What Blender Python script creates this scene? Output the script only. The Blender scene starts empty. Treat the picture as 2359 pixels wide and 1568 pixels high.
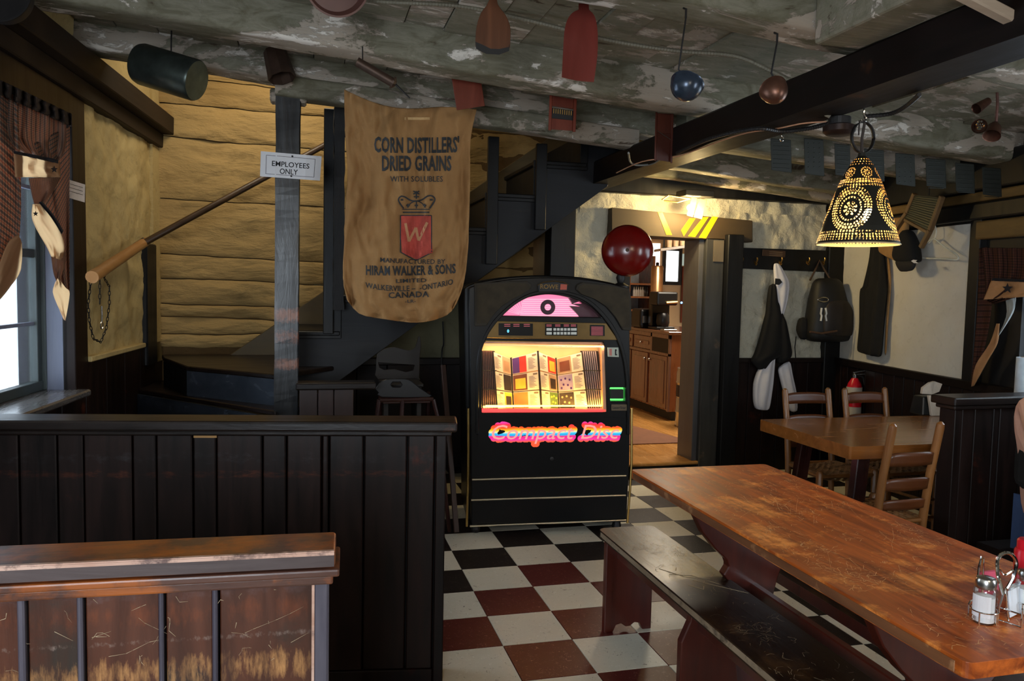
import bpy, bmesh, math, random
import numpy as np
from mathutils import Vector, Matrix, noise as mnoise
random.seed(7)
D = bpy.data; SC = bpy.context.scene; COL = SC.collection
R = math.radians

# ------------------------------------------------------------------ camera
F_PX = 1822.2
YAW, PITCH, ROLL = R(14.58), R(-3.873), R(1.217)
CAM = Vector((-0.8027, -3.4297, 1.5025))
FW = Vector((math.sin(YAW)*math.cos(PITCH), math.cos(YAW)*math.cos(PITCH), math.sin(PITCH)))
_r = Vector((math.cos(YAW), -math.sin(YAW), 0)); _u = _r.cross(FW)
RT = math.cos(ROLL)*_r + math.sin(ROLL)*_u
UP = -math.sin(ROLL)*_r + math.cos(ROLL)*_u
cd = D.cameras.new('camera'); co = D.objects.new('camera', cd); COL.objects.link(co)
cd.sensor_width = 36; cd.lens = F_PX/2359*36; cd.clip_start = .05; cd.clip_end = 100
m = Matrix((RT, UP, -FW)).transposed().to_4x4(); m.translation = CAM; co.matrix_world = m
SC.camera = co

# ------------------------------------------------------------------ light and exposure
SC.view_settings.view_transform = 'Standard'; SC.view_settings.look = 'None'
SC.view_settings.gamma = 1; SC.view_settings.use_curve_mapping = False
SC.view_settings.exposure = 0.12
wd = D.worlds.new('world'); SC.world = wd; wd.use_nodes = True
bg = wd.node_tree.nodes['Background']; bg.inputs[0].default_value = (.72, .86, 1, 1); bg.inputs[1].default_value = 7.0
def area(name, loc, target, sx, sy, power, color):
    l = D.lights.new(name, 'AREA'); l.shape = 'RECTANGLE'; l.size = sx; l.size_y = sy; l.energy = power; l.color = color
    o = D.objects.new(name, l); COL.objects.link(o); o.location = loc
    o.rotation_euler = (Vector(target)-Vector(loc)).to_track_quat('-Z', 'Y').to_euler()
    return o
def point(name, loc, power, color, r=.03):
    l = D.lights.new(name, 'POINT'); l.energy = power; l.color = color; l.shadow_soft_size = r
    o = D.objects.new(name, l); COL.objects.link(o); o.location = loc
    return o
area('daylight_rear_left_window', (-1.75, -4.6, 1.55), (-.2, 1, 1.6), 1.2, 1.2, 82, (.80, .90, 1))
area('daylight_rear_right_window', (2.95, -3.2, 1.5), (0, .3, 1.4), 1.4, 1.2, 84, (.84, .92, 1))
area('daylight_right_window', (3.1, -.75, 1.55), (0.6, -.5, 1.1), .9, .9, 10, (.75, .9, 1))
area('warm_fill_rear', (0.2, -4.3, 2.2), (.3, .5, .6), .5, .5, 11, (1, .80, .55))  # added unseen warm light behind the camera, no lamp known there
area('stair_landing_lamp', (-.9, 2.1, 3.3), (-1.0, 2.8, 1.2), .9, .5, 14, (1, .88, .66))
area('kitchen_lamp', (3.2, 4.0, 2.38), (2.9, 4.0, 0), .9, .9, 95, (1, .88, .7))

# ------------------------------------------------------------------ back-projection of a sight line onto a plane of the room
def W(u, v, x=None, y=None, z=None, pl=None):
    d = FW + RT*((u-1179.5)/F_PX) - UP*((v-784)/F_PX)
    if pl: t = (pl[0]-CAM).dot(pl[1])/d.dot(pl[1])
    elif x is not None: t = (x-CAM.x)/d.x
    elif y is not None: t = (y-CAM.y)/d.y
    else: t = (z-CAM.z)/d.z
    return CAM + d*t
def C(r, g, b): return tuple(((c/255)/12.92 if c < 11 else ((c/255+.055)/1.055)**2.4) for c in (r, g, b))+(1,)

# ------------------------------------------------------------------ materials
class NT:
    def __init__(s, name):
        s.m = D.materials.new(name); s.m.use_nodes = True; s.t = s.m.node_tree; s.n = s.t.nodes; s.l = s.t.links
        s.p = s.n['Principled BSDF']; s.out = s.n['Material Output']
    def node(s, t, **k):
        n = s.n.new(t)
        for a, b in k.items():
            if a.startswith('i_'):
                key = a[2:]; key = int(key) if key.isdigit() else key
                if hasattr(b, 'is_output') or hasattr(b, 'links'): s.l.new(b, n.inputs[key])
                else: n.inputs[key].default_value = b
            else: setattr(n, a, b)
        return n
    def math(s, op, a, b=0.0, c=None):
        n = s.n.new('ShaderNodeMath'); n.operation = op
        for i, v in enumerate((a, b, c)):
            if v is None: continue
            if isinstance(v, (int, float)): n.inputs[i].default_value = v
            else: s.l.new(v, n.inputs[i])
        return n.outputs[0]
    def mix(s, f, a, b, bt='MIX'):
        n = s.n.new('ShaderNodeMix'); n.data_type = 'RGBA'; n.blend_type = bt
        for i, v in ((0, f), (6, a), (7, b)):
            if isinstance(v, (int, float, tuple)): n.inputs[i].default_value = v
            else: s.l.new(v, n.inputs[i])
        return n.outputs[2]
    def ramp(s, f, stops, interp='LINEAR'):
        n = s.n.new('ShaderNodeValToRGB'); cr = n.color_ramp; cr.interpolation = interp
        while len(cr.elements) < len(stops): cr.elements.new(.5)
        for e, (p, c) in zip(cr.elements, stops): e.position = p; e.color = c if len(c) == 4 else tuple(c)+(1,)
        s.l.new(f, n.inputs[0]); return n.outputs[0]
    def coords(s, scale=(1, 1, 1), rnd=True, rot=(0, 0, 0)):
        tc = s.n.new('ShaderNodeTexCoord'); v = tc.outputs['Object']
        if rnd:
            oi = s.n.new('ShaderNodeObjectInfo'); va = s.n.new('ShaderNodeVectorMath'); va.operation = 'ADD'
            sc = s.math('MULTIPLY', oi.outputs['Random'], 37.0)
            s.l.new(v, va.inputs[0]); s.l.new(sc, va.inputs[1]); v = va.outputs[0]
        mp = s.n.new('ShaderNodeMapping'); mp.inputs['Scale'].default_value = scale; mp.inputs['Rotation'].default_value = rot
        s.l.new(v, mp.inputs[0]); return mp.outputs[0]
    def noise(s, vec, scale, detail=4, rough=.55, dist=0):
        n = s.n.new('ShaderNodeTexNoise'); n.inputs['Scale'].default_value = scale; n.inputs['Detail'].default_value = detail
        n.inputs['Roughness'].default_value = rough; n.inputs['Distortion'].default_value = dist; s.l.new(vec, n.inputs['Vector']); return n.outputs[0]
    def bump(s, h, strength=.3, dist=.01):
        n = s.n.new('ShaderNodeBump'); n.inputs['Strength'].default_value = strength; n.inputs['Distance'].default_value = dist
        s.l.new(h, n.inputs['Height']); s.l.new(n.outputs[0], s.p.inputs['Normal'])
    def set(s, **k):
        for a, b in k.items():
            i = s.p.inputs[a.replace('_', ' ')]
            if isinstance(b, (int, float, tuple)): i.default_value = b
            else: s.l.new(b, i)
        return s.m
G0 = (0, 0, 0, 1); G1 = (1, 1, 1, 1)
def plain(name, c, rough=.5, metal=0, emit=0, ecol=None, spec=.5, var=.12):
    n = NT(name); v = n.coords(rnd=True)
    f = n.noise(v, 14, 3)
    a = tuple(x*(1-var) for x in c[:3])+(1,); b = tuple(min(1, x*(1+var)) for x in c[:3])+(1,)
    col = n.ramp(f, [(.3, a), (.7, b)])
    n.set(Base_Color=col, Roughness=rough, Metallic=metal, Specular_IOR_Level=spec)
    if emit: n.set(Emission_Color=ecol or c, Emission_Strength=emit)
    return n.m
def glow(name, c, s):
    n = NT(name); n.set(Base_Color=tuple(x*.3 for x in c[:3])+(1,), Emission_Color=c, Emission_Strength=s, Roughness=.4); return n.m
def wood(name, c1, c2, axis='z', scale=6, rough=.4, wear=None, wear_amt=.5, wear_scale=3, scratch=0, scol=None, bump=.25, var=.3, rnd=True, coat=0, bands=(), spec=.5):
    n = NT(name); st = {'x': (.12, 1, 1), 'y': (1, .12, 1), 'z': (1, 1, .12)}[axis]
    v = n.coords(st, rnd=rnd); g = n.noise(v, scale*4, 6, .6, .6); g2 = n.noise(n.coords(rnd=rnd), scale*.5, 3)
    col = n.ramp(g, [(.3, c1), (.7, c2)])
    col = n.mix(n.math('MULTIPLY', g2, .6), col, tuple(x*.45 for x in c1[:3])+(1,))
    rg = n.math('ADD', n.math('MULTIPLY', g, .25), rough-.1)
    if wear:
        w = n.noise(n.coords((1, 1, 1), rnd=rnd), wear_scale, 7, .68)
        wm = n.ramp(w, [(1-wear_amt-.03, G0), (1-wear_amt+.07, G1)])
        wm = n.math('MULTIPLY', wm, n.ramp(g, [(.35, (.3, .3, .3, 1)), (.6, G1)]))
        col = n.mix(wm, col, wear)
    if bands:
        tz = n.n.new('ShaderNodeTexCoord'); sz = n.n.new('ShaderNodeSeparateXYZ'); n.l.new(tz.outputs['Object'], sz.inputs[0])
        for (z0, hw, bc_, amt, st2) in bands:      # wear at a height, broken up by the grain
            d = n.math('DIVIDE', n.math('ABSOLUTE', n.math('SUBTRACT', sz.outputs[2], z0)), hw)
            nz_ = n.noise(n.coords(st2, rnd=rnd), 9, 6, .7)
            mk = n.ramp(n.math('SUBTRACT', n.math('ADD', nz_, amt), n.math('MULTIPLY', n.math('MULTIPLY', d, d), .5)), [(.44, G0), (.74, G1)])
            mk = n.math('MULTIPLY', mk, n.ramp(g, [(.35, (.25, .25, .25, 1)), (.6, G1)]))
            col = n.mix(n.math('MULTIPLY', mk, .8), col, bc_)
    oi = n.n.new('ShaderNodeObjectInfo')
    hv = n.node('ShaderNodeHueSaturation'); n.l.new(col, hv.inputs['Color'])
    n.l.new(n.math('ADD', n.math('MULTIPLY', oi.outputs['Random'], var), 1-var/2), hv.inputs['Value'])
    n.set(Base_Color=hv.outputs[0], Roughness=rg, Specular_IOR_Level=spec, Coat_Weight=coat, Coat_Roughness=.15)
    n.bump(g, bump, .003); return n.m
def plaster(name, c, c2, sc=9, bump=.6, dist=.012, var=.3, stretch=(1, 1, 1)):
    n = NT(name); v = n.coords(stretch, rnd=True); g = n.noise(v, sc, 8, .62, .4); g2 = n.noise(v, sc*.25, 3); g3 = n.noise(v, sc*5, 4, .7)
    col = n.mix(n.math('MULTIPLY', g2, 1.1), c, c2); col = n.mix(n.ramp(g, [(.3, (var,)*3+(1,)), (.45, G0)]), col, tuple(x*.35 for x in c2[:3])+(1,))
    n.set(Base_Color=col, Roughness=.85, Specular_IOR_Level=.25); n.bump(n.math('ADD', g, n.math('MULTIPLY', g3, .25)), bump, dist); return n.m
def peeled(name, c1, c2, c3, cw, amt=.5, st=(.35, 1, 1), sc=3.5):
    n = NT(name); v = n.coords(st, rnd=True)
    a = n.noise(v, sc, 9, .66, .5); b = n.noise(v, sc*2.6, 8, .7, .8); g = n.noise(n.coords((.06, 1, 1)), 26, 5, .6); big = n.noise(v, sc*.4, 2)
    base = n.mix(n.ramp(b, [(.4, G0), (.6, G1)]), c1, c2)
    m1 = n.ramp(n.math('ADD', a, n.math('MULTIPLY', n.math('SUBTRACT', big, .5), .5)), [(1-amt-.015, G0), (1-amt+.015, G1)])
    col = n.mix(m1, base, c3)
    m2 = n.ramp(n.math('MULTIPLY', n.math('ADD', a, b), .5), [(.555, G0), (.58, G1)])
    col = n.mix(m2, col, cw)
    m3 = n.ramp(n.math('ADD', n.math('MULTIPLY', b, .5), n.math('MULTIPLY', g, .5)), [(.36, G1), (.41, G0)])
    col = n.mix(n.math('MULTIPLY', m3, .85), col, C(58, 40, 25))
    n.set(Base_Color=col, Roughness=.7, Specular_IOR_Level=.3)
    h = n.math('ADD', n.math('MULTIPLY', m1, -.5), n.math('ADD', n.math('MULTIPLY', m2, .5), n.math('MULTIPLY', g, .9)))
    n.bump(h, .7, .008); return n.m
def plaid(name, c0, c1, c2, k=26, trans=0, ky=None):
    n = NT(name); tc = n.n.new('ShaderNodeTexCoord'); sp = n.n.new('ShaderNodeSeparateXYZ'); n.l.new(tc.outputs['UV'], sp.inputs[0])
    def stripe(o, ph, w):
        f = n.math('FRACT', n.math('ADD', n.math('MULTIPLY', o, (ky or k) if o == sp.outputs[1] else k), ph)); return n.math('LESS_THAN', f, w)
    col = c0
    for o in (sp.outputs[0], sp.outputs[1]):
        col = n.mix(n.math('MULTIPLY', stripe(o, 0, .38), .62), col, c1)
        col = n.mix(n.math('MULTIPLY', stripe(o, .4, .16), .75), col, c2)
    n.set(Base_Color=col, Roughness=.9, Specular_IOR_Level=.1)
    if trans:
        tr = n.node('ShaderNodeBsdfTranslucent'); n.l.new(col, tr.inputs[0]); mx = n.node('ShaderNodeMixShader'); mx.inputs[0].default_value = trans
        n.l.new(n.p.outputs[0], mx.inputs[1]); n.l.new(tr.outputs[0], mx.inputs[2]); n.l.new(mx.outputs[0], n.out.inputs[0])
    return n.m
def glassm(name, tint=(1, 1, 1, 1), refl=.12):
    n = NT(name); t = n.node('ShaderNodeBsdfTransparent'); t.inputs[0].default_value = tint; g = n.node('ShaderNodeBsdfGlossy'); g.inputs['Roughness'].default_value = .05
    fr = n.node('ShaderNodeFresnel'); fr.inputs[0].default_value = 1.45
    mx = n.node('ShaderNodeMixShader'); n.l.new(n.math('ADD', n.math('MULTIPLY', fr.outputs[0], .8), refl*.3), mx.inputs[0]); n.l.new(t.outputs[0], mx.inputs[1]); n.l.new(g.outputs[0], mx.inputs[2]); n.l.new(mx.outputs[0], n.out.inputs[0]); return n.m

M = {}
M['dark'] = wood('dark_stained_boards', C(18, 11, 9), C(36, 19, 14), 'z', 5, .42, C(84, 34, 18), .34, 2.2, bump=.2, var=.6, spec=.25)
M['partition'] = wood('dark_worn_partition', C(18, 11, 9), C(38, 20, 15), 'z', 5, .40, C(84, 34, 18), .30, 2.2, bump=.2, var=.7, spec=.28, bands=[(.80, .03, C(92, 44, 24), .0, (2, 2, 7)), (.86, .05, C(50, 50, 52), -.03, (2, 2, 4))])
M['darkx'] = wood('dark_stained_rail', C(20, 14, 12), C(40, 28, 24), 'x', 5, .3, C(110, 62, 36), .32, 5, bump=.3, spec=.4)
M['darky'] = wood('dark_stained_beam', C(12, 7, 6), C(30, 17, 13), 'y', 5, .5, C(78, 42, 16), .30, 2.5, bump=.3, spec=.2)
M['black'] = wood('black_painted_timber', C(11, 11, 12), C(23, 23, 25), 'z', 4, .45, C(120, 62, 40), .24, 3.5, bump=.5, spec=.3)
M['blackblue'] = wood('black_painted_stair', C(20, 20, 23), C(33, 34, 38), 'x', 4, .5, bump=.4, spec=.3)
M['post'] = wood('black_worn_post', C(14, 14, 16), C(30, 31, 34), 'z', 4, .3, bump=.9, bands=[(1.31, .06, C(158, 100, 72), .24, (6, 6, 5)), (1.19, .07, C(140, 82, 56), .10, (8, 8, 8)), (1.03, .045, C(150, 92, 64), .26, (6, 6, 6))])
M['bench_face'] = wood('worn_red_brown_panel', C(58, 28, 18), C(98, 50, 28), 'z', 5, .3, C(40, 34, 28), .38, 2.5, bump=.35, coat=.35, bands=[(.925, .03, C(96, 74, 74), -.02, (3, 3, 3)), (.885, .05, C(128, 62, 26), -.01, (3, 3, 1)), (.775, .055, C(206, 150, 92), .04, (9, 9, 2)), (.835, .012, C(150, 130, 120), -.02, (9, 9, 5))])
M['bench_cap'] = wood('worn_red_brown_cap', C(70, 48, 44), C(104, 66, 50), 'x', 6, .3, C(158, 84, 30), .50, 3.5, bump=.4, coat=.35, spec=.5)
M['worn_pink'] = wood('pale_worn_cap_edge', C(196, 150, 128), C(226, 190, 172), 'x', 6, .35, C(90, 66, 62), .45, 12, bump=.5)
M['batten'] = wood('grey_sheen_batten', C(70, 66, 78), C(104, 98, 108), 'z', 4, .3, C(150, 110, 90), .3, 8, bump=.2)  # bluish lightness is the window's reflection put into the colour
M['table'] = wood('scratched_orange_oak', C(120, 48, 12), C(222, 112, 34), 'y', 7, .42, C(238, 150, 70), .44, 5.5, bump=.35, coat=.08, rnd=False, spec=.4)
M['table_edge'] = wood('worn_oak_edge', C(96, 58, 38), C(140, 90, 56), 'y', 5, .35, C(180, 130, 90), .42, 8, bump=.3)
M['redleg'] = wood('red_brown_trestle', C(66, 22, 14), C(92, 34, 20), 'z', 4, .3, bump=.15, coat=.3)
M['benchtop'] = wood('dark_scratched_bench', C(28, 17, 12), C(54, 34, 20), 'y', 5, .3, C(84, 58, 30), .42, 2.2, bump=.3, coat=.06, spec=.35)
M['worn_edge'] = wood('bench_worn_edge', C(130, 110, 88), C(170, 148, 122), 'y', 5, .4, C(60, 50, 42), .45, 9, bump=.3)
M['smalltable'] = wood('honey_brown_tabletop', C(136, 80, 34), C(176, 110, 50), 'x', 4, .22, bump=.1, coat=.6)
M['chairwood'] = wood('light_brown_chair', C(128, 80, 38), C(160, 106, 54), 'z', 5, .35, bump=.15, coat=.2)
M['slat'] = wood('brown_chair_slat', C(88, 46, 20), C(112, 62, 28), 'x', 5, .35, bump=.15)
M['splint'] = wood('woven_splint', C(120, 82, 48), C(170, 126, 80), 'x', 8, .5, C(50, 30, 16), .45, 14, bump=.3)
M['redwood'] = wood('red_wooden_ware', C(92, 34, 20), C(122, 50, 28), 'z', 4, .35, bump=.15)
M['brownwood'] = wood('brown_wooden_ware', C(70, 38, 20), C(104, 58, 28), 'z', 5, .4, C(40, 30, 30), .36, 6, bump=.2)
M['rail'] = wood('light_handrail', C(170, 116, 62), C(196, 142, 84), 'y', 5, .4, bump=.15)
M['cab'] = wood('kitchen_cabinet_oak', C(120, 66, 34), C(150, 88, 48), 'z', 4, .25, bump=.1, coat=.4)
M['kfloor'] = wood('kitchen_floorboard', C(176, 122, 62), C(206, 152, 86), 'y', 4, .22, bump=.1, coat=.5)
M['peel'] = peeled('peeled_paint_joist', C(96, 92, 74), C(124, 120, 104), C(160, 148, 134), C(216, 208, 198), .47, (.4, 1, 1), 5.5)
M['peel2'] = peeled('peeled_paint_board', C(112, 108, 90), C(130, 124, 108), C(158, 144, 130), C(196, 186, 174), .45, (.5, 1, 1), 5)
M['yellow'] = plaster('yellow_limewash', C(192, 160, 104), C(152, 124, 78), 6, 1.0, .03, .55, (.4, 1, 1.3))
M['yellow2'] = plaster('yellow_rough_plaster', C(200, 176, 120), C(180, 156, 106), 16, .7, .012)
M['white'] = plaster('white_rough_plaster', C(206, 200, 180), C(186, 180, 160), 8, 1.0, .03, .12)
M['white2'] = plaster('white_smooth_plaster', C(216, 213, 204), C(202, 198, 188), 20, .3, .006, .15)
M['cream'] = plaster('kitchen_wall_paint', C(200, 170, 130), C(180, 150, 110), 12, .2, .005, .1)
M['steel'] = plain('brushed_steel', C(190, 188, 184), .25, 1)
M['chrome'] = plain('chrome', C(225, 225, 225), .08, 1, var=.02)
M['satin'] = plain('satin_chrome_trim', C(232, 222, 196), .42, 1, var=.02)
M['brass'] = plain('brass_trim', C(214, 176, 104), .36, 1)
M['copper'] = plain('aged_copper', C(112, 78, 64), .38, .8, var=.4)
M['iron'] = plain('dark_iron', C(44, 42, 42), .5, .6)
M['darktin'] = plain('dark_tin', C(70, 78, 74), .34, .7, var=.3)
M['blue_tin'] = plain('blue_grey_enamel', C(50, 60, 74), .25, .5, var=.3)
M['rust'] = plain('rusty_tin', C(78, 60, 50), .5, .6, var=.3)
M['blackgloss'] = plain('black_gloss_panel', C(11, 11, 12), .32, 0, spec=.28)
M['blackmat'] = plain('black_matt', C(16, 15, 15), .6)
M['grille'] = plain('brown_grille_cloth', C(44, 37, 26), .8)
M['gold'] = plain('gold_brown_panel', C(118, 94, 54), .3, .6)
M['paper'] = plain('white_paper', C(226, 226, 230), .8, var=.03)
M['tan'] = plain('tan_cloth', C(176, 130, 88), .9)
M['navy'] = plain('dark_navy_trim', C(24, 24, 34), .9)
M['red'] = plain('red_enamel', C(98, 9, 6), .2, 0, spec=.6, var=.08)
M['redplastic'] = plain('red_plastic', C(214, 24, 44), .3, var=.05)
M['pinkpaper'] = plain('pink_sweetener_paper', C(220, 90, 120), .7)
M['whitecloth'] = plain('white_sportswear', C(214, 212, 218), .8, var=.04)
M['blackcloth'] = plain('black_cloth', C(11, 10, 10), .9, var=.3)
M['tancoat'] = plain('tan_canvas', C(160, 122, 76), .85)
M['ink'] = plain('black_ink', C(30, 30, 32), .8)
M['stencil'] = plain('dark_blue_grey_stencil', C(52, 54, 56), .95, var=.45)
M['redprint'] = plain('red_shield_print', C(178, 74, 62), .95, var=.25)
M['skin'] = plain('skin', C(208, 160, 140), .5, var=.06)
M['jeans'] = plain('blue_denim', C(40, 60, 96), .9)
M['keyw'] = plain('white_key', C(215, 215, 205), .4)
M['glass'] = glassm('clear_glass')
M['greenlit'] = glow('green_backlight', (.12, .9, .15, 1), 1.6)
M['salt'] = plain('white_granules', C(235, 238, 240), .8, var=.04)
M['yellowstripe'] = plain('yellow_lintel_stripe', C(236, 186, 20), .35, var=.1)  # flat yellow of the slanted lintel strips

def tilemat(name, c, fleck, fl2):
    n = NT(name); v = n.coords((1, 1, 1), rnd=True)
    a = n.noise(v, 46, 4, .75, 1.5); b = n.noise(v, 30, 5, .75, 2)
    col = n.mix(n.ramp(a, [(.595, G0), (.635, G1)]), c, fleck); col = n.mix(n.ramp(b, [(.34, G1), (.38, G0)]), col, fl2)
    dirt = n.noise(v, 4, 5, .6); col = n.mix(n.math('MULTIPLY', dirt, .25), col, tuple(x*.5 for x in c[:3])+(1,))
    n.set(Base_Color=col, Roughness=n.math('ADD', n.math('MULTIPLY', dirt, .25), .26), Specular_IOR_Level=.22); return n.m
M['tile_w'] = tilemat('cream_vinyl_tile', C(214, 206, 186), C(228, 222, 206), C(120, 108, 92))
M['tile_b'] = tilemat('black_vinyl_tile', C(34, 27, 25), C(96, 86, 76), C(20, 18, 18))
M['tile_r'] = tilemat('lit_maroon_vinyl_tile', C(84, 30, 26), C(136, 96, 82), C(50, 18, 16))
def burlap():
    n = NT('burlap'); tc = n.n.new('ShaderNodeTexCoord')
    w1 = n.node('ShaderNodeTexWave', bands_direction='X'); w2 = n.node('ShaderNodeTexWave', bands_direction='Z')
    for w in (w1, w2):
        w.inputs['Scale'].default_value = 95; w.inputs['Distortion'].default_value = 1.5; n.l.new(tc.outputs['Object'], w.inputs['Vector'])
    h = n.math('ADD', w1.outputs[1], w2.outputs[1]); f = n.noise(n.coords(), 5, 6, .6)
    col = n.mix(f, C(186, 144, 96), C(146, 106, 66)); col = n.mix(n.math('MULTIPLY', h, .16), col, C(110, 76, 44))
    n.set(Base_Color=col, Roughness=.95, Specular_IOR_Level=.1); n.bump(h, .4, .002); return n.m
M['burlap'] = burlap()
M['plaid'] = plaid('brown_plaid_curtain', C(178, 146, 120), C(50, 58, 66), C(160, 84, 62), 17, .5, 40)
M['plaid2'] = plaid('dark_plaid_curtain', C(92, 60, 46), C(22, 20, 22), C(60, 30, 28), 14, 0, 30)

# ------------------------------------------------------------------ geometry helper
class Geo:
    def __init__(s): s.v = []; s.f = []; s.uv = {}
    def add(s, vs, fs):
        k = len(s.v); s.v += [Vector(p) for p in vs]; s.f += [tuple(i+k for i in f) for f in fs]; return s
    def box(s, a, b):
        x0, y0, z0 = a; x1, y1, z1 = b
        return s.hexa([(x0, y0, z0), (x1, y0, z0), (x1, y1, z0), (x0, y1, z0), (x0, y0, z1), (x1, y0, z1), (x1, y1, z1), (x0, y1, z1)])
    def hexa(s, p): return s.add(p, [(3, 2, 1, 0), (4, 5, 6, 7), (0, 1, 5, 4), (1, 2, 6, 5), (2, 3, 7, 6), (3, 0, 4, 7)])
    def cbox(s, c, sz, rot=None):
        c = Vector(c); h = Vector(sz)/2; m = rot or Matrix.Identity(3)
        return s.hexa([c+m@Vector((sx*h.x, sy*h.y, sz_*h.z)) for sz_ in (-1, 1) for sx, sy in ((-1, -1), (1, -1), (1, 1), (-1, 1))])
    def beam(s, p, q, w, h, up=(0, 0, 1)):
        p = Vector(p); q = Vector(q); d = (q-p).normalized(); sd = d.cross(Vector(up)).normalized(); u = sd.cross(d)
        L = []
        for e in (p, q): L += [e-sd*w/2-u*h/2, e+sd*w/2-u*h/2, e+sd*w/2+u*h/2, e-sd*w/2+u*h/2]
        return s.add(L, [(3, 2, 1, 0), (4, 5, 6, 7), (0, 1, 5, 4), (1, 2, 6, 5), (2, 3, 7, 6), (3, 0, 4, 7)])
    def tube(s, path, r, n=8, closed=False, flat=1.0):
        path = [Vector(p) for p in path]; N = len(path); rs = r if isinstance(r, (list, tuple)) else [r]*N
        ref = Vector((0, 0, 1)); k = len(s.v); pr = None
        for i, p in enumerate(path):
            a = path[(i-1) % N] if (closed or i) else p; b = path[(i+1) % N] if (closed or i < N-1) else p
            t = (b-a); t = t.normalized() if t.length > 1e-9 else Vector((0, 0, 1))
            if pr is None: pr = t.cross(ref if abs(t.z) < .9 else Vector((1, 0, 0))).normalized()
            else: pr = (pr-t*pr.dot(t)); pr = pr.normalized() if pr.length > 1e-6 else t.orthogonal().normalized()
            q = t.cross(pr)
            s.v += [p+(pr*math.cos(2*math.pi*j/n)+q*math.sin(2*math.pi*j/n)*flat)*rs[i] for j in range(n)]
        for i in range(N if closed else N-1):
            i2 = (i+1) % N
            for j in range(n): s.f.append((k+i*n+j, k+i*n+(j+1) % n, k+i2*n+(j+1) % n, k+i2*n+j))
        if not closed: s.f += [tuple(k+j for j in range(n))[::-1], tuple(k+(N-1)*n+j for j in range(n))]
        return s
    def lathe(s, prof, c=(0, 0, 0), axis=(0, 0, 1), n=24, cap=True):
        c = Vector(c); a = Vector(axis).normalized(); x = a.orthogonal().normalized(); y = a.cross(x); k = len(s.v)
        for r, h in prof: s.v += [c+a*h+(x*math.cos(2*math.pi*j/n)+y*math.sin(2*math.pi*j/n))*max(r, 1e-5) for j in range(n)]
        for i in range(len(prof)-1):
            for j in range(n): s.f.append((k+i*n+j, k+i*n+(j+1) % n, k+(i+1)*n+(j+1) % n, k+(i+1)*n+j))
        if cap: s.f += [tuple(k+j for j in range(n))[::-1], tuple(k+(len(prof)-1)*n+j for j in range(n))]
        return s
    def sphere(s, c, r, n=16, sq=(1, 1, 1)):
        c = Vector(c); k = len(s.v); m_ = n//2
        for i in range(m_+1):
            th = math.pi*i/m_
            for j in range(n):
                ph = 2*math.pi*j/n; s.v.append(c+Vector((math.sin(th)*math.cos(ph)*r*sq[0], math.sin(th)*math.sin(ph)*r*sq[1], math.cos(th)*r*sq[2])))
        for i in range(m_):
            for j in range(n): s.f.append((k+i*n+j, k+(i+1)*n+j, k+(i+1)*n+(j+1) % n, k+i*n+(j+1) % n))
        return s
    def grid(s, fn, nu, nv, thick=0, skip=None):
        k = len(s.v)
        for j in range(nv+1):
            for i in range(nu+1): s.v.append(Vector(fn(i/nu, j/nv)))
        for j in range(nv):
            for i in range(nu):
                if skip and skip((i+.5)/nu, (j+.5)/nv): continue
                a = k+j*(nu+1)+i; s.f.append((a, a+1, a+nu+2, a+nu+1))
                s.uv[len(s.f)-1] = [(i/nu, j/nv), ((i+1)/nu, j/nv), ((i+1)/nu, (j+1)/nv), (i/nu, (j+1)/nv)]
        return s
    def plate(s, outer, holes, mp, d0, d1):
        """flat plate with holes; outer/holes: 2-D loops; mp(x, y, d) -> 3-D; from depth d0 to d1"""
        bm = bmesh.new(); loops = []
        for lp in [outer]+list(holes):
            vs = [bm.verts.new((p[0], p[1], 0)) for p in lp]; loops.append(vs)
            for i in range(len(vs)): bm.edges.new((vs[i], vs[(i+1) % len(vs)]))
        bmesh.ops.triangle_fill(bm, use_beauty=True, edges=bm.edges[:], normal=(0, 0, 1))
        bm.verts.index_update(); k = len(s.v); n = len(bm.verts)
        pts = [v.co.copy() for v in bm.verts]
        s.v += [Vector(mp(p.x, p.y, d0)) for p in pts]+[Vector(mp(p.x, p.y, d1)) for p in pts]
        for f in bm.faces:
            ids = [v.index for v in f.verts]; s.f.append(tuple(k+i for i in ids)); s.f.append(tuple(k+n+i for i in reversed(ids)))
        for vs in loops:
            for i in range(len(vs)):
                a, b = vs[i].index, vs[(i+1) % len(vs)].index; s.f.append((k+a, k+b, k+n+b, k+n+a))
        bm.free(); return s
    def prism(s, poly, mp, d0, d1): return s.plate(poly, [], mp, d0, d1)
OFF = {}
def mesh_of(name, g, mats, off=None):
    me = D.meshes.new(name); vs = g.v if off is None else [v-off for v in g.v]
    me.from_pydata([tuple(v) for v in vs], [], g.f)
    for m_ in (mats if isinstance(mats, (list, tuple)) else [mats]): me.materials.append(M[m_] if isinstance(m_, str) else m_)
    if g.uv:
        ul = me.uv_layers.new(name='UVMap')
        for fi, uvs in g.uv.items():
            if fi < len(me.polygons):
                for li, uvc in zip(me.polygons[fi].loop_indices, uvs): ul.data[li].uv = uvc
    bm = bmesh.new(); bm.from_mesh(me); bmesh.ops.recalc_face_normals(bm, faces=bm.faces); bm.to_mesh(me); bm.free()
    return me
def smooth_me(me, ang=40):
    me.polygons.foreach_set('use_smooth', [True]*len(me.polygons))
    bm = bmesh.new(); bm.from_mesh(me)
    for e in bm.edges:
        if len(e.link_faces) == 2 and e.calc_face_angle(0) > R(ang): e.smooth = False
    bm.to_mesh(me); bm.free()
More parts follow.
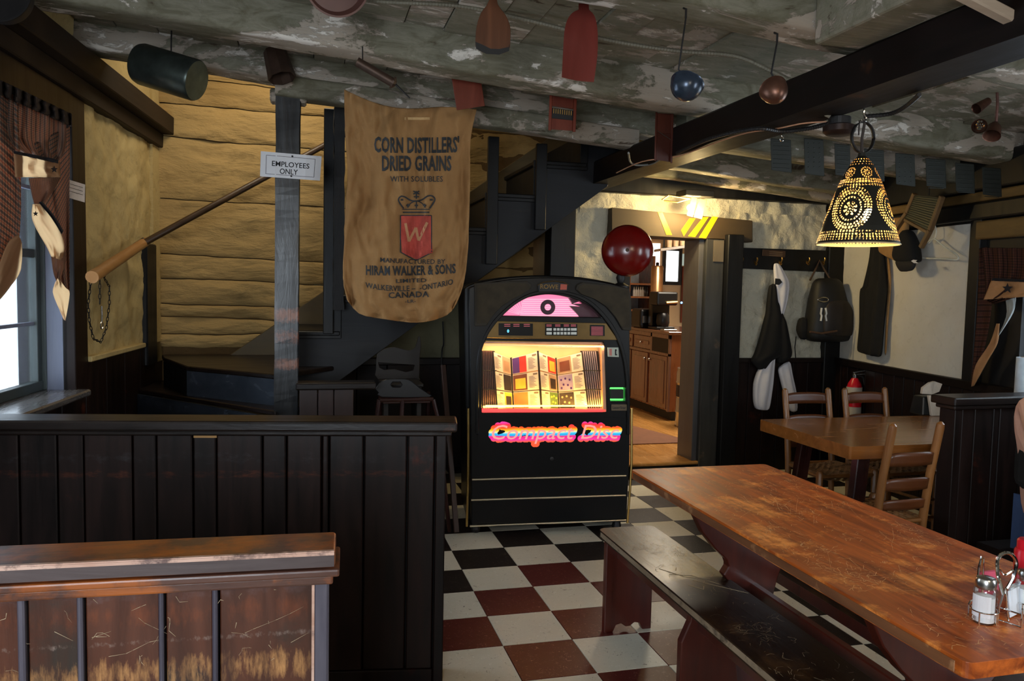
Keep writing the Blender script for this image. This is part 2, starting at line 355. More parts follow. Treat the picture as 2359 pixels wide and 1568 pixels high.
def obj(name, g, mat, parent=None, bevel=0, smooth=False, solid=0, sub=0, kind=None, label=None, seg=1, ang=40, loc=None):
    off = OFF.get(parent.name) if parent else None
    if loc is not None: off = Vector(loc)+(off or Vector())
    me = mesh_of(name, g, mat, off); o = D.objects.new(name, me); COL.objects.link(o)
    if loc is not None: o.location = loc
    if parent: o.parent = parent
    if off is not None: OFF[o.name] = off
    if smooth: smooth_me(me, ang)
    if solid: md = o.modifiers.new('solid', 'SOLIDIFY'); md.thickness = solid; md.offset = 0
    if sub: md = o.modifiers.new('sub', 'SUBSURF'); md.levels = md.render_levels = sub
    if bevel:
        md = o.modifiers.new('bevel', 'BEVEL'); md.width = bevel; md.segments = seg; md.limit_method = 'ANGLE'; md.angle_limit = R(35)
    if kind: o['kind'] = kind
    if label: o['label'] = label
    return o
def tag(o, label, cat, group=None):
    o['label'] = label; o['category'] = cat
    if group: o['group'] = group
    return o
def thing(name, label, cat, loc=(0, 0, 0), rotz=0, group=None, world=True):
    o = D.objects.new(name, None); COL.objects.link(o); o.location = loc; o.rotation_euler = (0, 0, rotz); o.empty_display_size = .05
    tag(o, label, cat, group)
    if world: OFF[o.name] = Vector(loc)
    return o
def struct(name, loc=None):
    o = D.objects.new(name, None); COL.objects.link(o); o['kind'] = 'structure'; o.empty_display_size = .05; return o
def S(o): o['kind'] = 'structure'; return o
def dup(root, loc, rotz=0, label=None, group=None):
    r = root.copy(); COL.objects.link(r); r.location = loc; r.rotation_euler = (0, 0, rotz)
    if label: r['label'] = label
    if group: r['group'] = group
    for ch in [o for o in D.objects if o.parent == root]:
        c = ch.copy(); COL.objects.link(c); c.parent = r
        for gch in [o for o in D.objects if o.parent == ch]:
            d = gch.copy(); COL.objects.link(d); d.parent = c
    return r
def text2d(s, w=None, h=None, offset=0.0, shear=0.0, space=1.0, res=3):
    """triangulated lettering fitted into a w x h box centred on 0; returns 2-D verts and faces"""
    cu = D.curves.new('t', 'FONT'); cu.body = s; cu.offset = offset; cu.shear = shear; cu.space_character = space; cu.resolution_u = res
    o = D.objects.new('t', cu); COL.objects.link(o); dg = bpy.context.evaluated_depsgraph_get(); dg.update()
    me = o.evaluated_get(dg).to_mesh(); vs = [v.co.copy() for v in me.vertices]; fs = [tuple(p.vertices) for p in me.polygons]
    o.evaluated_get(dg).to_mesh_clear(); D.objects.remove(o); D.curves.remove(cu)
    x0 = min(v.x for v in vs); x1 = max(v.x for v in vs); y0 = min(v.y for v in vs); y1 = max(v.y for v in vs)
    sx = (w or (x1-x0))/(x1-x0); sy = (h/(y1-y0)) if h else sx
    if not w: sx = sy
    return [((v.x-(x0+x1)/2)*sx, (v.y-(y0+y1)/2)*sy) for v in vs], fs
def text_geo(g, s, mp, w=None, h=None, c=(0, 0), **k):
    vs, fs = text2d(s, w, h, **k); return g.add([mp(c[0]+x, c[1]+y) for x, y in vs], fs)
def nz(x, y=0, z=0): return mnoise.noise(Vector((x, y, z)))

# ================================================================== THE SETTING
T = .3048
ZL = lambda x: 2.775-.072*(x+.9)          # underside of the ceiling boards
ZJ = lambda x: ZL(x)-.22                  # underside of the joists
# ---- floor of single tiles
g = Geo(); g.box((-2.6, -5.3, -.12), (4.2, 3.1, -.004)); floor = S(obj('floor', g, 'blackmat'))
TM = {}
for k in ('tile_w', 'tile_b', 'tile_r'):
    g = Geo(); e = .0012; t = .004
    g.add([(e, e, -t), (T-e, e, -t), (T-e, T-e, -t), (e, T-e, -t), (e+.001, e+.001, 0), (T-e-.001, e+.001, 0), (T-e-.001, T-e-.001, 0), (e+.001, T-e-.001, 0)],
          [(4, 5, 6, 7), (0, 1, 5, 4), (1, 2, 6, 5), (2, 3, 7, 6), (3, 0, 4, 7)])
    TM[k] = mesh_of('floor_tile', g, k)
maroon = {(0, 0), (0, -2), (1, -1), (-1, -1), (1, 1), (-1, -3), (2, -2), (1, -3), (0, -4), (-2, 0), (3, 1), (2, 0)}  # dark tiles in stronger light, their lit tone put in as maroon
for i in range(-2, 11):
    for j in range(-9, 9):
        if i > 6 and j < -4: continue
        k = 'tile_w' if (i+j) % 2 else ('tile_r' if (i, j) in maroon else 'tile_b')
        o = D.objects.new('floor_tile', TM[k]); COL.objects.link(o); o.location = (i*T, j*T, 0); o.parent = floor
# outer tiles beyond the view, one joined part
g = Geo(); g2 = Geo()
for i in range(-8, 14):
    for j in range(-17, 10):
        if -2 <= i < 11 and -9 <= j < 9 and not (i > 6 and j < -4): continue
        q = g2 if (i+j) % 2 else g
        q.add([(i*T+.001, j*T+.001, 0), (i*T+T-.001, j*T+.001, 0), (i*T+T-.001, j*T+T-.001, 0), (i*T+.001, j*T+T-.001, 0)], [(0, 1, 2, 3)])
obj('outer_dark_tiles', g, 'tile_b', floor, kind='stuff'); obj('outer_light_tiles', g2, 'tile_w', floor, kind='stuff')

# ---- walls
DL = Vector((.0871, .9962, 0)); NL = Vector((.9962, -.0871, 0)); PL0 = Vector((-2.135, 0, 0))
def LW(s, z, off=0.0): return PL0+DL*s+NL*off+Vector((0, 0, z))
def lwp(u, v, off=0.0):
    p = W(u, v, pl=(PL0+NL*off, NL)); return (p-PL0).dot(DL), p.z
def lbox(g, s0, s1, z0, z1, o0, o1):
    return g.hexa([LW(s0, z0, o0), LW(s1, z0, o0), LW(s1, z0, o1), LW(s0, z0, o1), LW(s0, z1, o0), LW(s1, z1, o0), LW(s1, z1, o1), LW(s0, z1, o1)])
DR = Vector((-.147, -.989, 0)); NR = Vector((-.989, .147, 0)); PR0 = Vector((3.615, 2.45, 0))
def RW(s, z, off=0.0): return PR0+DR*s+NR*off+Vector((0, 0, z))
def rwp(u, v, off=0.0):
    p = W(u, v, pl=(PR0+NR*off, NR)); return (p-PR0).dot(DR), p.z
def rbox(g, s0, s1, z0, z1, o0, o1):
    return g.hexa([RW(s0, z0, o0), RW(s1, z0, o0), RW(s1, z0, o1), RW(s0, z0, o1), RW(s0, z1, o0), RW(s1, z1, o0), RW(s1, z1, o1), RW(s0, z1, o1)])
def rough(fn, nu, nv, amp, sc, seed=0):
    """plaster face with real undulation"""
    def f(a, b):
        p = fn(a, b, 0); n_ = mnoise.fractal(Vector((p.x*sc+seed, p.y*sc, p.z*sc)), 1.0, 2.0, 4)
        return fn(a, b, n_*amp)
    g = Geo(); g.grid(f, nu, nv); return g

wl = struct('wall_left')
S0, S1, ZS, ZT = -.35, 1.233, .905, 2.30
g = Geo(); lbox(g, 1.42, 2.9, 0, 3.6, -.25, -.012); lbox(g, S1, 1.42, 0, 3.6, -.25, -.012); lbox(g, S0, S1, 0, ZS-.03, -.25, -.012)
lbox(g, S0, S1, ZT, 3.6, -.25, -.012); lbox(g, -5.5, S0, 0, 3.6, -.25, -.012)
obj('wall_core', g, 'blackmat', wl)
obj('plaster_panel', rough(lambda a, b, h: LW(1.40+a*1.56, 1.065+b*1.6, .012+h), 80, 80, .022, 5), 'yellow2', wl, smooth=True)
obj('upper_plaster', rough(lambda a, b, h: LW(-.4+a*3.35, 2.6+b*.9, .012+h), 40, 14, .02, 4, 3), 'yellow2', wl, smooth=True)
obj('rear_plaster', rough(lambda a, b, h: LW(-5.2+a*4.75, 1.0+b*1.8, .005+h), 30, 14, .01, 4, 3), 'white2', wl, smooth=True)
g = Geo(); lbox(g, 2.50, 2.74, .9, 1.75, -.02, .05); obj('corner_post', g, 'black', wl, bevel=.008)
g = Geo(); lbox(g, 2.74, 2.95, .9, 3.5, -.02, .03); obj('corner_plaster', g, 'yellow2', wl)
for k in range(12):
    s = -1.0+k*.34
    g = Geo(); z1 = 1.05 if s > 1.2 else ZS-.04
    lbox(g, s+.003, s+.337, 0, z1, -.02, .03); obj('wainscot_board', g, 'dark', wl, bevel=.004)
g = Geo(); lbox(g, 1.42, 2.46, 1.035, 1.066, -.02, .05); obj('wainscot_cap', g, 'yellow2', wl, bevel=.005)
# stepped beam along the wall
g = Geo()
for (z0, z1, o1) in ((2.46, 2.56, .06), (2.56, 2.69, .13)): lbox(g, -.6, 2.93, z0, z1, -.03, o1)
obj('wall_beam', g, wood('brown_wall_beam', C(34, 24, 16), C(54, 40, 28), 'y', 4, .6, bump=.4, spec=.2), wl, bevel=.006)
# window trim, reveal, sash
win = struct('window_1')
g = Geo(); lbox(g, S1, 1.42, .86, 2.46, -.03, .03); lbox(g, -.5, S1, ZT, 2.46, -.03, .035); obj('window_trim', g, 'dark', win, bevel=.004)
bl = wood('grey_blue_painted_frame', C(112, 118, 140), C(136, 142, 162), 'z', 4, .4, bump=.15)
dk = wood('dark_green_grey_sash', C(52, 62, 62), C(78, 88, 88), 'z', 4, .4, bump=.15)
g = Geo(); lbox(g, S1-.002, S1+.05, ZS, ZT, -.125, -.03); obj('window_reveal', g, bl, win)
g = Geo(); lbox(g, -.6, S1+.02, ZS-.035, ZS, -.16, .10); obj('window_sill', g, wood('worn_grey_sill', C(96, 90, 88), C(126, 122, 120), 'y', 5, .25, C(60, 40, 30), .35, 6, coat=.4), win, bevel=.008)
fr = Geo()
for (a, b, c, d, o0, o1) in ((S1-.012, S1+.02, ZS, ZT, -.16, -.11), (S1-.06, S1-.012, ZS, ZT, -.17, -.13), (-.35, S1, ZS, ZS+.05, -.17, -.125), (-.35, S1, 1.60, 1.645, -.175, -.14), (-.35, -.30, ZS, ZT, -.17, -.13), (-.35, S1, ZT-.05, ZT, -.17, -.13)):
    lbox(fr, a, b, c, d, o0, o1)
obj('sash_frame', fr, dk, win, bevel=.003)
for s in (.16, .62): g = Geo(); lbox(g, s, s+.018, ZS+.05, ZT-.05, -.165, -.145); obj('muntin', g, bl, win)
for z in (1.25, 1.95): g = Geo(); lbox(g, -.3, S1-.06, z, z+.018, -.165, -.145); obj('muntin', g, bl, win)
for k, (a, b) in enumerate(((-.30, .16), (.178, .62), (.638, S1-.06))):
    g = Geo(); lbox(g, a, b, ZS+.05, ZT-.05, -.157, -.154); obj('pane', g, 'glass', win)

# log wall behind the stair
ws = struct('wall_stairs')
XW0, XW1 = -1.94, 1.42
def yw(x): return 2.90+.05*(x+1.9)
bounds = [(345, 630)]
LB = [(800, 800), (768, 768), (727, 740), (697, 711), (640, 655), (585, 600), (455, 470), (312, 340), (232, 262), (170, 208), (60, 110)]
def wz(u, v):
    x = -1.0
    for _ in range(3):
        p = W(u, v, y=yw(x)); x = p.x
    return p
lines = []
for a, b in LB:
    p = wz(345, a); q = wz(632, b); sl = (q.z-p.z)/(q.x-p.x); lines.append((p.x, p.z, sl*.55))
lines.append((lines[-1][0], lines[-1][1]+.35, 0))
def lz(k, x):
    x0, z0, s_ = lines[k]; return z0+s_*(min(x, .2)-x0)+.018*nz(x*1.7, k*5.1)+.006*nz(x*8, k*3)
for k in range(len(lines)-1):
    nu, nv = 150, 20
    def f(a, b, k=k):
        x = XW0+a*(XW1-XW0); z0 = lz(k, x)+.004; z1 = lz(k+1, x)-.004; z = z0+(z1-z0)*b
        e = math.sin(math.pi*min(max(b, 0.0), 1.0)); bul = .016*e**.5-.004
        h = mnoise.fractal(Vector((x*3, z*8, k*7)), 1.0, 2.1, 6)*.020
        return (x, yw(x)-bul-h, z)
    g = Geo(); g.grid(f, nu, nv)
    obj('log', g, 'yellow', ws, smooth=True, ang=80)
g = Geo(); g.hexa([(XW0-.1, 2.93, 0), (XW1+.1, 3.06, 0), (XW1+.1, 3.3, 0), (XW0-.1, 3.3, 0), (XW0-.1, 2.93, 3.7), (XW1+.1, 3.06, 3.7), (XW1+.1, 3.3, 3.7), (XW0-.1, 3.3, 3.7)])
obj('chinking', g, plaster('dark_chinking', C(120, 92, 54), C(70, 52, 30), 20, .8, .01), ws)
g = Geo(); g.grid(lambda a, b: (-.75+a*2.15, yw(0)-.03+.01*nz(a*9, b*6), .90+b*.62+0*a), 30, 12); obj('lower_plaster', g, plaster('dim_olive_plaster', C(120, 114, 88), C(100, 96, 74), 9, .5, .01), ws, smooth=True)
for k in range(10):
    g = Geo(); x = -.9+k*.24; g.box((x+.003, yw(x)-.07, 0), (x+.237, yw(x)+.01, .86)); obj('wainscot_board', g, 'dark', ws, bevel=.004)
g = Geo(); g.box((-.9, yw(0)-.10, .86), (1.5, yw(0), .915)); obj('wainscot_cap', g, 'darkx', ws, bevel=.005)
g = Geo(); g.box((-1.95, 2.9, 3.55), (1.5, 3.2, 3.6)); g.box((-2.4, 1.5, 3.5), (1.6, 3.2, 3.55)); obj('stair_ceiling', g, 'yellow2', ws)
g = Geo(); g.box((1.42, 1.5, 2.4), (1.55, 3.2, 3.55)); g.box((-2.3, 1.40, 2.86), (1.5, 1.46, 3.55)); obj('stairwell_side', g, 'yellow2', ws)

# wall with the doorway
wb = struct('wall_back'); YB = 2.45
g = Geo(); g.box((1.14, YB+.03, 0), (1.60, YB+.22, 2.6)); g.box((2.56, YB+.03, 0), (3.9, YB+.22, 2.6)); g.box((1.60, YB+.03, 1.95), (2.56, YB+.22, 2.6)); obj('wall_core', g, 'blackmat', wb)
obj('plaster_panel', rough(lambda a, b, h: Vector((1.20+a*.42, YB-.005-h, .9+b*1.35)), 30, 70, .03, 6), 'white', wb, smooth=True)
obj('plaster_panel', rough(lambda a, b, h: Vector((1.25+a*2.2, YB-.005-h, 2.09+b*.16)), 90, 12, .03, 8), 'white', wb, smooth=True)
obj('plaster_panel', rough(lambda a, b, h: Vector((2.62+a*.86, YB-.005-h, .95+b*1.2)), 60, 80, .035, 6, 4), 'white', wb, smooth=True)
g = Geo(); g.box((3.46, YB-.06, 0), (3.62, YB+.05, 2.4)); obj('corner_post', g, 'black', wb, bevel=.006)
g = Geo(); g.box((1.0, YB-.06, 0), (1.20, YB+.10, 2.4)); obj('left_post', g, 'black', wb, bevel=.006)
g = Geo(); g.box((2.6, YB-.05, .915), (3.47, YB, .955)); obj('wainscot_cap', g, 'darkx', wb, bevel=.004)
for k in range(6):
    x = 2.62+k*.14; g = Geo(); g.box((x+.002, YB-.03, 0), (x+.138, YB+.01, .915)); obj('wainscot_board', g, 'dark', wb, bevel=.003)
g = Geo(); g.box((1.2, YB-.08, 2.25), (3.7, YB-.02, 2.42)); obj('top_beam', g, 'black', wb, bevel=.01)

door = struct('door_1')
def py(u, v, y): p = W(u, v, y=y); return (p.x, p.z)
lin = [py(1408, 478, 2.37), py(1733, 508, 2.37), py(1733, 558, 2.37), py(1500, 545, 2.37), py(1408, 545, 2.37)]
g = Geo(); g.prism(lin, lambda x, z, d: (x, d, z), 2.36, 2.62)
lint = obj('lintel', g, wood('smooth_black_lintel', C(58, 46, 28), C(78, 62, 38), 'x', 2, .62, bump=.1), door, bevel=.006)
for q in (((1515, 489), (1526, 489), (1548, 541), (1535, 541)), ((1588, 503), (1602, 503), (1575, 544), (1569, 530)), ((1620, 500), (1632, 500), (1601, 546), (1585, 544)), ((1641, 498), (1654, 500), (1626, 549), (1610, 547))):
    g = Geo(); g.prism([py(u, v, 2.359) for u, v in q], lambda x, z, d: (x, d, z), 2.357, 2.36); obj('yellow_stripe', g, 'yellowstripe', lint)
def post(a, b, c, d, y0, y1, nm, mat):  # px corners at the top (a, b) and bottom (c, d)
    g = Geo(); xa = py(a, 560, y0)[0]; xb = py(b, 560, y0)[0]
    g.box((xa, y0, 0), (xb, y1, 1.98)); return obj(nm, g, mat, door, bevel=.006)
g = Geo(); g.box((2.30, 2.36, .0), (2.46, 2.62, 1.93)); obj('door_post', g, wood('worn_grey_black_post', C(46, 46, 46), C(70, 69, 66), 'z', 4, .35, C(110, 92, 74), .35, 5, coat=.3), door, bevel=.006)
g = Geo(); g.box((2.46, 2.30, 0), (2.60, 2.62, 1.96)); obj('door_post', g, 'black', door, bevel=.006)
g = Geo(); g.box((2.255, 2.40, .11), (2.30, 2.66, 1.93)); obj('door_jamb', g, wood('grey_jamb', C(64, 64, 68), C(88, 88, 92), 'z', 3, .4, bump=.2), door, bevel=.003)
g = Geo(); g.box((2.36, 2.352, 1.74), (2.45, 2.36, 1.91)); obj('patch_board', g, wood('grey_patch', C(86, 78, 68), C(112, 104, 92), 'z', 3, .6), door)
g = Geo(); g.box((1.58, 2.38, .11), (1.66, 2.66, 1.95)); obj('door_jamb', g, 'black', door, bevel=.004)
g = Geo(); g.box((1.66, 2.40, 0), (2.30, 2.47, .085)); obj('step_riser', g, 'black', door)
g = Geo(); g.box((1.62, 2.37, .085), (2.34, 2.62, .112)); obj('threshold', g, 'kfloor', door, bevel=.008)

# right wall with window
wr = struct('wall_right')
s_win = rwp(2352, 700)[0]; s_pan = rwp(2236, 700)[0]
g = Geo(); rbox(g, 0, s_win, 0, 2.7, -.25, -.01); rbox(g, s_win, s_win+.9, 0, .95, -.25, -.01); rbox(g, s_win, s_win+.9, 1.95, 2.7, -.25, -.01); rbox(g, s_win+.9, 7.6, 0, 2.7, -.25, -.01)
obj('wall_core', g, 'blackmat', wr)
obj('plaster_panel', rough(lambda a, b, h: RW(.06+a*(s_pan-.06), .955+b*(1.02+.0*a), .004+h), 70, 60, .012, 4), 'white2', wr, smooth=True)
obj('rear_plaster', rough(lambda a, b, h: RW(s_win+.95+a*5, .955+b*1.6, .004+h), 30, 20, .012, 4), 'white2', wr, smooth=True)
g = Geo(); rbox(g, s_pan, s_pan+.10, .9, 2.05, -.02, .035); obj('window_trim', g, 'black', wr, bevel=.004)
g = Geo(); rbox(g, 0, s_win+1, .905, .96, -.02, .05); obj('wainscot_cap', g, 'darky', wr, bevel=.004)
k = 0; s = .02
while s < 3.2:
    w_ = (.13, .11, .15, .12)[k % 4]; g = Geo(); rbox(g, s+.003, s+w_-.003, 0, .905, -.02, .03); obj('wainscot_board', g, 'dark', wr, bevel=.003); s += w_; k += 1
yl = wood('yellowish_old_log', C(96, 72, 34), C(130, 100, 52), 'y', 5, .6, C(40, 28, 16), .4, 4, bump=.6)
for (z0, z1, a0, a1, mt) in ((1.985, 2.10, 0, 5, 'black'), (2.10, 2.17, .4, 5, yl), (2.17, 2.40, 0, 5, 'black'), (1.86, 1.985, s_pan+.06, 5, yl)):
    g = Geo(); rbox(g, a0, a1, z0+.004, z1-.004, -.02, .06 if mt == 'black' else .045); obj('log', g, mt, wr, bevel=.012, seg=2)
w2 = struct('window_2')
fr = Geo()
for a, b, c_, d_ in ((s_win, s_win+.05, .95, 1.95), (s_win+.85, s_win+.9, .95, 1.95), (s_win, s_win+.9, .95, 1.0), (s_win, s_win+.9, 1.9, 1.95), (s_win, s_win+.9, 1.43, 1.47), (s_win+.43, s_win+.46, .95, 1.95)): rbox(fr, a, b, c_, d_, -.17, -.12)
obj('sash_frame', fr, bl, w2, bevel=.003)
for a in (.05, .46): g = Geo(); rbox(g, s_win+a, s_win+a+.39, 1.0, 1.9, -.15, -.147); obj('pane', g, 'glass', w2)
g = Geo(); rbox(g, s_win-.02, s_win+.95, .92, .952, -.2, .08); obj('window_sill', g, 'darky', w2, bevel=.005)

# wall behind the camera
wf = struct('wall_front'); g = Geo(); g.box((-2.9, -5.35, 0), (2.9, -5.15, 2.9)); obj('wall_core', g, 'white2', wf)
# ---- ceiling: boards and hewn joists
ce = struct('ceiling')
g = Geo(); g.hexa([(-2.9, -5.3, ZL(-2.9)+.02), (4.2, -5.3, ZL(4.2)+.02), (4.2, 2.7, ZL(4.2)+.02), (-2.9, 1.42, ZL(-2.9)+.02), (-2.9, -5.3, ZL(-2.9)+.2), (4.2, -5.3, ZL(4.2)+.2), (4.2, 2.7, ZL(4.2)+.2), (-2.9, 1.42, ZL(-2.9)+.2)]); obj('ceiling_core', g, 'blackmat', ce)
x = -2.6; k = 0
while x < 4.0:
    w_ = (.21, .17, .24, .19)[k % 4]; y1 = 2.45 if x > 1.15 else 1.42; dz = .006*(k % 3)
    g = Geo(); g.hexa([(x+.003, -5.2, ZL(x)+dz), (x+w_-.003, -5.2, ZL(x+w_)+dz), (x+w_-.003, y1, ZL(x+w_)+dz), (x+.003, y1, ZL(x)+dz), (x+.003, -5.2, ZL(x)+.03), (x+w_-.003, -5.2, ZL(x+w_)+.03), (x+w_-.003, y1, ZL(x+w_)+.03), (x+.003, y1, ZL(x)+.03)])
    obj('ceiling_board', g, 'peel2', ce); x += w_; k += 1
def joist(y0, x0=-2.5, x1=4.1, w=.2, dz=0, mat='peel', h=.235, seed=0, nm='joist', skew=0.0):
    prof = []
    for a in range(20):
        t = 2*math.pi*(a+.5)/20; cx, cz = math.cos(t), math.sin(t); e = .28
        prof.append((math.copysign(abs(cx)**e, cx)*w/2, math.copysign(abs(cz)**e, cz)*h/2))
    nu = int((x1-x0)/.04)
    def f(a, b):
        x_ = x0+a*(x1-x0); i = int(round(b*20)) % 20; py_, pz = prof[i]
        nn = mnoise.fractal(Vector((x_*2.2+seed*9, py_*9, pz*9)), 1.0, 2.0, 5)*.022+.018*nz(x_*.9+seed*5, seed)
        return (x_, y0+skew*(x_+.9)+py_*(1+nn*3)+nn*.3, ZJ(x_)+h/2+dz+pz*(1+nn*2)+.012*nz(x_*1.3, seed*3.3))
    g = Geo(); g.grid(f, nu, 20); return obj(nm, g, mat, ce, smooth=True, ang=60)
joist(-.75, seed=1, dz=.04); joist(.55, seed=2, w=.22, dz=.06); joist(-1.9, seed=3); joist(-3.1, seed=4)
joist(1.40, seed=5, w=.2, dz=.085, h=.16)
joist(2.25, 1.36, 3.8, seed=6, w=.16)
joist(1.34, -.98, 1.22, .14, dz=-.01, h=.12, seed=7, nm='header_log')
joist(1.86, 1.36, 3.8, seed=9, w=.14)
joist(.98, 1.36, 3.8, seed=11, w=.14)
# big dark beam along y
g = Geo()
g.grid(lambda a, b: ((1.17, 1.38, 1.38, 1.17, 1.17)[int(round(b*4))]+.006*nz(a*14, b), -5.2+a*7.6, (2.25, 2.25, 2.41, 2.41, 2.25)[int(round(b*4))]+.006*nz(a*14, b*3)), 60, 4)
cb = obj('ceiling_beam', g, 'darky', None, bevel=.0); S(cb); g = Geo()
md = cb.modifiers.new('bevel', 'BEVEL'); md.width = .012; md.limit_method = 'ANGLE'
g = Geo(); g.box((.97, -5.2, 2.40), (1.165, -.86, 2.62)); obj('boxed_trim', g, 'peel2', ce, bevel=.012, seg=2)

# ---- kitchen beyond the doorway
kt = struct('kitchen_floor'); KZ = .11
for k in range(22):
    x = 1.2+k*.14; g = Geo(); g.box((x+.001, 2.47, KZ-.02), (x+.139, 6.9, KZ)); obj('floorboard', g, 'kfloor', kt)
kw = struct('wall_kitchen')
for a, b in (((1.1, 6.8, 0), (4.6, 6.95, 2.5)), ((4.45, 2.6, 0), (4.6, 6.9, 2.5)), ((1.05, 2.66, 0), (1.2, 6.9, 2.5)), ((1.1, 2.6, 2.45), (4.6, 6.9, 2.6)), ((1.1, 2.52, 2.0), (4.6, 2.67, 2.6)), ((3.62, 2.52, 0), (4.6, 2.67, 2.5))):
    g = Geo(); g.box(a, b); obj('wall_panel', g, 'cream', kw)

# ================================================================== STAIR
YS = 1.95
st = thing('staircase', 'black painted enclosed staircase rising to the right behind the burlap sack', 'staircase', (0, 1.95, 0))
Xk = lambda k: .41+.34*k
Tk = lambda k: 1.905+.24*k           # tread surface left of riser k
saw = []
for k in range(2, -4, -1): saw += [(Xk(k), Tk(k)+.24), (Xk(k), Tk(k))]
poly = [(-.95, .80), (-.62, .83), (1.28, 2.235), (1.40, 2.60)]+saw+[(-.95, Tk(-3))]
g = Geo(); g.prism(poly, lambda x, z, d: (x, d, z), YS, YS+.04); obj('stringer', g, 'blackblue', st, bevel=.002)
for k in range(-3, 3):
    g = Geo(); g.box((Xk(k)-.028, YS-.022, Tk(k)-.05), (Xk(k)+.028, YS, Tk(k)+.24+.0)); obj('riser_trim', g, 'black', st, bevel=.003)
    g = Geo(); g.box((Xk(k)-.37, YS-.024, Tk(k)-.05), (Xk(k)+.028, YS-.001, Tk(k))); obj('tread_trim', g, 'black', st, bevel=.003)
    g = Geo(); g.box((Xk(k)-.36, YS-.03, Tk(k)-.03), (Xk(k)+.02, 2.86, Tk(k))); obj('tread', g, 'black', st, bevel=.006)
    g = Geo(); g.box((Xk(k), YS+.04, Tk(k)), (Xk(k)+.02, 2.86, Tk(k)+.21)); obj('riser', g, 'black', st)
# winder steps at the foot, wrapping the corner
def lx(y): return -2.135+.0874*y
z1, z2 = .76, .95
q = [(-.97, 1.20), (-.985, 1.30), tuple(W(250, 885, z=z1)[:2]), (lx(2.45)+.03, 2.45), (lx(2.86)+.03, 2.84), (-.96, 2.86)]
g = Geo(); g.prism(q, lambda x, y, d: (x, y, d), z1-.03, z1); obj('winder_tread', g, 'darkx', st, bevel=.006)
fr2 = [tuple(W(636, 862, z=z2)[:2]), tuple(W(430, 843, z=z2)[:2])]
q = [fr2[0], fr2[1], (lx(2.84)+.10, 2.60), (lx(2.84)+.05, 2.84), (-.62, 2.86), (-.62, 1.96)]
g = Geo(); g.prism(q, lambda x, y, d: (x, y, d), z2-.03, z2); obj('winder_tread', g, 'darkx', st, bevel=.006)
rs = wood('blue_grey_riser', C(40, 46, 54), C(64, 70, 80), 'x', 2, .22, C(90, 60, 40), .25, 4, coat=.5)
q = [fr2[0], fr2[1], (fr2[1][0], fr2[1][1]+.03), (fr2[0][0], fr2[0][1]+.03)]
g = Geo(); g.prism(q, lambda x, y, d: (x, y, d), z1, z2-.03); obj('winder_riser', g, rs, st)
q = [fr2[1], (lx(2.6)+.12, 2.60), (lx(2.6)+.12, 2.63), (fr2[1][0], fr2[1][1]+.03)]
g = Geo(); g.prism(q, lambda x, y, d: (x, y, d), z1, z2-.03); obj('winder_riser', g, 'black', st)
q = [(-.97, 1.22), (-2.0, 2.42), (-2.0, 2.45), (-.97, 1.25)]
g = Geo(); g.prism(q, lambda x, y, d: (x, y, d), .4, z1-.03); obj('winder_riser', g, rs, st)
g = Geo(); g.box((-.99, 2.0, .95), (-.95, 2.86, Tk(-3))); obj('winder_riser', g, 'black', st)
q = [(-2.02, 1.1), (-2.02, 2.3), (-1.72, 2.3), (-1.62, 1.6), (-1.55, 1.1)]
g = Geo(); g.prism(q, lambda x, y, d: (x, y, d), .55, .57); obj('winder_tread', g, 'black', st)
# balusters / uprights standing on the treads
for u, k in ((1136, -.0), (1247, 1)):
    x = W(u, 430, y=YS-.05).x; g = Geo(); z0 = 1.905 if u < 1200 else 2.154
    g.box((x-.04, YS-.06, z0-.25), (x+.035, YS-.025, ZJ(x)+.06)); obj('upright', g, 'black', st, bevel=.003)
x = W(758, 500, y=1.90).x; g = Geo(); g.box((x-.035, 1.87, 1.17), (x+.03, 1.94, 2.62)); obj('upright', g, 'black', st, bevel=.004)
# skirting board following the stair on the log wall
a = W(1075, 470, y=2.84); b = W(1292, 322, y=2.84)
g = Geo(); dv = (b-a); a2 = a-dv*2.6; g.beam(a2-Vector((0, 0, .3)), b+dv*.3-Vector((0, 0, .3)), .03, .62, up=(0, 0, 1)); obj('wall_skirting', g, wood('olive_brown_skirt', C(74, 60, 34), C(96, 80, 48), 'x', 3, .6), st, bevel=.004)

# rough upright by the sack and the main post
g = Geo(); x = W(781, 450, y=1.80).x
g.grid(lambda a, b: (x+(-.033, .033, .033, -.033, -.033)[int(round(b*4))]+.008*nz(a*16, b*2, 3), 1.78+(0, 0, .06, .06, 0)[int(round(b*4))]+.006*nz(a*19, b), 1.33+a*1.3), 40, 4)
o = obj('rough_timber_upright', g, wood('rough_split_timber', C(22, 20, 20), C(48, 44, 42), 'z', 9, .7, C(130, 76, 50), .33, 6, bump=1.0), None); tag(o, 'rough split black timber upright just left of the burlap sack', 'post')
g = Geo(); xp = W(664, 500, y=1.36).x; YP = 1.30
def fp(a, b):
    i = int(round(b*4)) % 4; z = a*2.55; lean = -.012*(1-a)
    return (xp+lean+(-.068, .068, .068, -.068)[i]+.005*nz(z*5, i*2), YP+(0, 0, .13, .13)[i]+.004*nz(z*6, i), z)
g.grid(fp, 60, 4); mp_ = obj('timber_post', g, 'post', None, bevel=.006); tag(mp_, 'square black timber post with bare brown worn patches, holding the paper sign', 'post')
g = Geo(); c = W(651, 190, y=1.30); g.cbox((xp+.0, YP+.06, ZJ(-.9)+.0), (.20, .12, .07)); o = obj('post_cap', g, 'peel', mp_, bevel=.01)

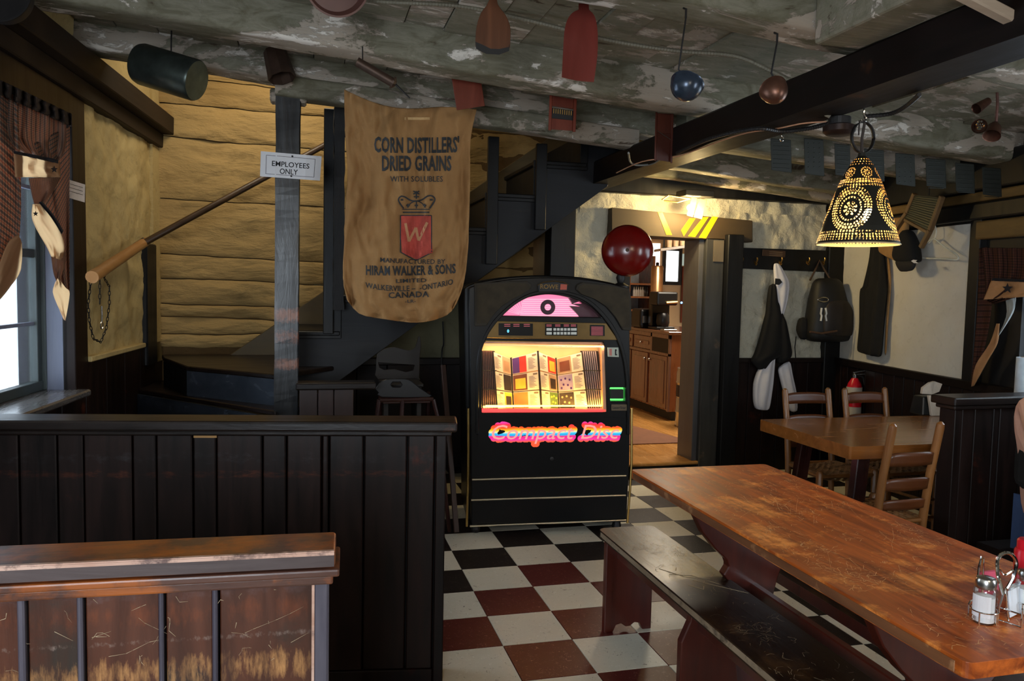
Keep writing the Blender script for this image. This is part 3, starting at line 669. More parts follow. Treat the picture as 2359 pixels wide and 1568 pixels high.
# handrail: dark pole, thick light end, chain
hr = thing('stair_handrail', 'wooden stair handrail, thick pale end piece joined to a dark thin pole', 'handrail', (-1.9, 2.0, 1.5))
a = LW(*lwp(212, 638), .10); b = LW(*lwp(330, 560, .10), .10)
a = W(212, 638, pl=(PL0+NL*.12, NL)); b = W(330, 560, pl=(PL0+NL*.12, NL)); c = W(800, 306, y=2.72)
g = Geo(); g.tube([a, b+(b-a)*.05], [.034, .03], 14); obj('pale_end_piece', g, 'rail', hr, smooth=True, label='thick pale wooden end piece')
g = Geo(); g.tube([b-(b-a)*.02, c, c+(c-b)*.9], .022, 10); obj('dark_pole', g, wood('dark_pole', C(58, 38, 20), C(84, 58, 32), 'x', 4, .4), hr, smooth=True)
g = Geo(); g.tube([b+Vector((-.06, .02, -.01)), b+Vector((.0, 0, .03)), b+Vector((.03, 0, .0))], .008, 6); obj('bracket', g, 'iron', hr)
# chain draped over the pale end of the handrail
ch = thing('hanging_chain', 'dark link chain looped over the pale end of the handrail', 'chain', tuple(a+Vector((0, 0, -.3))))
def chain(path_px, off, nm, r=.006):
    pts = [W(u, v, pl=(PL0+NL*off, NL)) for u, v in path_px]
    L = [0]; 
    for i in range(1, len(pts)): L.append(L[-1]+(pts[i]-pts[i-1]).length)
    n = int(L[-1]/.026); g = Geo()
    for k in range(n):
        s = (k+.5)/n*L[-1]; i = max(j for j in range(len(L)-1) if L[j] <= s); t = (s-L[i])/(L[i+1]-L[i]); c_ = pts[i].lerp(pts[i+1], t); d = (pts[i+1]-pts[i]).normalized()
        sd = d.cross(NL).normalized() if k % 2 else NL.copy()
        ring = [c_+d*math.cos(q)*.017+sd*math.sin(q)*r for q in [2*math.pi*e/8 for e in range(8)]]
        g.tube(ring, .0022, 5, closed=True)
    return obj(nm, g, 'iron', ch)
chain([(243, 608), (240, 640), (252, 660), (252, 700), (245, 755), (232, 788), (215, 780), (206, 740), (203, 700), (208, 660), (209, 646)], .07, 'long_chain')
chain([(230, 630), (230, 700)], .075, 'short_chain')
g = Geo(); cc = W(234, 725, pl=(PL0+NL*.075, NL)); g.tube([cc+Vector((0, 0, .05)), cc+Vector((0, .006, 0)), cc+Vector((0, -.004, -.045))], .006, 6); g.tube([cc+DL*(.02*math.cos(q))+Vector((0, 0, -.06+.02*math.sin(q))) for q in [math.pi*2*e/10 for e in range(10)]], .0035, 5, closed=True); obj('snap_hook', g, 'steel', ch)

# ================================================================== BOOTH PARTITIONS
def frame_map(P, d):
    """local (s, z, o): s along d, o towards the viewer"""
    P = Vector(P); d = Vector(d).normalized(); n = Vector((d.y, -d.x, 0))
    if n.dot(CAM-P) < 0: n = -n
    return (lambda s, z, o=0.0: P+d*s+n*o+Vector((0, 0, z))), n
def mbox(g, mp, s0, s1, z0, z1, o0, o1):
    return g.hexa([mp(s0, z0, o0), mp(s1, z0, o0), mp(s1, z0, o1), mp(s0, z0, o1), mp(s0, z1, o0), mp(s1, z1, o0), mp(s1, z1, o1), mp(s0, z1, o1)])
Rp = W(1019, 1568, z=0); Rp.z = 0; Lp = W(0, 985, z=.968); Lp.z = 0
mp, nn = frame_map(Rp, Lp-Rp)
def fs(u, v, mp=None, P=None, n=None, d=None):
    p = W(u, v, pl=(P, n)); return (p-P).dot(d)
dP = (Lp-Rp).normalized()
bw = thing('booth_partition', 'wide dark wood panelled booth partition across the left, in front of the stairs', 'booth', tuple(Rp))
gs = [fs(u, 1150, P=Rp, n=nn, d=dP) for u in (1001, 937, 837, 757, 741, 659, 604, 498, 444, 360, 305, 193, 132, 44)]
gs += [gs[-1]+.13, gs[-1]+.27, gs[-1]+.38]
for i in range(len(gs)-1):
    a, b = gs[i], gs[i+1]; g = Geo(); bt = abs(i-2) == 1 and False
    mbox(g, mp, a+.003, b-.003, .05, .945, -.03, .006 if i == 3 else random.uniform(-.002, .002)); obj('board', g, 'partition', bw, bevel=.004)
g = Geo(); mbox(g, mp, 0, gs[0]-.002, 0, .95, -.045, .012); obj('end_stile', g, 'partition', bw, bevel=.004)
g = Geo(); mbox(g, mp, gs[0], gs[-1], 0, .05, -.02, .008); obj('bottom_rail', g, 'dark', bw, bevel=.003)
g = Geo(); mbox(g, mp, -.02, gs[-1]+.05, .945, .962, -.06, .022); obj('moulding', g, 'darkx', bw, bevel=.006, seg=2)
g = Geo(); mbox(g, mp, -.04, gs[-1]+.05, .962, 1.0, -.12, .035); obj('cap_rail', g, 'darkx', bw, bevel=.008, seg=2)
g = Geo(); a, b = [fs(u, 1000, P=Rp, n=nn, d=dP) for u in (500, 447)]; mbox(g, mp, a, b, .935, .945, 0, .006); obj('bare_chip', g, 'tancoat', bw, label='small bare tan wood chip under the moulding')
g = Geo(); mbox(g, mp, .0, gs[-1], 0, .94, -.10, -.05); obj('back_panel', g, 'blackmat', bw)

# low ledge partition right of the post
lp = thing('low_booth_back', 'low booth back with dark cap and red brown panel right of the timber post', 'booth', (-.84, 1.12, 0))
a = W(690, 880, y=1.12); b = W(865, 874, y=1.12)
g = Geo(); g.box((a.x-.02, 1.07, a.z-.04), (b.x, 1.20, a.z)); obj('cap_rail', g, 'darkx', lp, bevel=.008, seg=2)
for q, (u0, u1) in enumerate(((690, 731), (733, 768), (770, 814))):
    g = Geo(); g.box((W(u0, 900, y=1.12).x, 1.10, 0), (W(u1, 900, y=1.12).x, 1.14, a.z-.04)); obj('board', g, wood('dim_red_panel', C(34, 16, 12), C(52, 24, 17), 'z', 4, .4) if q == 0 else D.materials['dim_red_panel'], lp, bevel=.003)

# foreground bench back
A = W(770, 1222, z=1.0); B = W(775, 1269, z=1.0); Cc = W(0, 1305, z=1.0); Dd = W(0, 1251, z=1.0)
Pf = Vector((B.x-.012, B.y, 0)); df = (Cc-B); df.z = 0; df.normalize(); mp, nn = frame_map(Pf, df)
fb = thing('bench_back', 'worn red brown panelled bench back with thick cap in the near left foreground', 'bench', tuple(Pf))
g = Geo(); mbox(g, mp, -.01, .95, .968, 1.0, -.125, .0); obj('cap_rail', g, 'bench_cap', fb, bevel=.007, seg=3)
g = Geo(); mbox(g, mp, -.018, .95, .952, .967, -.13, .006); mbox(g, mp, -.006, .95, .932, .951, -.118, -.010); obj('moulding', g, 'bench_cap', fb, bevel=.004, seg=2)
Pp = mp(0, 0, -.03); sx = lambda u: (W(u, 1500, pl=(Pp, nn))-Pf).dot(df)
b_ = [sx(x) for x in (757, 722, 502, 490, 378, 367, 193, 180, 60, 43)]+[sx(43)+.14, sx(43)+.152, .93]
for i in range(len(b_)-1):
    g = Geo()
    if i == 0: mbox(g, mp, b_[0], b_[1], 0, .935, -.07, -.018); obj('end_stile', g, 'batten', fb, bevel=.004)
    elif i % 2: mbox(g, mp, b_[i], b_[i+1]-.004, 0, .935, -.06, -.032); obj('panel', g, 'bench_face', fb, bevel=.002)
    else: mbox(g, mp, b_[i], b_[i+1], 0, .935, -.06, -.024); obj('batten', g, 'batten', fb, bevel=.003)
g = Geo(); mbox(g, mp, .02, .94, 0, .93, -.09, -.062); obj('back_panel', g, 'blackmat', fb)

g = Geo(); mbox(g, mp, -.008, .95, .971, .993, -.01, .0013); obj('painted_front', g, wood('grey_brown_paint', C(70, 58, 58), C(98, 84, 82), 'x', 5, .3, C(150, 100, 70), .32, 9, coat=.3), fb)
g = Geo(); mbox(g, mp, b_[1]-.002, b_[1]+.003, .6, .932, -.02, -.0165); obj('worn_edge', g, 'worn_pink', fb)
g = Geo(); nE = 60
for k in range(nE):
    s0 = -.008+.95*k/nE; s1 = -.008+.95*(k+1)/nE; w0 = .004+.005*abs(nz(k*.7, 3)); mbox(g, mp, s0, s1, .9965-w0, .9985, -.002, .0012); mbox(g, mp, s0, s1, .9985, 1.0006, -.006-w0*.7, -.001)
obj('worn_edge', g, 'worn_pink', fb, label='pale worn front edge of the cap')
scr_pale = plain('pale_scratch', C(236, 186, 130), .6, var=.15); scr_dim = plain('grey_scratch', C(170, 150, 120), .6, var=.2)
def scratches(parent, mpf, n, x0, x1, y0, y1, ln, wd, mat, seed, clusters=0, ang=None, nm='scratches', wig=.9):
    rg = random.Random(seed); g = Geo(); cl_ = [(rg.uniform(x0, x1), rg.uniform(y0, y1)) for _ in range(clusters)]
    for k in range(n):
        if clusters and rg.random() < .75: c = rg.choice(cl_); x, y = c[0]+rg.gauss(0, .035), c[1]+rg.gauss(0, .035)
        else: x, y = rg.uniform(x0, x1), rg.uniform(y0, y1)
        a = rg.uniform(0, math.pi) if ang is None else rg.gauss(ang, .35); w = wd*rg.uniform(.5, 1.3)
        for q in range(rg.choice((1, 1, 2, 3, 4))):
            l = ln*rg.uniform(.3, 1.4); x2, y2 = x+math.cos(a)*l, y+math.sin(a)*l
            if not (x0 < x2 < x1 and y0 < y2 < y1 and x0 < x < x1 and y0 < y < y1): break
            nx, ny = -math.sin(a)*w/2, math.cos(a)*w/2
            g.add([mpf(x+nx*.3, y+ny*.3), mpf(x2+nx, y2+ny), mpf(x2-nx, y2-ny), mpf(x-nx*.3, y-ny*.3)], [(0, 1, 2, 3)]); x, y = x2, y2; a += rg.uniform(-wig, wig)*1.6
    return obj(nm, g, mat, parent, kind='stuff')
scratches(fb, lambda s, z: mp(s, z, -.0312), 46, .05, .92, .74, .925, .012, .0009, scr_dim, 5)
scratches(fb, lambda s, z: mp(s, z, -.0313), 9, .03, .55, .80, .92, .035, .0010, scr_dim, 8, 0, .15, wig=.25)

# right booth back
rb = thing('booth_partition', 'dark panelled booth back standing at the right end of the small table', 'booth', (2.12, -.28, 0))
mp, nn = frame_map((2.178, -.32, 0), (1, 0.03, 0)); zc = 1.02
g = Geo(); mbox(g, mp, -.0, 1.15, zc-.04, zc, -.12, .03); obj('cap_rail', g, 'darkx', rb, bevel=.006, seg=2)
g = Geo(); mbox(g, mp, .012, 1.15, zc-.06, zc-.04, -.10, .018); obj('moulding', g, 'darkx', rb, bevel=.006, seg=2)
g = Geo(); mbox(g, mp, .03, .075, 0, zc-.06, -.09, .006); obj('end_stile', g, 'dark', rb, bevel=.003)
sr = [.078, .155, .27, .31, .45, .57, .7, .84, .98, 1.12]
for i in range(len(sr)-1):
    g = Geo(); mbox(g, mp, sr[i]+.002, sr[i+1]-.002, 0, zc-.06, -.04, 0); obj('board', g, 'dark', rb, bevel=.003)
g = Geo(); mbox(g, mp, .07, 1.12, 0, zc-.06, -.085, -.045); obj('back_panel', g, 'blackmat', rb)

# ================================================================== LONG TABLE AND BENCHES
def rrect(x0, y0, x1, y1, r, n=5):
    o = []
    for cx, cy, a0 in ((x1-r, y1-r, 0), (x0+r, y1-r, 90), (x0+r, y0+r, 180), (x1-r, y0+r, 270)):
        for k in range(n+1): t = R(a0+90*k/n); o.append((cx+r*math.cos(t), cy+r*math.sin(t)))
    return o
TX0, TX1, TY0, TY1 = .515, 1.15, -2.14, -.386
lt = thing('long_table', 'long scratched orange brown trestle table in the right foreground', 'table', ((TX0+TX1)/2, -1.26, 0))
g = Geo(); g.prism(rrect(TX0, TY0, TX1, TY1, .02), lambda x, y, d: (x, y, d), .714, .7497); tt = obj('tabletop', g, 'table', lt, bevel=.006, seg=3)
g = Geo(); g.box((TX0-.003, TY0+.03, .717), (TX0, TY1-.03, .742)); obj('worn_edge', g, 'table_edge', tt, bevel=.001)
def trestle(y, nm='trestle_leg'):
    c = .80
    L = [(c+.28, .714), (c-.26, .714), (c-.215, .63), (c-.16, .565), (c-.115, .525), (c-.105, .50), (c-.125, .47), (c-.10, .44), (c-.075, .36), (c-.07, .26), (c-.09, .16), (c-.085, .07), (c-.085, .0), (c+.09, 0), (c+.10, .1), (c+.09, .25), (c+.08, .36), (c+.10, .45), (c+.12, .50), (c+.18, .57), (c+.24, .63)]
    g = Geo(); g.prism(L, lambda x, z, d: (x, d, z), y-.02, y+.02); return obj(nm, g, 'redleg', lt, bevel=.004, seg=2)
trestle(-.875); trestle(-1.80); TZ0 = .7500
g = Geo(); g.box((.785, -2.0, .29), (.815, -.83, .43)); obj('stretcher', g, 'redleg', lt, bevel=.004)
def bench(x0, x1, y0, y1, label, edge=True, nm='long_bench', z=.45, legs=()):
    b = thing(nm, label, 'bench', ((x0+x1)/2, (y0+y1)/2, 0))
    g = Geo(); g.prism(rrect(x0, y0, x1, y1, .035), lambda x, y, d: (x, y, d), z-.034, z); t = obj('seat', g, 'benchtop', b, bevel=.009, seg=3)
    if edge: g = Geo(); g.box((x0-.002, y0+.04, z-.026), (x0+.004, y1-.04, z-.006)); obj('worn_edge', g, 'worn_edge', t, bevel=.001, label='bare worn wood along the seat edge')
    g = Geo(); g.box(((x0+x1)/2-.05-.012, y0+.1, z-.12), ((x0+x1)/2-.05+.012, y1-.06, z-.034)); obj('apron', g, 'redleg', b, bevel=.002)
    for k, y in enumerate(legs):
        c = (x0+x1)/2; w = (x1-x0)/2-.02
        if k == 0: L = [(c-w, 0), (c-w, z-.034), (c+w, z-.034), (c+w, 0), (c+w*.62, 0), (c+w*.5, .03), (c+w*.28, .035), (c+w*.1, .02), (c-w*.1, .02), (c-w*.28, .035), (c-w*.5, .03), (c-w*.62, 0)]
        else: L = [(c-w*.75, z-.034), (c-w*.82, z-.09), (c-w*1.1, z-.16), (c-w*1.1, 0), (c-w*.6, 0), (c-w*.4, .04), (c+w*.4, .04), (c+w*.6, 0), (c+w*1.05, 0), (c+w*1.0, .08), (c+w*.7, z-.15), (c+w*.62, z-.034)]
        g = Geo(); g.prism(L, lambda x, zz, d: (x, d, zz), y-.016, y+.016); obj('leg', g, 'redleg', b, bevel=.004, seg=2)
    return b
bench(.442, .705, -2.25, -.215, 'dark scratched bench with worn pale edge, along the near left side of the long table', legs=(-.26, -1.0, -2.0))
bench(.975, 1.235, -2.25, -.30, 'dark bench on the far side of the long table, seen beneath it', edge=False, legs=(-.35, -1.7))

scratches(tt, lambda x, y: (x, y, TZ0), 900, TX0+.02, TX1-.02, TY0+.03, TY1-.03, .017, .0015, scr_pale, 11, 46)
scratches(tt, lambda x, y: (x, y, TZ0), 40, TX0+.05, TX1-.05, TY0+.1, TY1-.1, .07, .0013, scr_pale, 12, 0, 1.3, wig=.1)
bseat = [q for q in D.objects if q.name == 'seat'][0]
scratches(bseat, lambda x, y: (x, y, .4507), 420, .455, .695, -2.1, -.25, .018, .0014, scr_dim, 13, 20)
# carved initials on the near bench
g = Geo(); mpz = lambda x, y: (.575+x*.93-y*.3, -.86+x*-.25+y*.9, .4508)
for pts in ([(-.05, .12), (-.02, .02), (.06, .0)], [(-.06, .05), (.02, .04), (.05, -.06)], [(-.02, -.02), (.08, -.16)], [(-.08, -.08), (-.06, -.13), (-.03, -.09)], [(.0, .1), (.03, .14)]):
    for i in range(len(pts)-1):
        a, b = Vector(mpz(*pts[i])), Vector(mpz(*pts[i+1])); g.beam(a, b, .003, .0006)
o = obj('carved_scratches', g, scr_dim, bseat, kind='stuff')

# ================================================================== SMALL TABLE AND CHAIRS
sm = thing('small_table', 'small thick honey brown table with splayed dark legs by the right wall', 'table', (2.4, .3, 0))
g = Geo(); g.prism(rrect(1.80, -.11, 3.12, .70, .012), lambda x, y, d: (x, y, d), .685, .75); obj('tabletop', g, 'smalltable', sm, bevel=.007, seg=3)
for (u0, v0, u1, v1) in ((1826, 1000, 1800, 1090), (1948, 1040, 1932, 1130)):
    pass
for (tx, ty, bx, by) in ((1.98, .50, 1.93, .56), (1.98, .03, 1.90, .0), (2.95, .03, 3.0, 0), (2.95, .50, 3.0, .56)):
    g = Geo(); g.beam((bx, by, 0), (tx, ty, .69), .075, .05, up=(0, 1, 0)); obj('leg', g, wood('dark_red_table_leg', C(44, 18, 14), C(64, 30, 22), 'z', 4, .25, coat=.5) if 'dark_red_table_leg' not in D.materials else D.materials['dark_red_table_leg'], sm, bevel=.004)
def make_chair(label, loc, rot, group, w=.36, hgt=.89, lean=.07, slats=((.80, .865), (.66, .725), (.53, .59))):
    t = thing('ladderback_chair', label, 'chair', loc, rot, group, world=False)
    # local: seat towards +y, back at y = 0
    bo = lambda z: -lean*max(0, (z-.44)/.45)
    for s in (-1, 1):
        g = Geo(); x = s*(w/2-.018)
        g.tube([(x, .02, 0), (x, 0, .44), (x, bo(.66)*.8, .66), (x, bo(hgt-.03), hgt-.03), (x, bo(hgt-.01), hgt-.01), (x, bo(hgt), hgt)], [.016, .02, .019, .019, .017, .006], 10); obj('back_post', g, 'chairwood', t, smooth=True)
        g = Geo(); xf = s*(w/2+.015); g.tube([(xf, .36, 0), (xf, .36, .455), (xf, .36, .47)], [.017, .021, .012], 10); obj('front_leg', g, 'chairwood', t, smooth=True)
    for z0, z1 in slats:
        def f(a, b, z0=z0, z1=z1):
            x = (a-.5)*(w-.05); z = z0+(z1-z0)*b+(.012*(1-(2*a-1)**4)-.006 if b > .5 else 0); return (x, bo(z)-.022*(1-(2*a-1)**2), z)
        g = Geo(); g.grid(f, 10, 3); obj('back_slat', g, 'slat', t, solid=.01, smooth=True)
    for k, z in enumerate((.13, .24)):
        for s in (-1, 1): g = Geo(); g.tube([(s*(w/2-.018), .012, z), (s*(w/2+.015), .36, z)], .010, 7); obj('rung', g, 'chairwood', t, smooth=True)
        g = Geo(); g.tube([(-w/2-.015, .36, z+.03), (w/2+.015, .36, z+.03)], .010, 7); obj('rung', g, 'chairwood', t, smooth=True)
    for a, b in (((-w/2-.015, .36, .435), (w/2+.015, .36, .435)), ((-w/2+.018, 0, .435), (w/2-.018, 0, .435)), ((-w/2+.018, 0, .435), (-w/2-.015, .36, .435)), ((w/2-.018, 0, .435), (w/2+.015, .36, .435))):
        g = Geo(); g.tube([a, b], .011, 7); obj('seat_rail', g, 'chairwood', t, smooth=True)
    g = Geo(); n = 15
    for k in range(n):
        y = .012+k*(.336/(n-1)); hw = (w/2-.018)+(.033)*(y/.36)+.006
        for dz in (1, -1):
            def f(a, b): return (-hw+2*hw*a, y+(b-.5)*.019, .435+dz*(.012-.0*a)-.018*math.sin(math.pi*a)*1.0+.0035*math.sin(a*n*math.pi+k*math.pi)*(dz))
            g.grid(f, 16, 1)
    for k in range(n):
        a0 = (k+.5)/n
        def f(a, b):
            y = .01+a*.345; hw = (w/2-.018)+.033*(y/.36); x = (-1+2*a0)*hw+(b-.5)*.016; return (x, y, .447-.018*math.sin(math.pi*a0)+.0035*math.sin(a*n*math.pi+k*math.pi+math.pi))
        g.grid(f, 16, 1)
    o = obj('woven_seat', g, 'splint', t, solid=.0025, kind='stuff')
    return t
GC = None
c1 = make_chair('ladder-back chair behind the small table, nearer the doorway post', (2.285, .88, 0), math.pi, None, w=.35, hgt=.90)
c2 = dup(c1, (2.705, .86, 0), math.pi+.04, 'ladder-back chair behind the small table, in front of the fire extinguisher')
c3 = make_chair('ladder-back chair on the near side of the small table, its back to the long table', (1.915, -.335, 0), .05, None, w=.31, hgt=.92, slats=((.715, .775), (.595, .65), (.50, .545)))

# ================================================================== JUKEBOX
JL = W(1075, 1213, z=.05); JR = W(1448, 1205, z=.05); jd = (JR-JL); jd.z = 0; JW = jd.length; jd.normalize(); jn = Vector((jd.y, -jd.x, 0))
if jn.dot(CAM-JL) < 0: jn = -jn
JO = Vector((JL.x, JL.y, 0))
jk = thing('jukebox', 'black arched compact disc jukebox with glowing display against the back wall', 'jukebox', tuple(JO+jd*JW/2))
def J(u, v, o=0.0):
    p = W(u, v, pl=(JO+jn*o, jn)); return ((p-JO).dot(jd), p.z)
def JM(s, z, o=0.0): return JO+jd*s+jn*o+Vector((0, 0, z))
jm = lambda s, z, d: JM(s, z, d)
def jl(pts, o=0.0): return [J(u, v, o) for u, v in pts]
def smoothloop(pts, n=4):
    """Catmull-Rom through px points marked open"""
    out = []
    for i in range(len(pts)-1):
        p0 = pts[max(i-1, 0)]; p1 = pts[i]; p2 = pts[i+1]; p3 = pts[min(i+2, len(pts)-1)]
        for k in range(n):
            t = k/n; out.append(tuple(.5*((2*p1[c])+(-p0[c]+p2[c])*t+(2*p0[c]-5*p1[c]+4*p2[c]-p3[c])*t*t+(-p0[c]+3*p1[c]-3*p2[c]+p3[c])*t**3) for c in (0, 1)))
    out.append(pts[-1]); return out
top = smoothloop([(1072, 664), (1100, 650), (1180, 637), (1262, 633), (1350, 638), (1428, 652), (1456, 664)], 4)
body = jl([(1080, 1212), (1078, 1000), (1074, 800), (1072, 700)]+top+[(1458, 740), (1461, 900), (1459, 1060), (1450, 1206)])
g = Geo(); g.prism(body, jm, -.60, -.14); obj('cabinet', g, 'blackgloss', jk, bevel=.012, seg=2)
# front door of the cabinet, a plate with openings
lun = smoothloop([(1156, 727), (1175, 706), (1205, 689), (1235, 681), (1265, 678), (1300, 682), (1335, 693), (1362, 708), (1386, 731)], 4)
win_ = [(1110, 800), (1113, 792), (1119, 786), (1390, 788), (1393, 800), (1398, 949), (1110, 951)]
bill = [(1405, 892), (1441, 892), (1441, 924), (1406, 924)]
front = jl([(1086, 1208), (1085, 1000), (1082, 760), (1080, 705)]+[(u, v+6) for u, v in top[2:-2]]+[(1450, 700), (1452, 900), (1450, 1060), (1443, 1202)])
g = Geo(); g.plate(front, [jl(lun), jl(win_), jl(bill)], jm, -.14, 0); obj('front_door', g, 'blackgloss', jk, bevel=.004)
# raised arch
arc_o = smoothloop([(1096, 1000), (1097, 850), (1108, 788), (1136, 738), (1180, 697), (1224, 674), (1265, 668), (1310, 672), (1356, 690), (1398, 730), (1428, 780), (1444, 840), (1450, 920), (1450, 1000)], 4)
arc_i = smoothloop([(1103, 1000), (1104, 850), (1115, 790), (1142, 744), (1184, 703), (1226, 681), (1265, 675), (1308, 679), (1352, 697), (1392, 736), (1421, 784), (1437, 842), (1443, 920), (1443, 1000)], 4)
g = Geo(); g.prism(jl(arc_o)+jl(arc_i)[::-1], jm, 0, .014); obj('arch_moulding', g, 'blackgloss', jk, bevel=.003)
for q in ([(1092, 652), (1180, 647), (1214, 648), (1224, 655), (1222, 664), (1204, 676), (1178, 690), (1152, 708), (1132, 730), (1120, 750), (1093, 751)],
          [(1328, 656), (1340, 650), (1400, 655), (1449, 664), (1453, 690), (1453, 761), (1434, 760), (1418, 732), (1396, 706), (1368, 688), (1336, 676), (1326, 666)]):
    g = Geo(); g.prism(jl(q), jm, 0, .016); o = obj('speaker_grille', g, 'grille', jk, bevel=.004)
    cx = sum(a for a, b in q)/len(q); cy = sum(b for a, b in q)/len(q)
    g = Geo(); g.prism(jl([(cx+(a-cx)*.93, cy+(b-cy)*.9) for a, b in q]), jm, .016, .019); obj('grille_cloth', g, plain('grille_cloth', C(52, 43, 28), .9, var=.35), o)
q = [(1240, 672), (1238, 656), (1250, 651), (1275, 648), (1297, 651), (1307, 656), (1306, 671)]
g = Geo(); g.prism(jl(q), jm, .0, .018); pl_ = obj('name_plate', g, 'blackmat', jk, bevel=.002)
g = Geo(); c0 = J(1264, 660); text_geo(g, 'ROWE', lambda x, y: JM(x, y, .0195), w=.11, h=.028, c=c0, offset=.02); obj('lettering', g, 'gold', pl_)
g = Geo(); g.prism(jl([(1290, 654), (1305, 655), (1304, 667), (1289, 667)]), jm, .018, .0195); obj('red_badge', g, plain('orange_badge', C(170, 70, 50), .4), pl_)
g = Geo(); g.tube([JM(*J(u, v), .018) for u, v in [(1237, 657), (1250, 650), (1275, 647), (1298, 650), (1309, 657)]], .0022, 6); obj('plate_trim', g, 'gold', pl_)
# lunette: pink lit recess
pk = glow('pink_backlight', (1, .22, .40, 1), 1.15); wt = glow('white_pink_tube', (1, .50, .62, 1), 1.15); dpk = plain('dark_purple_fan', C(92, 34, 62), .4)
g = Geo(); g.prism(jl([(u, v) for u, v in [(1150, 735), (1150, 700), (1200, 670), (1265, 665), (1340, 672), (1395, 710), (1395, 735)]]), jm, -.139, -.12); lu = obj('pink_backlight', g, pk, jk)
for k in range(9):
    v = 689+k*4.7; g = Geo(); g.prism(jl([(1212-k*.9, v), (1330+k*1.6, v+.5), (1330+k*1.6, v+2.4), (1212-k*.9, v+1.9)]), jm, -.12, -.105); obj('light_slat', g, wt, lu)
for k in range(8):
    a = R(20+k*9); c_ = (1212, 728); g = Geo(); L = 44
    g.tube([JM(*J(c_[0]-math.cos(a)*12, c_[1]-math.sin(a)*8), -.09), JM(*J(c_[0]-math.cos(a)*L, c_[1]-math.sin(a)*L*.8), -.09)], .0028, 5); obj('fan_rib', g, glow('fan_rib_pink', (1, .35, .5, 1), 1.2) if k == 0 else D.materials['fan_rib_pink'], lu)
for q in ([(1312, 680), (1345, 693), (1325, 700)], [(1318, 705), (1362, 708), (1388, 731), (1342, 730)], [(1322, 700), (1350, 700), (1372, 715)]):
    g = Geo(); g.prism(jl(q), jm, -.10, -.07); obj('fan_wing', g, dpk, lu)
c0 = J(1266, 708); g = Geo(); g.lathe([(.020, 0), (.046, 0), (.046, .004), (.020, .004), (.020, 0)], JM(c0[0], c0[1], -.06), jn, 28, cap=False); obj('record_disc', g, plain('grey_disc', C(90, 70, 90), .2, .8), jk)
g = Geo(); g.prism(jl(lun), jm, -.012, -.008); obj('lunette_glass', g, 'glass', jk)
# control band
q = [(1140, 739), (1396, 744), (1418, 776), (1421, 783), (1121, 778), (1124, 765)]
g = Geo(); g.prism(jl(q), jm, 0, .008); band = obj('control_band', g, 'gold', jk, bevel=.002)
redt = glow('red_legend_print', (.8, .15, .18, 1), .35)
def panel(u0, v0, u1, v1, nm, mat='blackgloss', o=.008): g = Geo(); g.prism(jl([(u0, v0), (u1, v0+(u1-u0)*.012), (u1, v1+(u1-u0)*.012), (u0, v1)]), jm, o, o+.003); return obj(nm, g, mat, band)
pa = panel(1148, 744, 1227, 772, 'credit_display'); pb = panel(1255, 745, 1329, 772, 'key_panel'); pc = panel(1358, 748, 1392, 773, 'instruction_panel')
g = Geo()
for u in (1167, 1188, 1212):
    for v in (746, 750): g.prism(jl([(u-6, v), (u+8, v), (u+8, v+1.6), (u-6, v+1.6)]), jm, .011, .0115)
obj('red_legend', g, redt, pa, kind='stuff')
g = Geo(); c0 = J(1170, 762); text_geo(g, '0', lambda x, y: JM(x, y, .0115), h=.018, c=c0, offset=.02); obj('blue_digit', g, glow('blue_digit', (.1, .5, 1, 1), 3), pa, label='glowing blue digit')
g = Geo()
for v in (747, 750):
    for u in (1258, 1278, 1298, 1314): g.prism(jl([(u, v), (u+12, v), (u+12, v+1.5), (u, v+1.5)]), jm, .011, .0115)
obj('red_legend', g, redt, pb, kind='stuff')
for r_ in range(2):
    for k, (u, w_) in enumerate(((1258, 12), (1274, 6), (1282, 6), (1290, 6), (1298, 6), (1306, 6), (1314, 13))):
        g = Geo(); v = 755+r_*9; g.prism(jl([(u, v+.2), (u+w_, v+.2), (u+w_, v+6), (u, v+6)]), jm, .011, .017); obj('key', g, 'keyw', pb)
g = Geo()
for v in range(752, 772, 3): g.prism(jl([(1361, v), (1388, v+.3), (1388, v+1.6), (1361, v+1.4)]), jm, .011, .0115)
obj('red_legend', g, redt, pc, kind='stuff')
# display: lit chamber with title pages
cream = plain('cream_chamber', C(250, 214, 150), .6, var=.02)
ch_ = jl([(1106, 782), (1402, 784), (1404, 955), (1106, 957)])
g = Geo(); x0, z1 = ch_[0]; x1, z0 = ch_[2]
g.hexa([JM(x0, z0, -.138), JM(x1, z0, -.138), JM(x1, z0, -.130), JM(x0, z0, -.130), JM(x0, z1, -.138), JM(x1, z1, -.138), JM(x1, z1, -.130), JM(x0, z1, -.130)]); cb_ = obj('display_chamber', g, cream, jk)
frm = plain('pink_cream_frame', C(232, 178, 140), .5)
for q in ([(1387, 788), (1394, 788), (1398, 949), (1391, 949)], [(1111, 786), (1394, 788), (1394, 793), (1111, 791)]):
    g = Geo(); g.prism(jl(q), jm, -.10, -.012); obj('chamber_frame', g, frm, jk)
g = Geo(); g.prism(jl([(1110, 943), (1397, 943), (1397, 950), (1110, 950)]), jm, -.05, -.012); obj('red_light_bar', g, glow('red_light_bar', (1, .06, .06, 1), 1.5), jk, label='glowing red bar along the display foot')
g = Geo(); g.tube([JM(*J(1120, 936), -.03), JM(*J(1388, 936), -.03)], .005, 6); obj('yellow_tube', g, glow('yellow_tube', (1, .72, .12, 1), 5), jk)
g = Geo(); g.tube([JM(*J(1120, 795), -.03), JM(*J(1388, 797), -.03)], .004, 6); obj('upper_tube', g, glow('upper_tube', (1, .5, .25, 1), 1.2), jk)
e = area('jukebox_display_light', tuple(JM(*J(1255, 938), -.02)), tuple(JM(*J(1255, 830), -.12)), .75, .03, 3.2, (1, .58, .10))
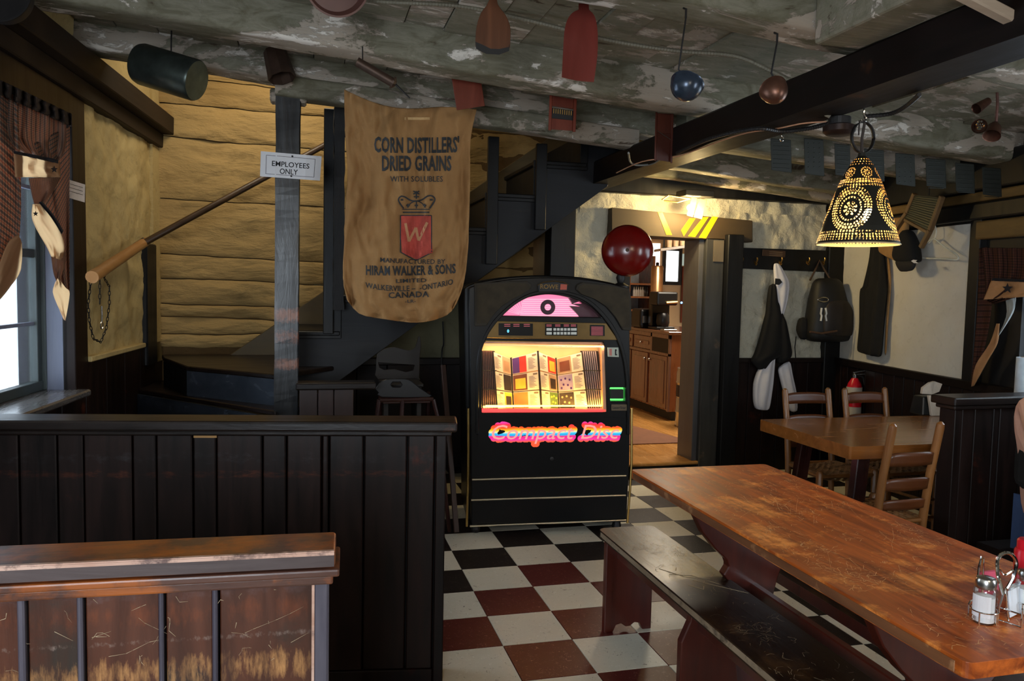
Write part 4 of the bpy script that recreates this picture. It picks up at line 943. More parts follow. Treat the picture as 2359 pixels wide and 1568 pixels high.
e = area('jukebox_top_light', tuple(JM(*J(1255, 797), -.02)), tuple(JM(*J(1255, 900), -.13)), .75, .03, 1.6, (1, .66, .34))
pgm = plain('title_page_card', C(244, 226, 196), .6, var=.03); ln = plain('grey_title_print', C(130, 110, 90), .8)
cov = [plain('cover_'+n_, C(*c_), .5, var=.15) for n_, c_ in (('portrait_pale', (224, 170, 130)), ('violet', (84, 44, 120)), ('red', (210, 50, 30)), ('yellow', (226, 196, 60)), ('brown', (120, 62, 30)), ('dark', (50, 34, 26)), ('orange', (220, 130, 60)), ('mauve', (170, 150, 180)), ('green', (90, 120, 60)), ('tan', (190, 150, 110)))]
rowsv = [((0, 0), (1, 1)), ]
def leaf(uT0, vT0, uT1, vT1, uB0, vB0, uB1, vB1, flip, covers, d0, d1):
    """folded leaf: px corners left-top, right-top, left-bottom, right-bottom, with depth at the left / right edge"""
    def q(a, b):
        u = (uT0*(1-a)+uT1*a)*(1-b)+(uB0*(1-a)+uB1*a)*b; v = (vT0*(1-a)+vT1*a)*(1-b)+(vB0*(1-a)+vB1*a)*b; d = d0*(1-a)+d1*a
        return JM(*J(u, v, d), d)
    def quad(g, a0, a1, b0, b1, o=0.0):
        ps = [q(a0, b0), q(a1, b0), q(a1, b1), q(a0, b1)]; g.hexa([p+jn*o for p in ps]+[p+jn*(o+.0015) for p in ps])
    for r_ in range(3):
        b0 = r_/3+.008; b1 = (r_+1)/3-.012
        g = Geo(); quad(g, .02, .98, b0, b1); pg = obj('title_page', g, pgm, cb_)
        ca, cb2 = ((.52, .97) if not flip else (.03, .55)); ta, tb = ((.06, .44) if not flip else (.62, .94))
        g = Geo(); quad(g, ca, cb2, b0+.01, b1-.01, .0018); obj('cover_picture', g, cov[covers[r_][0]], pg)
        if covers[r_][1] is not None:
            g = Geo(); m_ = (ca+cb2)/2
            if covers[r_][2] == 'half': quad(g, m_, cb2, b0+.01, b1-.01, .0035)
            elif covers[r_][2] == 'sun':
                cc = q(m_, (b0+b1)/2); g.lathe([(.0, 0), (.03, 0), (.03, .002), (0, .002)], cc+jn*.0036, jn, 14)
            elif covers[r_][2] == 'dots':
                for da, db in ((.2, .3), (.5, .25), (.8, .35), (.35, .6), (.65, .65), (.2, .8), (.85, .85)):
                    cc = q(ca+(cb2-ca)*da, b0+(b1-b0)*db); g.lathe([(.0, 0), (.007, 0), (.007, .0015), (0, .0015)], cc+jn*.0036, jn, 8)
            else: quad(g, ca+.08, cb2-.06, b0+.08, b1-.04, .0035)
            obj('cover_picture', g, cov[covers[r_][1]], pg)
        g = Geo()
        for k in range(9): bb = b0+.07+k*.024; quad(g, ta, ta+(tb-ta)*(.55+.4*((k*37) % 5)/5), bb, bb+.006, .0018)
        quad(g, ta+(tb-ta)*.5, tb, b0+.022, b0+.05, .0018); obj('title_print', g, ln, pg, kind='stuff')
    for a in (0, 1): g = Geo(); g.tube([q(a, -.01), q(a, 1.0)], .0035, 5); obj('page_hinge', g, 'blackmat', cb_)
leaf(1136, 809, 1176, 825, 1146, 942, 1182, 942, False, [(0, 9, 'in'), (5, None, ''), (3, 5, 'in')], -.05, -.11)
leaf(1178, 824, 1238, 809, 1183, 942, 1246, 942, True, [(1, 2, 'half'), (4, 3, 'in'), (6, None, '')], -.11, -.05)
leaf(1240, 809, 1280, 825, 1249, 942, 1287, 942, False, [(2, 3, 'in'), (9, 5, 'in'), (8, 3, 'dots')], -.05, -.11)
leaf(1281, 825, 1340, 810, 1288, 942, 1355, 942, True, [(9, 4, 'in'), (7, 1, 'dots'), (5, 9, 'dots')], -.11, -.05)
edge = plain('page_edge_grey', C(158, 140, 140), .5); edged = plain('page_edge_brown', C(96, 58, 44), .5)
for (u0, u1, u2, u3) in ((1110, 1140, 1146, 1110), (1341, 1378, 1392, 1355)):
    g = Geo(); p_ = [JM(*J(u, v, -.075), -.075) for u, v in ((u0, 809), (u1, 809), (u2, 942), (u3, 942))]; g.hexa([q-jn*.05 for q in p_]+p_); obj('page_gap_shade', g, plain('page_gap_dark', C(34, 20, 16), .8) if u0 < 1200 else D.materials['page_gap_dark'], cb_)  # added dark sheets, the shade between page edges put in as colour
for k in range(7):
    for (ut, ub, mt) in ((1112+k*3.7, 1113+k*4.6, edged), (1343+k*4.6, 1357+k*5.0, edge)):
        g = Geo(); a = (ut, 809); b = (ub, 941)
        p = [JM(*J(a[0], a[1], -.06), -.06), JM(*J(a[0]+2.2, a[1], -.06), -.06), JM(*J(b[0]+2.4, b[1], -.06), -.06), JM(*J(b[0], b[1], -.06), -.06)]
        g.hexa([q-jn*.06 for q in p]+p); obj('folded_page_edge', g, mt, cb_)
for k, t in enumerate((1/3, 2/3)):
    for (u0, u1) in ((1112, 1144), (1346, 1388)): g = Geo(); g.tube([JM(*J(u0, 809+132*t, -.055), -.055), JM(*J(u1, 809+132*t, -.055), -.055)], .0028, 5); obj('page_clip', g, 'blackmat', cb_)
g = Geo(); g.prism(jl(win_), jm, -.009, -.006); obj('display_glass', g, 'glass', jk)
# right-hand furniture
g = Geo(); g.prism(jl([(1399, 800), (1424, 800), (1425, 822), (1400, 821)]), jm, 0, .006); o = obj('coin_label', g, plain('coin_label', C(170, 176, 160), .4), jk)
g = Geo(); g.prism(jl([(1403, 803), (1409, 803), (1409, 819), (1403, 818)]), jm, .006, .0065); obj('label_print', g, plain('label_red', C(180, 110, 100), .6), o)
g = Geo(); g.prism(jl([(1416, 804), (1420, 804), (1420, 808), (1419, 808), (1419, 815), (1421, 815), (1421, 818), (1416, 818)]), jm, .006, .0065); obj('label_print', g, 'ink', o)
g = Geo(); g.prism(jl([(1402, 889), (1444, 889), (1444, 928), (1402, 928)]), jm, -.138, -.05); bl_ = obj('bill_acceptor', g, 'greenlit', jk, label='bill slot lit bright green')
g = Geo(); g.prism(jl([(1408, 898), (1438, 898), (1438, 919), (1408, 919)]), jm, -.05, -.02); obj('slot_block', g, 'blackmat', bl_)
g = Geo(); g.prism(jl([(1408, 931), (1444, 931), (1444, 945), (1408, 945)]), jm, 0, .006); o = obj('name_label', g, plain('brown_label', C(92, 76, 52), .5), jk)
g = Geo(); text_geo(g, 'LaserStar', lambda x, y: JM(x, y, .007), w=.085, h=.017, c=J(1426, 938), offset=.01); obj('lettering', g, 'ink', o)
# neon sign: cloud shaped colour bands and tube lettering
def bandmat():
    n = NT('sign_colour_bands'); tc = n.n.new('ShaderNodeTexCoord'); sp = n.n.new('ShaderNodeSeparateXYZ'); n.l.new(tc.outputs['Object'], sp.inputs[0])
    zt = J(1270, 972)[1]; zb = J(1270, 1020)[1]
    t = n.math('DIVIDE', n.math('SUBTRACT', zt, sp.outputs[2]), zt-zb)
    w = n.noise(tc.outputs['Object'], 9, 1); t = n.math('ADD', t, n.math('MULTIPLY', n.math('SUBTRACT', w, .5), .12))
    c = n.ramp(t, [(0, (1, .04, .36, 1)), (.10, (1, .02, .04, 1)), (.26, (1, .10, .005, 1)), (.38, (1, .62, .01, 1)), (.46, (1, .85, .4, 1)), (.52, (.05, .6, .9, 1)), (.62, (.01, .35, .8, 1)), (.66, (1, .01, .2, 1)), (.8, (1, .03, .35, 1)), (.92, (1, .10, .03, 1))])
    n.set(Base_Color=(0, 0, 0, 1), Emission_Color=c, Emission_Strength=1.0); return n.m
zs = lambda u, v: J(u, v)
for word, u0, u1 in (('Compact', 1133, 1322), ('Disc', 1338, 1425)):
    a = J(u0, 1000); b = J(u1, 1000); w_ = b[0]-a[0]; cx = (a[0]+b[0])/2
    top_, bot = J(u0, 978)[1], J(u0, 1022 if word == 'Compact' else 1010)[1]
    vs, fsn = text2d(word, w_, None, shear=.25)
    hh = max(y for x, y in vs)-min(y for x, y in vs); ht = top_-bot
    vs, fsn = text2d(word, w_, ht, shear=.25, offset=.0)
    cy = (top_+bot)/2
    if word == 'Compact': sg = Geo(); sg.plate(jl([(1100, 962), (1446, 962), (1446, 1032), (1100, 1032)]), [], jm, .0, .003); sb = obj('sign_panel', sg, 'blackgloss', jk)
    # cloud: blobs around the letters, one flat outline made of overlapping rounds
    g = Geo(); step = 14
    seen = set()
    k = 0
    for x, y in vs:
        key = (round(x/.012), round(y/.012))
        if key in seen: continue
        seen.add(key); k += 1
        g.lathe([(.0, 0), (.0205, 0), (.0205, .003+.00001*k), (0, .003+.00001*k)], JM(cx+x, cy+y, .003), jn, 14, cap=False)
    if 'sign_colour_bands' not in D.materials: bandmat()
    obj('sign_cloud', g, D.materials['sign_colour_bands'], sb, kind='stuff')
    g = Geo(); g.add([JM(cx+x, cy+y, .0085) for x, y in vs], fsn); obj('lettering', g, glow('salmon_letters', (1, .32, .28, 1), 1.0) if word == 'Compact' else D.materials['salmon_letters'], sb, solid=.002)
# lower panel, chrome bars, trims, lock, feet
for v0, v1 in (((1087, 1103), (1441, 1094)), ((1085, 1150), (1440, 1139)), ((1082, 1210), (1441, 1196))):
    a = J(*v0); b = J(*v1); g = Geo(); g.tube([JM(a[0], a[1], .012), JM(b[0], b[1], .012)], .009, 8, flat=.7); obj('chrome_bar', g, 'satin', jk, smooth=True)
for us in ([(1079, 940), (1079, 1040), (1078, 1130), (1075, 1212)], [(1455, 940), (1455, 1060), (1451, 1130), (1445, 1204)]):
    g = Geo(); g.tube([JM(*J(u, v, -.02), -.02) for u, v in us], .008, 8); obj('side_trim', g, 'brass', jk, smooth=True)
g = Geo(); g.lathe([(0, 0), (.012, 0), (.012, .006), (.006, .008), (0, .008)], JM(*J(1271, 1056), .0), jn, 14); obj('key_lock', g, 'iron', jk, smooth=True)
for s in (.06, JW-.06):
    for o_ in (-.06, -.52): g = Geo(); g.lathe([(.025, 0), (.03, .02), (.02, .06)], JM(s, 0, o_), (0, 0, 1), 12); obj('foot', g, 'iron', jk)
# red alarm bell on top of the jukebox
bc = W(1445, 577, y=JR.y+.02); Rb = .157
bell = thing('alarm_bell', 'round glossy red bell standing on the right top of the jukebox', 'bell', tuple(bc+Vector((0, .05, -.22))))
dirb = (CAM-bc); dirb.z *= .3; dirb.normalize()
g = Geo(); g.lathe([(Rb*math.sin(t), Rb*.62*math.cos(t)) for t in [math.pi/2*k/14 for k in range(15)][::-1]]+[(0.001, Rb*.62)], bc, dirb, 40, cap=False)
g.lathe([(Rb*.985, 0), (Rb, -.004), (Rb*1.0, -.02), (Rb*.9, -.03), (.0, -.03)], bc, dirb, 40); obj('gong', g, 'red', bell, smooth=True)
g = Geo(); g.lathe([(0, 0), (.011, 0), (.009, .008), (0, .010)], bc+dirb*Rb*.615, dirb, 12); obj('centre_bolt', g, 'rust', bell, smooth=True)
zt_ = J(1435, 655, -.25)[1]
g = Geo(); g.lathe([(.055, 0), (.055, .02), (.02, .04), (.03, .07), (.02, .10), (.03, .14)], (bc.x, bc.y+.09, bc.z-.235), (0, 0, 1), 14); obj('stand', g, 'iron', bell, smooth=True)

# ================================================================== BURLAP SACK
def interp(pts, t):
    n = len(pts)-1; i = min(int(t*n), n-1); f = t*n-i; return tuple(pts[i][c]*(1-f)+pts[i+1][c]*f for c in (0, 1))
sl = smoothloop([(793, 206), (795, 300), (801, 400), (796, 480), (793, 560), (790, 640), (800, 690)], 3)
sr_ = smoothloop([(1098, 252), (1084, 320), (1083, 420), (1080, 520), (1076, 600), (1066, 660), (1050, 700)], 3)
stp = smoothloop([(793, 206), (850, 232), (905, 247), (960, 250), (1030, 246), (1098, 252)], 3)
sbt = smoothloop([(800, 690), (828, 722), (880, 734), (945, 742), (985, 740), (1030, 725), (1050, 700)], 3)
YK = 1.06
def sk(a, b):
    """Coons patch over the sack outline, px"""
    L = interp(sl, b); Rr = interp(sr_, b); T_ = interp(stp, a); B_ = interp(sbt, a)
    c00, c10, c01, c11 = sl[0], sr_[0], sl[-1], sr_[-1]
    return tuple((1-a)*L[c]+a*Rr[c]+(1-b)*T_[c]+b*B_[c]-((1-a)*(1-b)*c00[c]+a*(1-b)*c10[c]+(1-a)*b*c01[c]+a*b*c11[c]) for c in (0, 1))
def fold(a, b):
    f = .016*math.sin(a*17+3*b+2*nz(a*2, b*2))*(.35+.65*b)+.03*nz(a*4, b*3.2, 2)+.024*(abs(nz(a*7+b*4, b*5, 5))-.2)+.008*nz(a*22, b*16, 9)
    f += .03*math.exp(-((a-.35-.3*b)/.05)**2)*math.exp(-((b-.15)/.2)**2)+.028*math.exp(-((a-.75+.25*b)/.04)**2)*(b < .9)*math.exp(-((b-.5)/.35)**2)
    f += .02*math.exp(-((a-.25-.2*b)/.03)**2)*math.exp(-((b-.6)/.2)**2)+.03*max(0, b-.88)/.12*math.sin(a*40+2*nz(a*5, 1))*.5
    e = min(a, 1-a)*8; return 2.2*f*min(1, e+.3)
def SKP(a, b, o=0.0):
    u, v = sk(a, b); return W(u, v, y=YK-fold(a, b)-o-.03*math.sin(math.pi*a))
sack = thing('burlap_sack', 'brown burlap grain sack with printed crown and shield hanging from the header beam', 'sack', (0, YK, 1.5))
g = Geo(); g.grid(lambda a, b: SKP(a, b), 90, 130); cl = obj('cloth', g, 'burlap', sack, smooth=True, ang=180, solid=.005)
# printed lettering: positions given on the sack in px, found back in (a, b)
def ab(u, v):
    a, b = (u-795)/285, (v-225)/500
    for _ in range(12):
        p = sk(a, b); a += (u-p[0])/285; b += (v-p[1])/500
    return a, b
def skm(u, v): a, b = ab(u, v); return SKP(a, b, .012)
def print_line(s, p0, p1, h, off=0.0, mat='stencil', arc=0.0):
    vs, fs_ = text2d(s, 1.0, 1.0, offset=off, space=1.05, res=2); g = Geo()
    dx, dy = p1[0]-p0[0], p1[1]-p0[1]; L = math.hypot(dx, dy); nx, ny = -dy/L, dx/L
    g.add([skm(p0[0]+dx*(x+.5)-nx*(y*h)+0, p0[1]+dy*(x+.5)-ny*(y*h)+arc*(4*x*x)) for x, y in vs], fs_); return obj('lettering', g, mat, cl)
print_line("CORN DISTILLERS'", (862, 334), (1058, 334), 38, .03, arc=-2)
print_line('DRIED GRAINS', (880, 376), (1040, 376), 36, .03)
print_line('WITH SOLUBLES', (899, 412), (1020, 412), 13, .008)
print_line('MANUFACTURED BY', (876, 600), (1026, 604), 11, .012, arc=-2)
print_line('HIRAM WALKER & SONS', (843, 625), (1050, 621), 23, .03, arc=-3)
print_line('LIMITED', (913, 647), (982, 645), 9, .015)
print_line('WALKERVILLE \u2013  -ONTARIO', (842, 668), (1044, 660), 13, .015, arc=-12)
print_line('CANADA', (895, 680), (988, 677), 14, .02)
print_line('-LR-', (933, 694), (958, 693), 7, .01)
g = Geo()
def poly_on(g, pts): 
    g2 = Geo(); g2.plate(pts, [], lambda x, y, d: (x, y, 0), 0, 0)
    n = len(g2.v)//2; return pts
def tess(g, fn, nu, nv): g.grid(fn, nu, nv)
shield = lambda a, b: skm(923+71*a+(3 if b > .5 else 0)*(b-.5)*2, 496+(86+16*(1-abs(2*a-1)))*b)
tess(g, shield, 14, 18); sh = obj('red_shield', g, 'redprint', cl, label='faded red shield')
g = Geo()
def line_px(g, pts, w):
    for i in range(len(pts)-1):
        (x0, y0), (x1, y1) = pts[i], pts[i+1]; L = math.hypot(x1-x0, y1-y0) or 1; nx, ny = -(y1-y0)/L*w/2, (x1-x0)/L*w/2
        k = max(1, int(L/6))
        for q in range(k):
            a0, a1 = q/k, (q+1)/k; P = [(x0+(x1-x0)*t+s*nx, y0+(y1-y0)*t+s*ny) for t, s in ((a0, 1), (a1, 1), (a1, -1), (a0, -1))]
            g.add([skm(*p)-Vector((0, .0015, 0)) for p in P], [(0, 1, 2, 3)])
line_px(g, [(923, 496), (922, 580), (958, 600), (994, 582), (994, 496), (923, 496)], 2.2)
# crown
line_px(g, [(928, 489), (989, 489)], 3); line_px(g, [(927, 482), (990, 482)], 2)
line_px(g, smoothloop([(930, 480), (920, 466), (918, 458), (924, 452), (934, 454), (945, 461), (958, 463), (972, 460), (984, 452), (995, 451), (1002, 458), (998, 468), (990, 480)], 3), 3.4)
line_px(g, smoothloop([(958, 462), (946, 468), (938, 478)], 3), 2.4); line_px(g, smoothloop([(960, 462), (972, 468), (980, 478)], 3), 2.4); line_px(g, [(959, 463), (959, 480)], 2.4)
for u in (940, 959, 978): line_px(g, [(u-4, 473), (u+4, 473)], 3.5); line_px(g, [(u, 469), (u, 478)], 3)
for u in (926, 994): line_px(g, [(u-3, 460), (u+3, 460)], 4)
line_px(g, [(959, 458), (959, 440)], 3); line_px(g, [(952, 447), (966, 440)], 3); line_px(g, [(952, 440), (966, 447)], 3); line_px(g, [(953, 453), (965, 453)], 3)
obj('crown_print', g, 'stencil', cl)
g = Geo(); line_px(g, [(934, 514), (942, 556), (958, 524), (964, 554), (984, 512)], 6); obj('letter_w', g, plain('faded_cream_print', C(190, 140, 100), .95), cl)
g = Geo(); g.grid(lambda a, b: SKP(*ab(932+58*a, 270+6*b), .0085), 6, 1); obj('pale_stitch', g, plain('pale_stitch', C(196, 160, 110), .95), cl)

# ================================================================== PAPER SIGNS
sg = thing('employees_only_sign', 'white paper sign reading EMPLOYEES ONLY taped to the timber post', 'sign', (-.9, 1.28, 2.0))
YG = 1.285
def spx(u, v, o=0.0): return W(u, v, y=YG-.014*math.sin((u-600)/140*math.pi)*0-o)
g = Geo(); cn = [(601, 348), (741, 360), (737, 416), (599, 406)]
def sgn(a, b, o=0.0):
    u = (cn[0][0]*(1-a)+cn[1][0]*a)*(1-b)+(cn[3][0]*(1-a)+cn[2][0]*a)*b; v = (cn[0][1]*(1-a)+cn[1][1]*a)*(1-b)+(cn[3][1]*(1-a)+cn[2][1]*a)*b
    return W(u, v, y=YG+.10*(abs(a-.5) > .26)*(abs(a-.5)-.26)-o)
g.grid(sgn, 16, 4); sheet = obj('sheet', g, 'paper', sg, solid=.0008)
for s, c_, w_, h_ in (('EMPLOYEES', (.5, .445), .62, .21), ('ONLY', (.475, .73), .30, .22)):
    vs, fs_ = text2d(s, w_, h_, offset=.012); g = Geo(); g.add([sgn(c_[0]+x, c_[1]-y, .0012) for x, y in vs], fs_); obj('lettering', g, 'ink', sheet)
g = Geo()
for (a0, b0, a1, b1) in ((.09, .13, .90, .145), (.09, .87, .90, .885), (.09, .13, .097, .885), (.893, .13, .90, .885)):
    n = 12
    for k in range(n):
        x0 = a0+(a1-a0)*k/n; x1 = a0+(a1-a0)*(k+1)/n; g.add([sgn(x0, b0, .001), sgn(x1, b0, .001), sgn(x1, b1, .001), sgn(x0, b1, .001)], [(0, 1, 2, 3)])
obj('frame_line', g, 'ink', sheet)
for b in (.10, .90): g = Geo(); g.lathe([(0, 0), (.006, 0), (.004, .004), (0, .005)], sgn(.52, b, .0), (0, -1, 0), 8); obj('tack', g, 'iron', sheet)
# small notice by the window
nt = thing('paper_notice', 'small curling white paper notice stuck beside the left window', 'notice', tuple(LW(1.35, 1.85, .04)))
cn2 = [(150, 411), (196, 425), (195, 466), (153, 454)]
def nfn(a, b, o=0.0):
    u = (cn2[0][0]*(1-a)+cn2[1][0]*a)*(1-b)+(cn2[3][0]*(1-a)+cn2[2][0]*a)*b; v = (cn2[0][1]*(1-a)+cn2[1][1]*a)*(1-b)+(cn2[3][1]*(1-a)+cn2[2][1]*a)*b
    return W(u, v, pl=(PL0+NL*(.035+.03*a*a+o), NL))
g = Geo(); g.grid(nfn, 8, 5); n_ = obj('sheet', g, plain('yellowed_paper', C(200, 186, 176), .8), nt, solid=.0008)
g = Geo()
for b in (.2, .4, .6): g.add([nfn(.08, b, .0015), nfn(.9, b, .0015), nfn(.9, b+.02, .0015), nfn(.08, b+.02, .0015)], [(0, 1, 2, 3)])
obj('ruled_line', g, 'ink', n_)

# ================================================================== CURTAINS
def panel_px(left, right, wallP, wallN, off, amp, freq, nu=30, nv=60, ph=0):
    sl_ = smoothloop(left, 4); sr2 = smoothloop(right, 4)
    def f(a, b):
        l = interp(sl_, b); r = interp(sr2, b); u = l[0]*(1-a)+r[0]*a; v = l[1]*(1-a)+r[1]*a
        o = off+amp*math.sin(a*freq+ph+1.5*nz(a*2, b*3, ph))+amp*.5*nz(a*6, b*4, ph)
        return W(u, v, pl=(wallP+wallN*o, wallN))
    g = Geo(); g.grid(f, nu, nv); return g
cu = thing('window_curtain', 'brown plaid gathered curtain with tan starred band in the bright left window', 'curtain', tuple(LW(.8, 2.2, .03)))
g = panel_px([(-60, 160), (-60, 500), (-50, 700)], [(40, 240), (48, 480), (30, 640), (-5, 690)], PL0, NL, .06, .012, 14); obj('plaid_panel', g, 'plaid', cu, smooth=True, solid=.003)
g = panel_px([(-20, 190), (-20, 300), (32, 345)], [(152, 285), (150, 340), (134, 372)], PL0, NL, .05, .012, 26, 60, 24, 1)
obj('plaid_valance', g, 'plaid', cu, smooth=True, solid=.003)
g = panel_px([(80, 330), (110, 520), (132, 640), (150, 690)], [(160, 290), (160, 420), (160, 560), (160, 680)], PL0, NL, .045, .010, 12, 20, 50, 2); obj('plaid_panel', g, 'plaid', cu, smooth=True, solid=.003)
g = panel_px([(-40, 165), (-40, 200)], [(165, 262), (165, 292)], PL0, NL, .075, .02, 60, 90, 8, 3); obj('gathered_heading', g, plain('dark_gathered_cloth', C(48, 34, 26), .9, var=.3), cu, smooth=True, solid=.003)
g = Geo(); tanm = NT('sunlit_tan_cloth'); tanm.set(Base_Color=C(186, 148, 112), Roughness=.9)
tr = tanm.node('ShaderNodeBsdfTranslucent'); tr.inputs[0].default_value = C(240, 220, 190); mx = tanm.node('ShaderNodeMixShader'); mx.inputs[0].default_value = .6
tanm.l.new(tanm.p.outputs[0], mx.inputs[1]); tanm.l.new(tr.outputs[0], mx.inputs[2]); tanm.l.new(mx.outputs[0], tanm.out.inputs[0]); TAN = tanm.m
def band(left, right, off, mat, nm, amp=.008, fr_=10, ph=0, lab=None): g = panel_px(left, right, PL0, NL, off, amp, fr_, 24, 30, ph); return obj(nm, g, mat, cu, smooth=True, solid=.003, label=lab)
band([(32, 350), (36, 408)], [(137, 372), (138, 408)], .085, TAN, 'tan_band', .012, 14, 1, 'tan band with dark stars')
band([(32, 347), (32, 353)], [(134, 368), (134, 376)], .098, 'navy', 'dark_piping', .012, 14, 1)
band([(66, 410), (74, 450), (82, 478), (88, 480)], [(140, 408), (128, 430), (108, 460), (90, 492)], .08, 'plaid', 'plaid_fold', .01, 8, 2)
band([(76, 470), (74, 500), (86, 530), (108, 568), (118, 590)], [(92, 470), (118, 500), (142, 540), (148, 572), (142, 600)], .10, TAN, 'tan_tail', .01, 7, 3, 'bright tan hanging tail')
band([(90, 466), (118, 500), (142, 538)], [(96, 464), (124, 496), (146, 532)], .108, 'navy', 'dark_piping', .006, 7, 3)
band([(118, 590), (124, 630), (134, 655)], [(148, 572), (150, 605), (132, 662)], .09, 'plaid', 'plaid_fold', .008, 7, 4)
band([(128, 650), (122, 672), (134, 706), (148, 736)], [(134, 640), (150, 662), (160, 676), (150, 738)], .10, TAN, 'tan_tail', .006, 6, 5)
band([(-20, 690), (-5, 620), (18, 560), (42, 540)], [(-10, 700), (20, 665), (48, 620), (50, 560)], .09, TAN, 'tan_tail', .008, 6, 6)
def star(g, cu_, cv, r, P, N_, off):
    pts = [(cu_+(r if k % 2 == 0 else r*.42)*math.sin(k*math.pi/5), cv-(r if k % 2 == 0 else r*.42)*math.cos(k*math.pi/5)) for k in range(10)]
    g.prism(pts, lambda u, v, d: W(u, v, pl=(P+N_*d, N_)), off, off+.002)
g = Geo(); star(g, 125, 390, 9, PL0, NL, .103); obj('dark_star', g, 'navy', cu); g = Geo(); star(g, 82, 492, 7, PL0, NL, .118); obj('dark_star', g, 'navy', cu)
# right window curtain
cr = thing('window_curtain', 'dark plaid curtain with tan starred tie band at the far right window', 'curtain', tuple(RW(s_win, 1.7, .05)))
def rband(left, right, off, mat, nm, amp=.01, fr_=10, ph=0, lab=None, nu=24, nv=36): g = panel_px(left, right, PR0, NR, off, amp, fr_, nu, nv, ph); return obj(nm, g, mat, cr, smooth=True, solid=.003, label=lab)
rband([(2256, 572), (2252, 700), (2242, 830), (2236, 885)], [(2275, 568), (2285, 700), (2262, 830), (2244, 888)], .06, 'plaid2', 'plaid_panel', .008, 9)
rband([(2262, 570), (2270, 650), (2268, 690)], [(2420, 572), (2400, 660), (2290, 700)], .08, 'plaid2', 'plaid_panel', .016, 30, 1, None, 60)
rband([(2286, 640), (2266, 690)], [(2380, 648), (2380, 682)], .10, 'tan', 'tan_band', .01, 9, 2, 'tan band with a dark star')
rband([(2286, 640), (2284, 646)], [(2380, 645), (2380, 650)], .115, 'navy', 'dark_piping', .01, 9, 2)
rband([(2296, 745), (2280, 790), (2248, 840), (2238, 890)], [(2302, 745), (2298, 790), (2276, 830), (2244, 888)], .09, 'tan', 'tan_tail', .006, 6, 3)
rband([(2316, 685), (2318, 730), (2290, 790)], [(2340, 685), (2334, 720), (2296, 780)], .085, plain('pale_lining', C(150, 156, 156), .9), 'pale_lining', .006, 6, 4)
g = Geo(); star(g, 2321, 664, 13, PR0, NR, .118); obj('dark_star', g, 'navy', cr)

# ================================================================== THINGS HUNG FROM THE CEILING
def outline_item(name, label, cat, px, y, th, mat, bevel=.003, group=None, tilt=None):
    g = Geo(); g.prism(px, lambda u, v, d: W(u, v, y=d), y, y+th); o = obj(name, g, mat, None, bevel=bevel, seg=2); return tag(o, label, cat, group)
def P3(u, v, y): return W(u, v, y=y)
def hangwire(parent, u, v, y, top=None):
    p = P3(u, v, y); g = Geo(); g.tube([p, (p.x, p.y+.01, top or ZL(p.x)-.0)], .002, 5); return obj('hanging_wire', g, 'iron', parent)
# butter paddle
pd = smoothloop([(1120, 14), (1108, 30), (1098, 60), (1095, 95), (1098, 112), (1120, 123), (1150, 125), (1172, 116), (1176, 90), (1175, 60), (1165, 35), (1152, 18), (1145, 0), (1143, -60)], 3)+[(1128, -60), (1127, 0)]
pdl = outline_item('butter_paddle', 'brown round bladed wooden paddle with charred lower edge hanging from the ceiling', 'paddle', pd, -.42, .018, 'brownwood', .004)
q = P3(1095, 105, -.12); g = Geo(); g.prism([(1095, 96), (1110, 102), (1130, 112), (1150, 113), (1172, 108), (1174, 100), (1173, 117), (1150, 126), (1120, 124), (1097, 112)], lambda u, v, d: W(u, v, y=d), -.4215, -.419); obj('charred_edge', g, 'blackmat', pdl)
hangwire(pdl, 1136, -50, -.41)
# bottle shaped board
bt = [(1333, 8), (1356, 8), (1357, 22)]+smoothloop([(1357, 22), (1368, 34), (1374, 52), (1377, 80), (1376, 130), (1368, 189)], 3)+smoothloop([(1368, 189), (1330, 186), (1294, 178)], 2)+smoothloop([(1294, 178), (1297, 120), (1300, 75), (1306, 48), (1318, 30), (1333, 22)], 3)
bo_ = outline_item('bottle_shaped_board', 'large red brown bottle shaped wooden board hanging from the ceiling', 'board', bt, -.48, .03, wood('rose_brown_board', C(92, 34, 27), C(114, 42, 34), 'z', 3, .3, coat=.3), .006)
hangwire(bo_, 1345, 12, -.465)
# ladles
def ladle(label, ru0, rv0, ru1, rv1, cu_, cv, rp, y, mat, sq=.62, tiltx=.4, tilty=.3):
    t = thing('ladle', label, 'ladle', tuple(P3(cu_, cv, y)))
    c = P3(cu_, cv, y); r = rp*(c-CAM).dot(FW)/F_PX; ax = Vector((tiltx, tilty, .7)).normalized()
    pr = [(r*math.sin(t_), -r*sq*1.35*math.cos(t_)) for t_ in [math.pi/2*k/10 for k in range(11)]]+[(r*1.04, .004), (r*.98, .004), (r*.9, -.01)]
    g = Geo(); g.lathe([(max(a, .0008), b) for a, b in pr], c, ax, 28, cap=False); obj('bowl', g, mat, t, smooth=True)
    g = Geo(); g.tube([P3(ru0, rv0, y), P3(ru1, rv1, y), c+ax.cross(Vector((0, 1, 0)))*-r*.9], .005, 7, flat=.5); obj('handle', g, 'iron', t, smooth=True)
    h = P3(ru0, rv0, y); g = Geo(); g.tube([h, h+Vector((0, .0, .03)), h+Vector((0, .02, .04))], .004, 5); obj('hook', g, 'iron', t)
    return t
ladle('blue grey enamel ladle hanging by a thin rod from the near joist', 1580, 42, 1563, 160, 1583, 193, 38, -.87, 'blue_tin', .8, .35, .25)
ladle('aged copper dipper hanging by a black handle, right of the blue grey ladle', 1790, 98, 1777, 168, 1781, 205, 31, -.87, 'copper', 1.0, .05, .75)
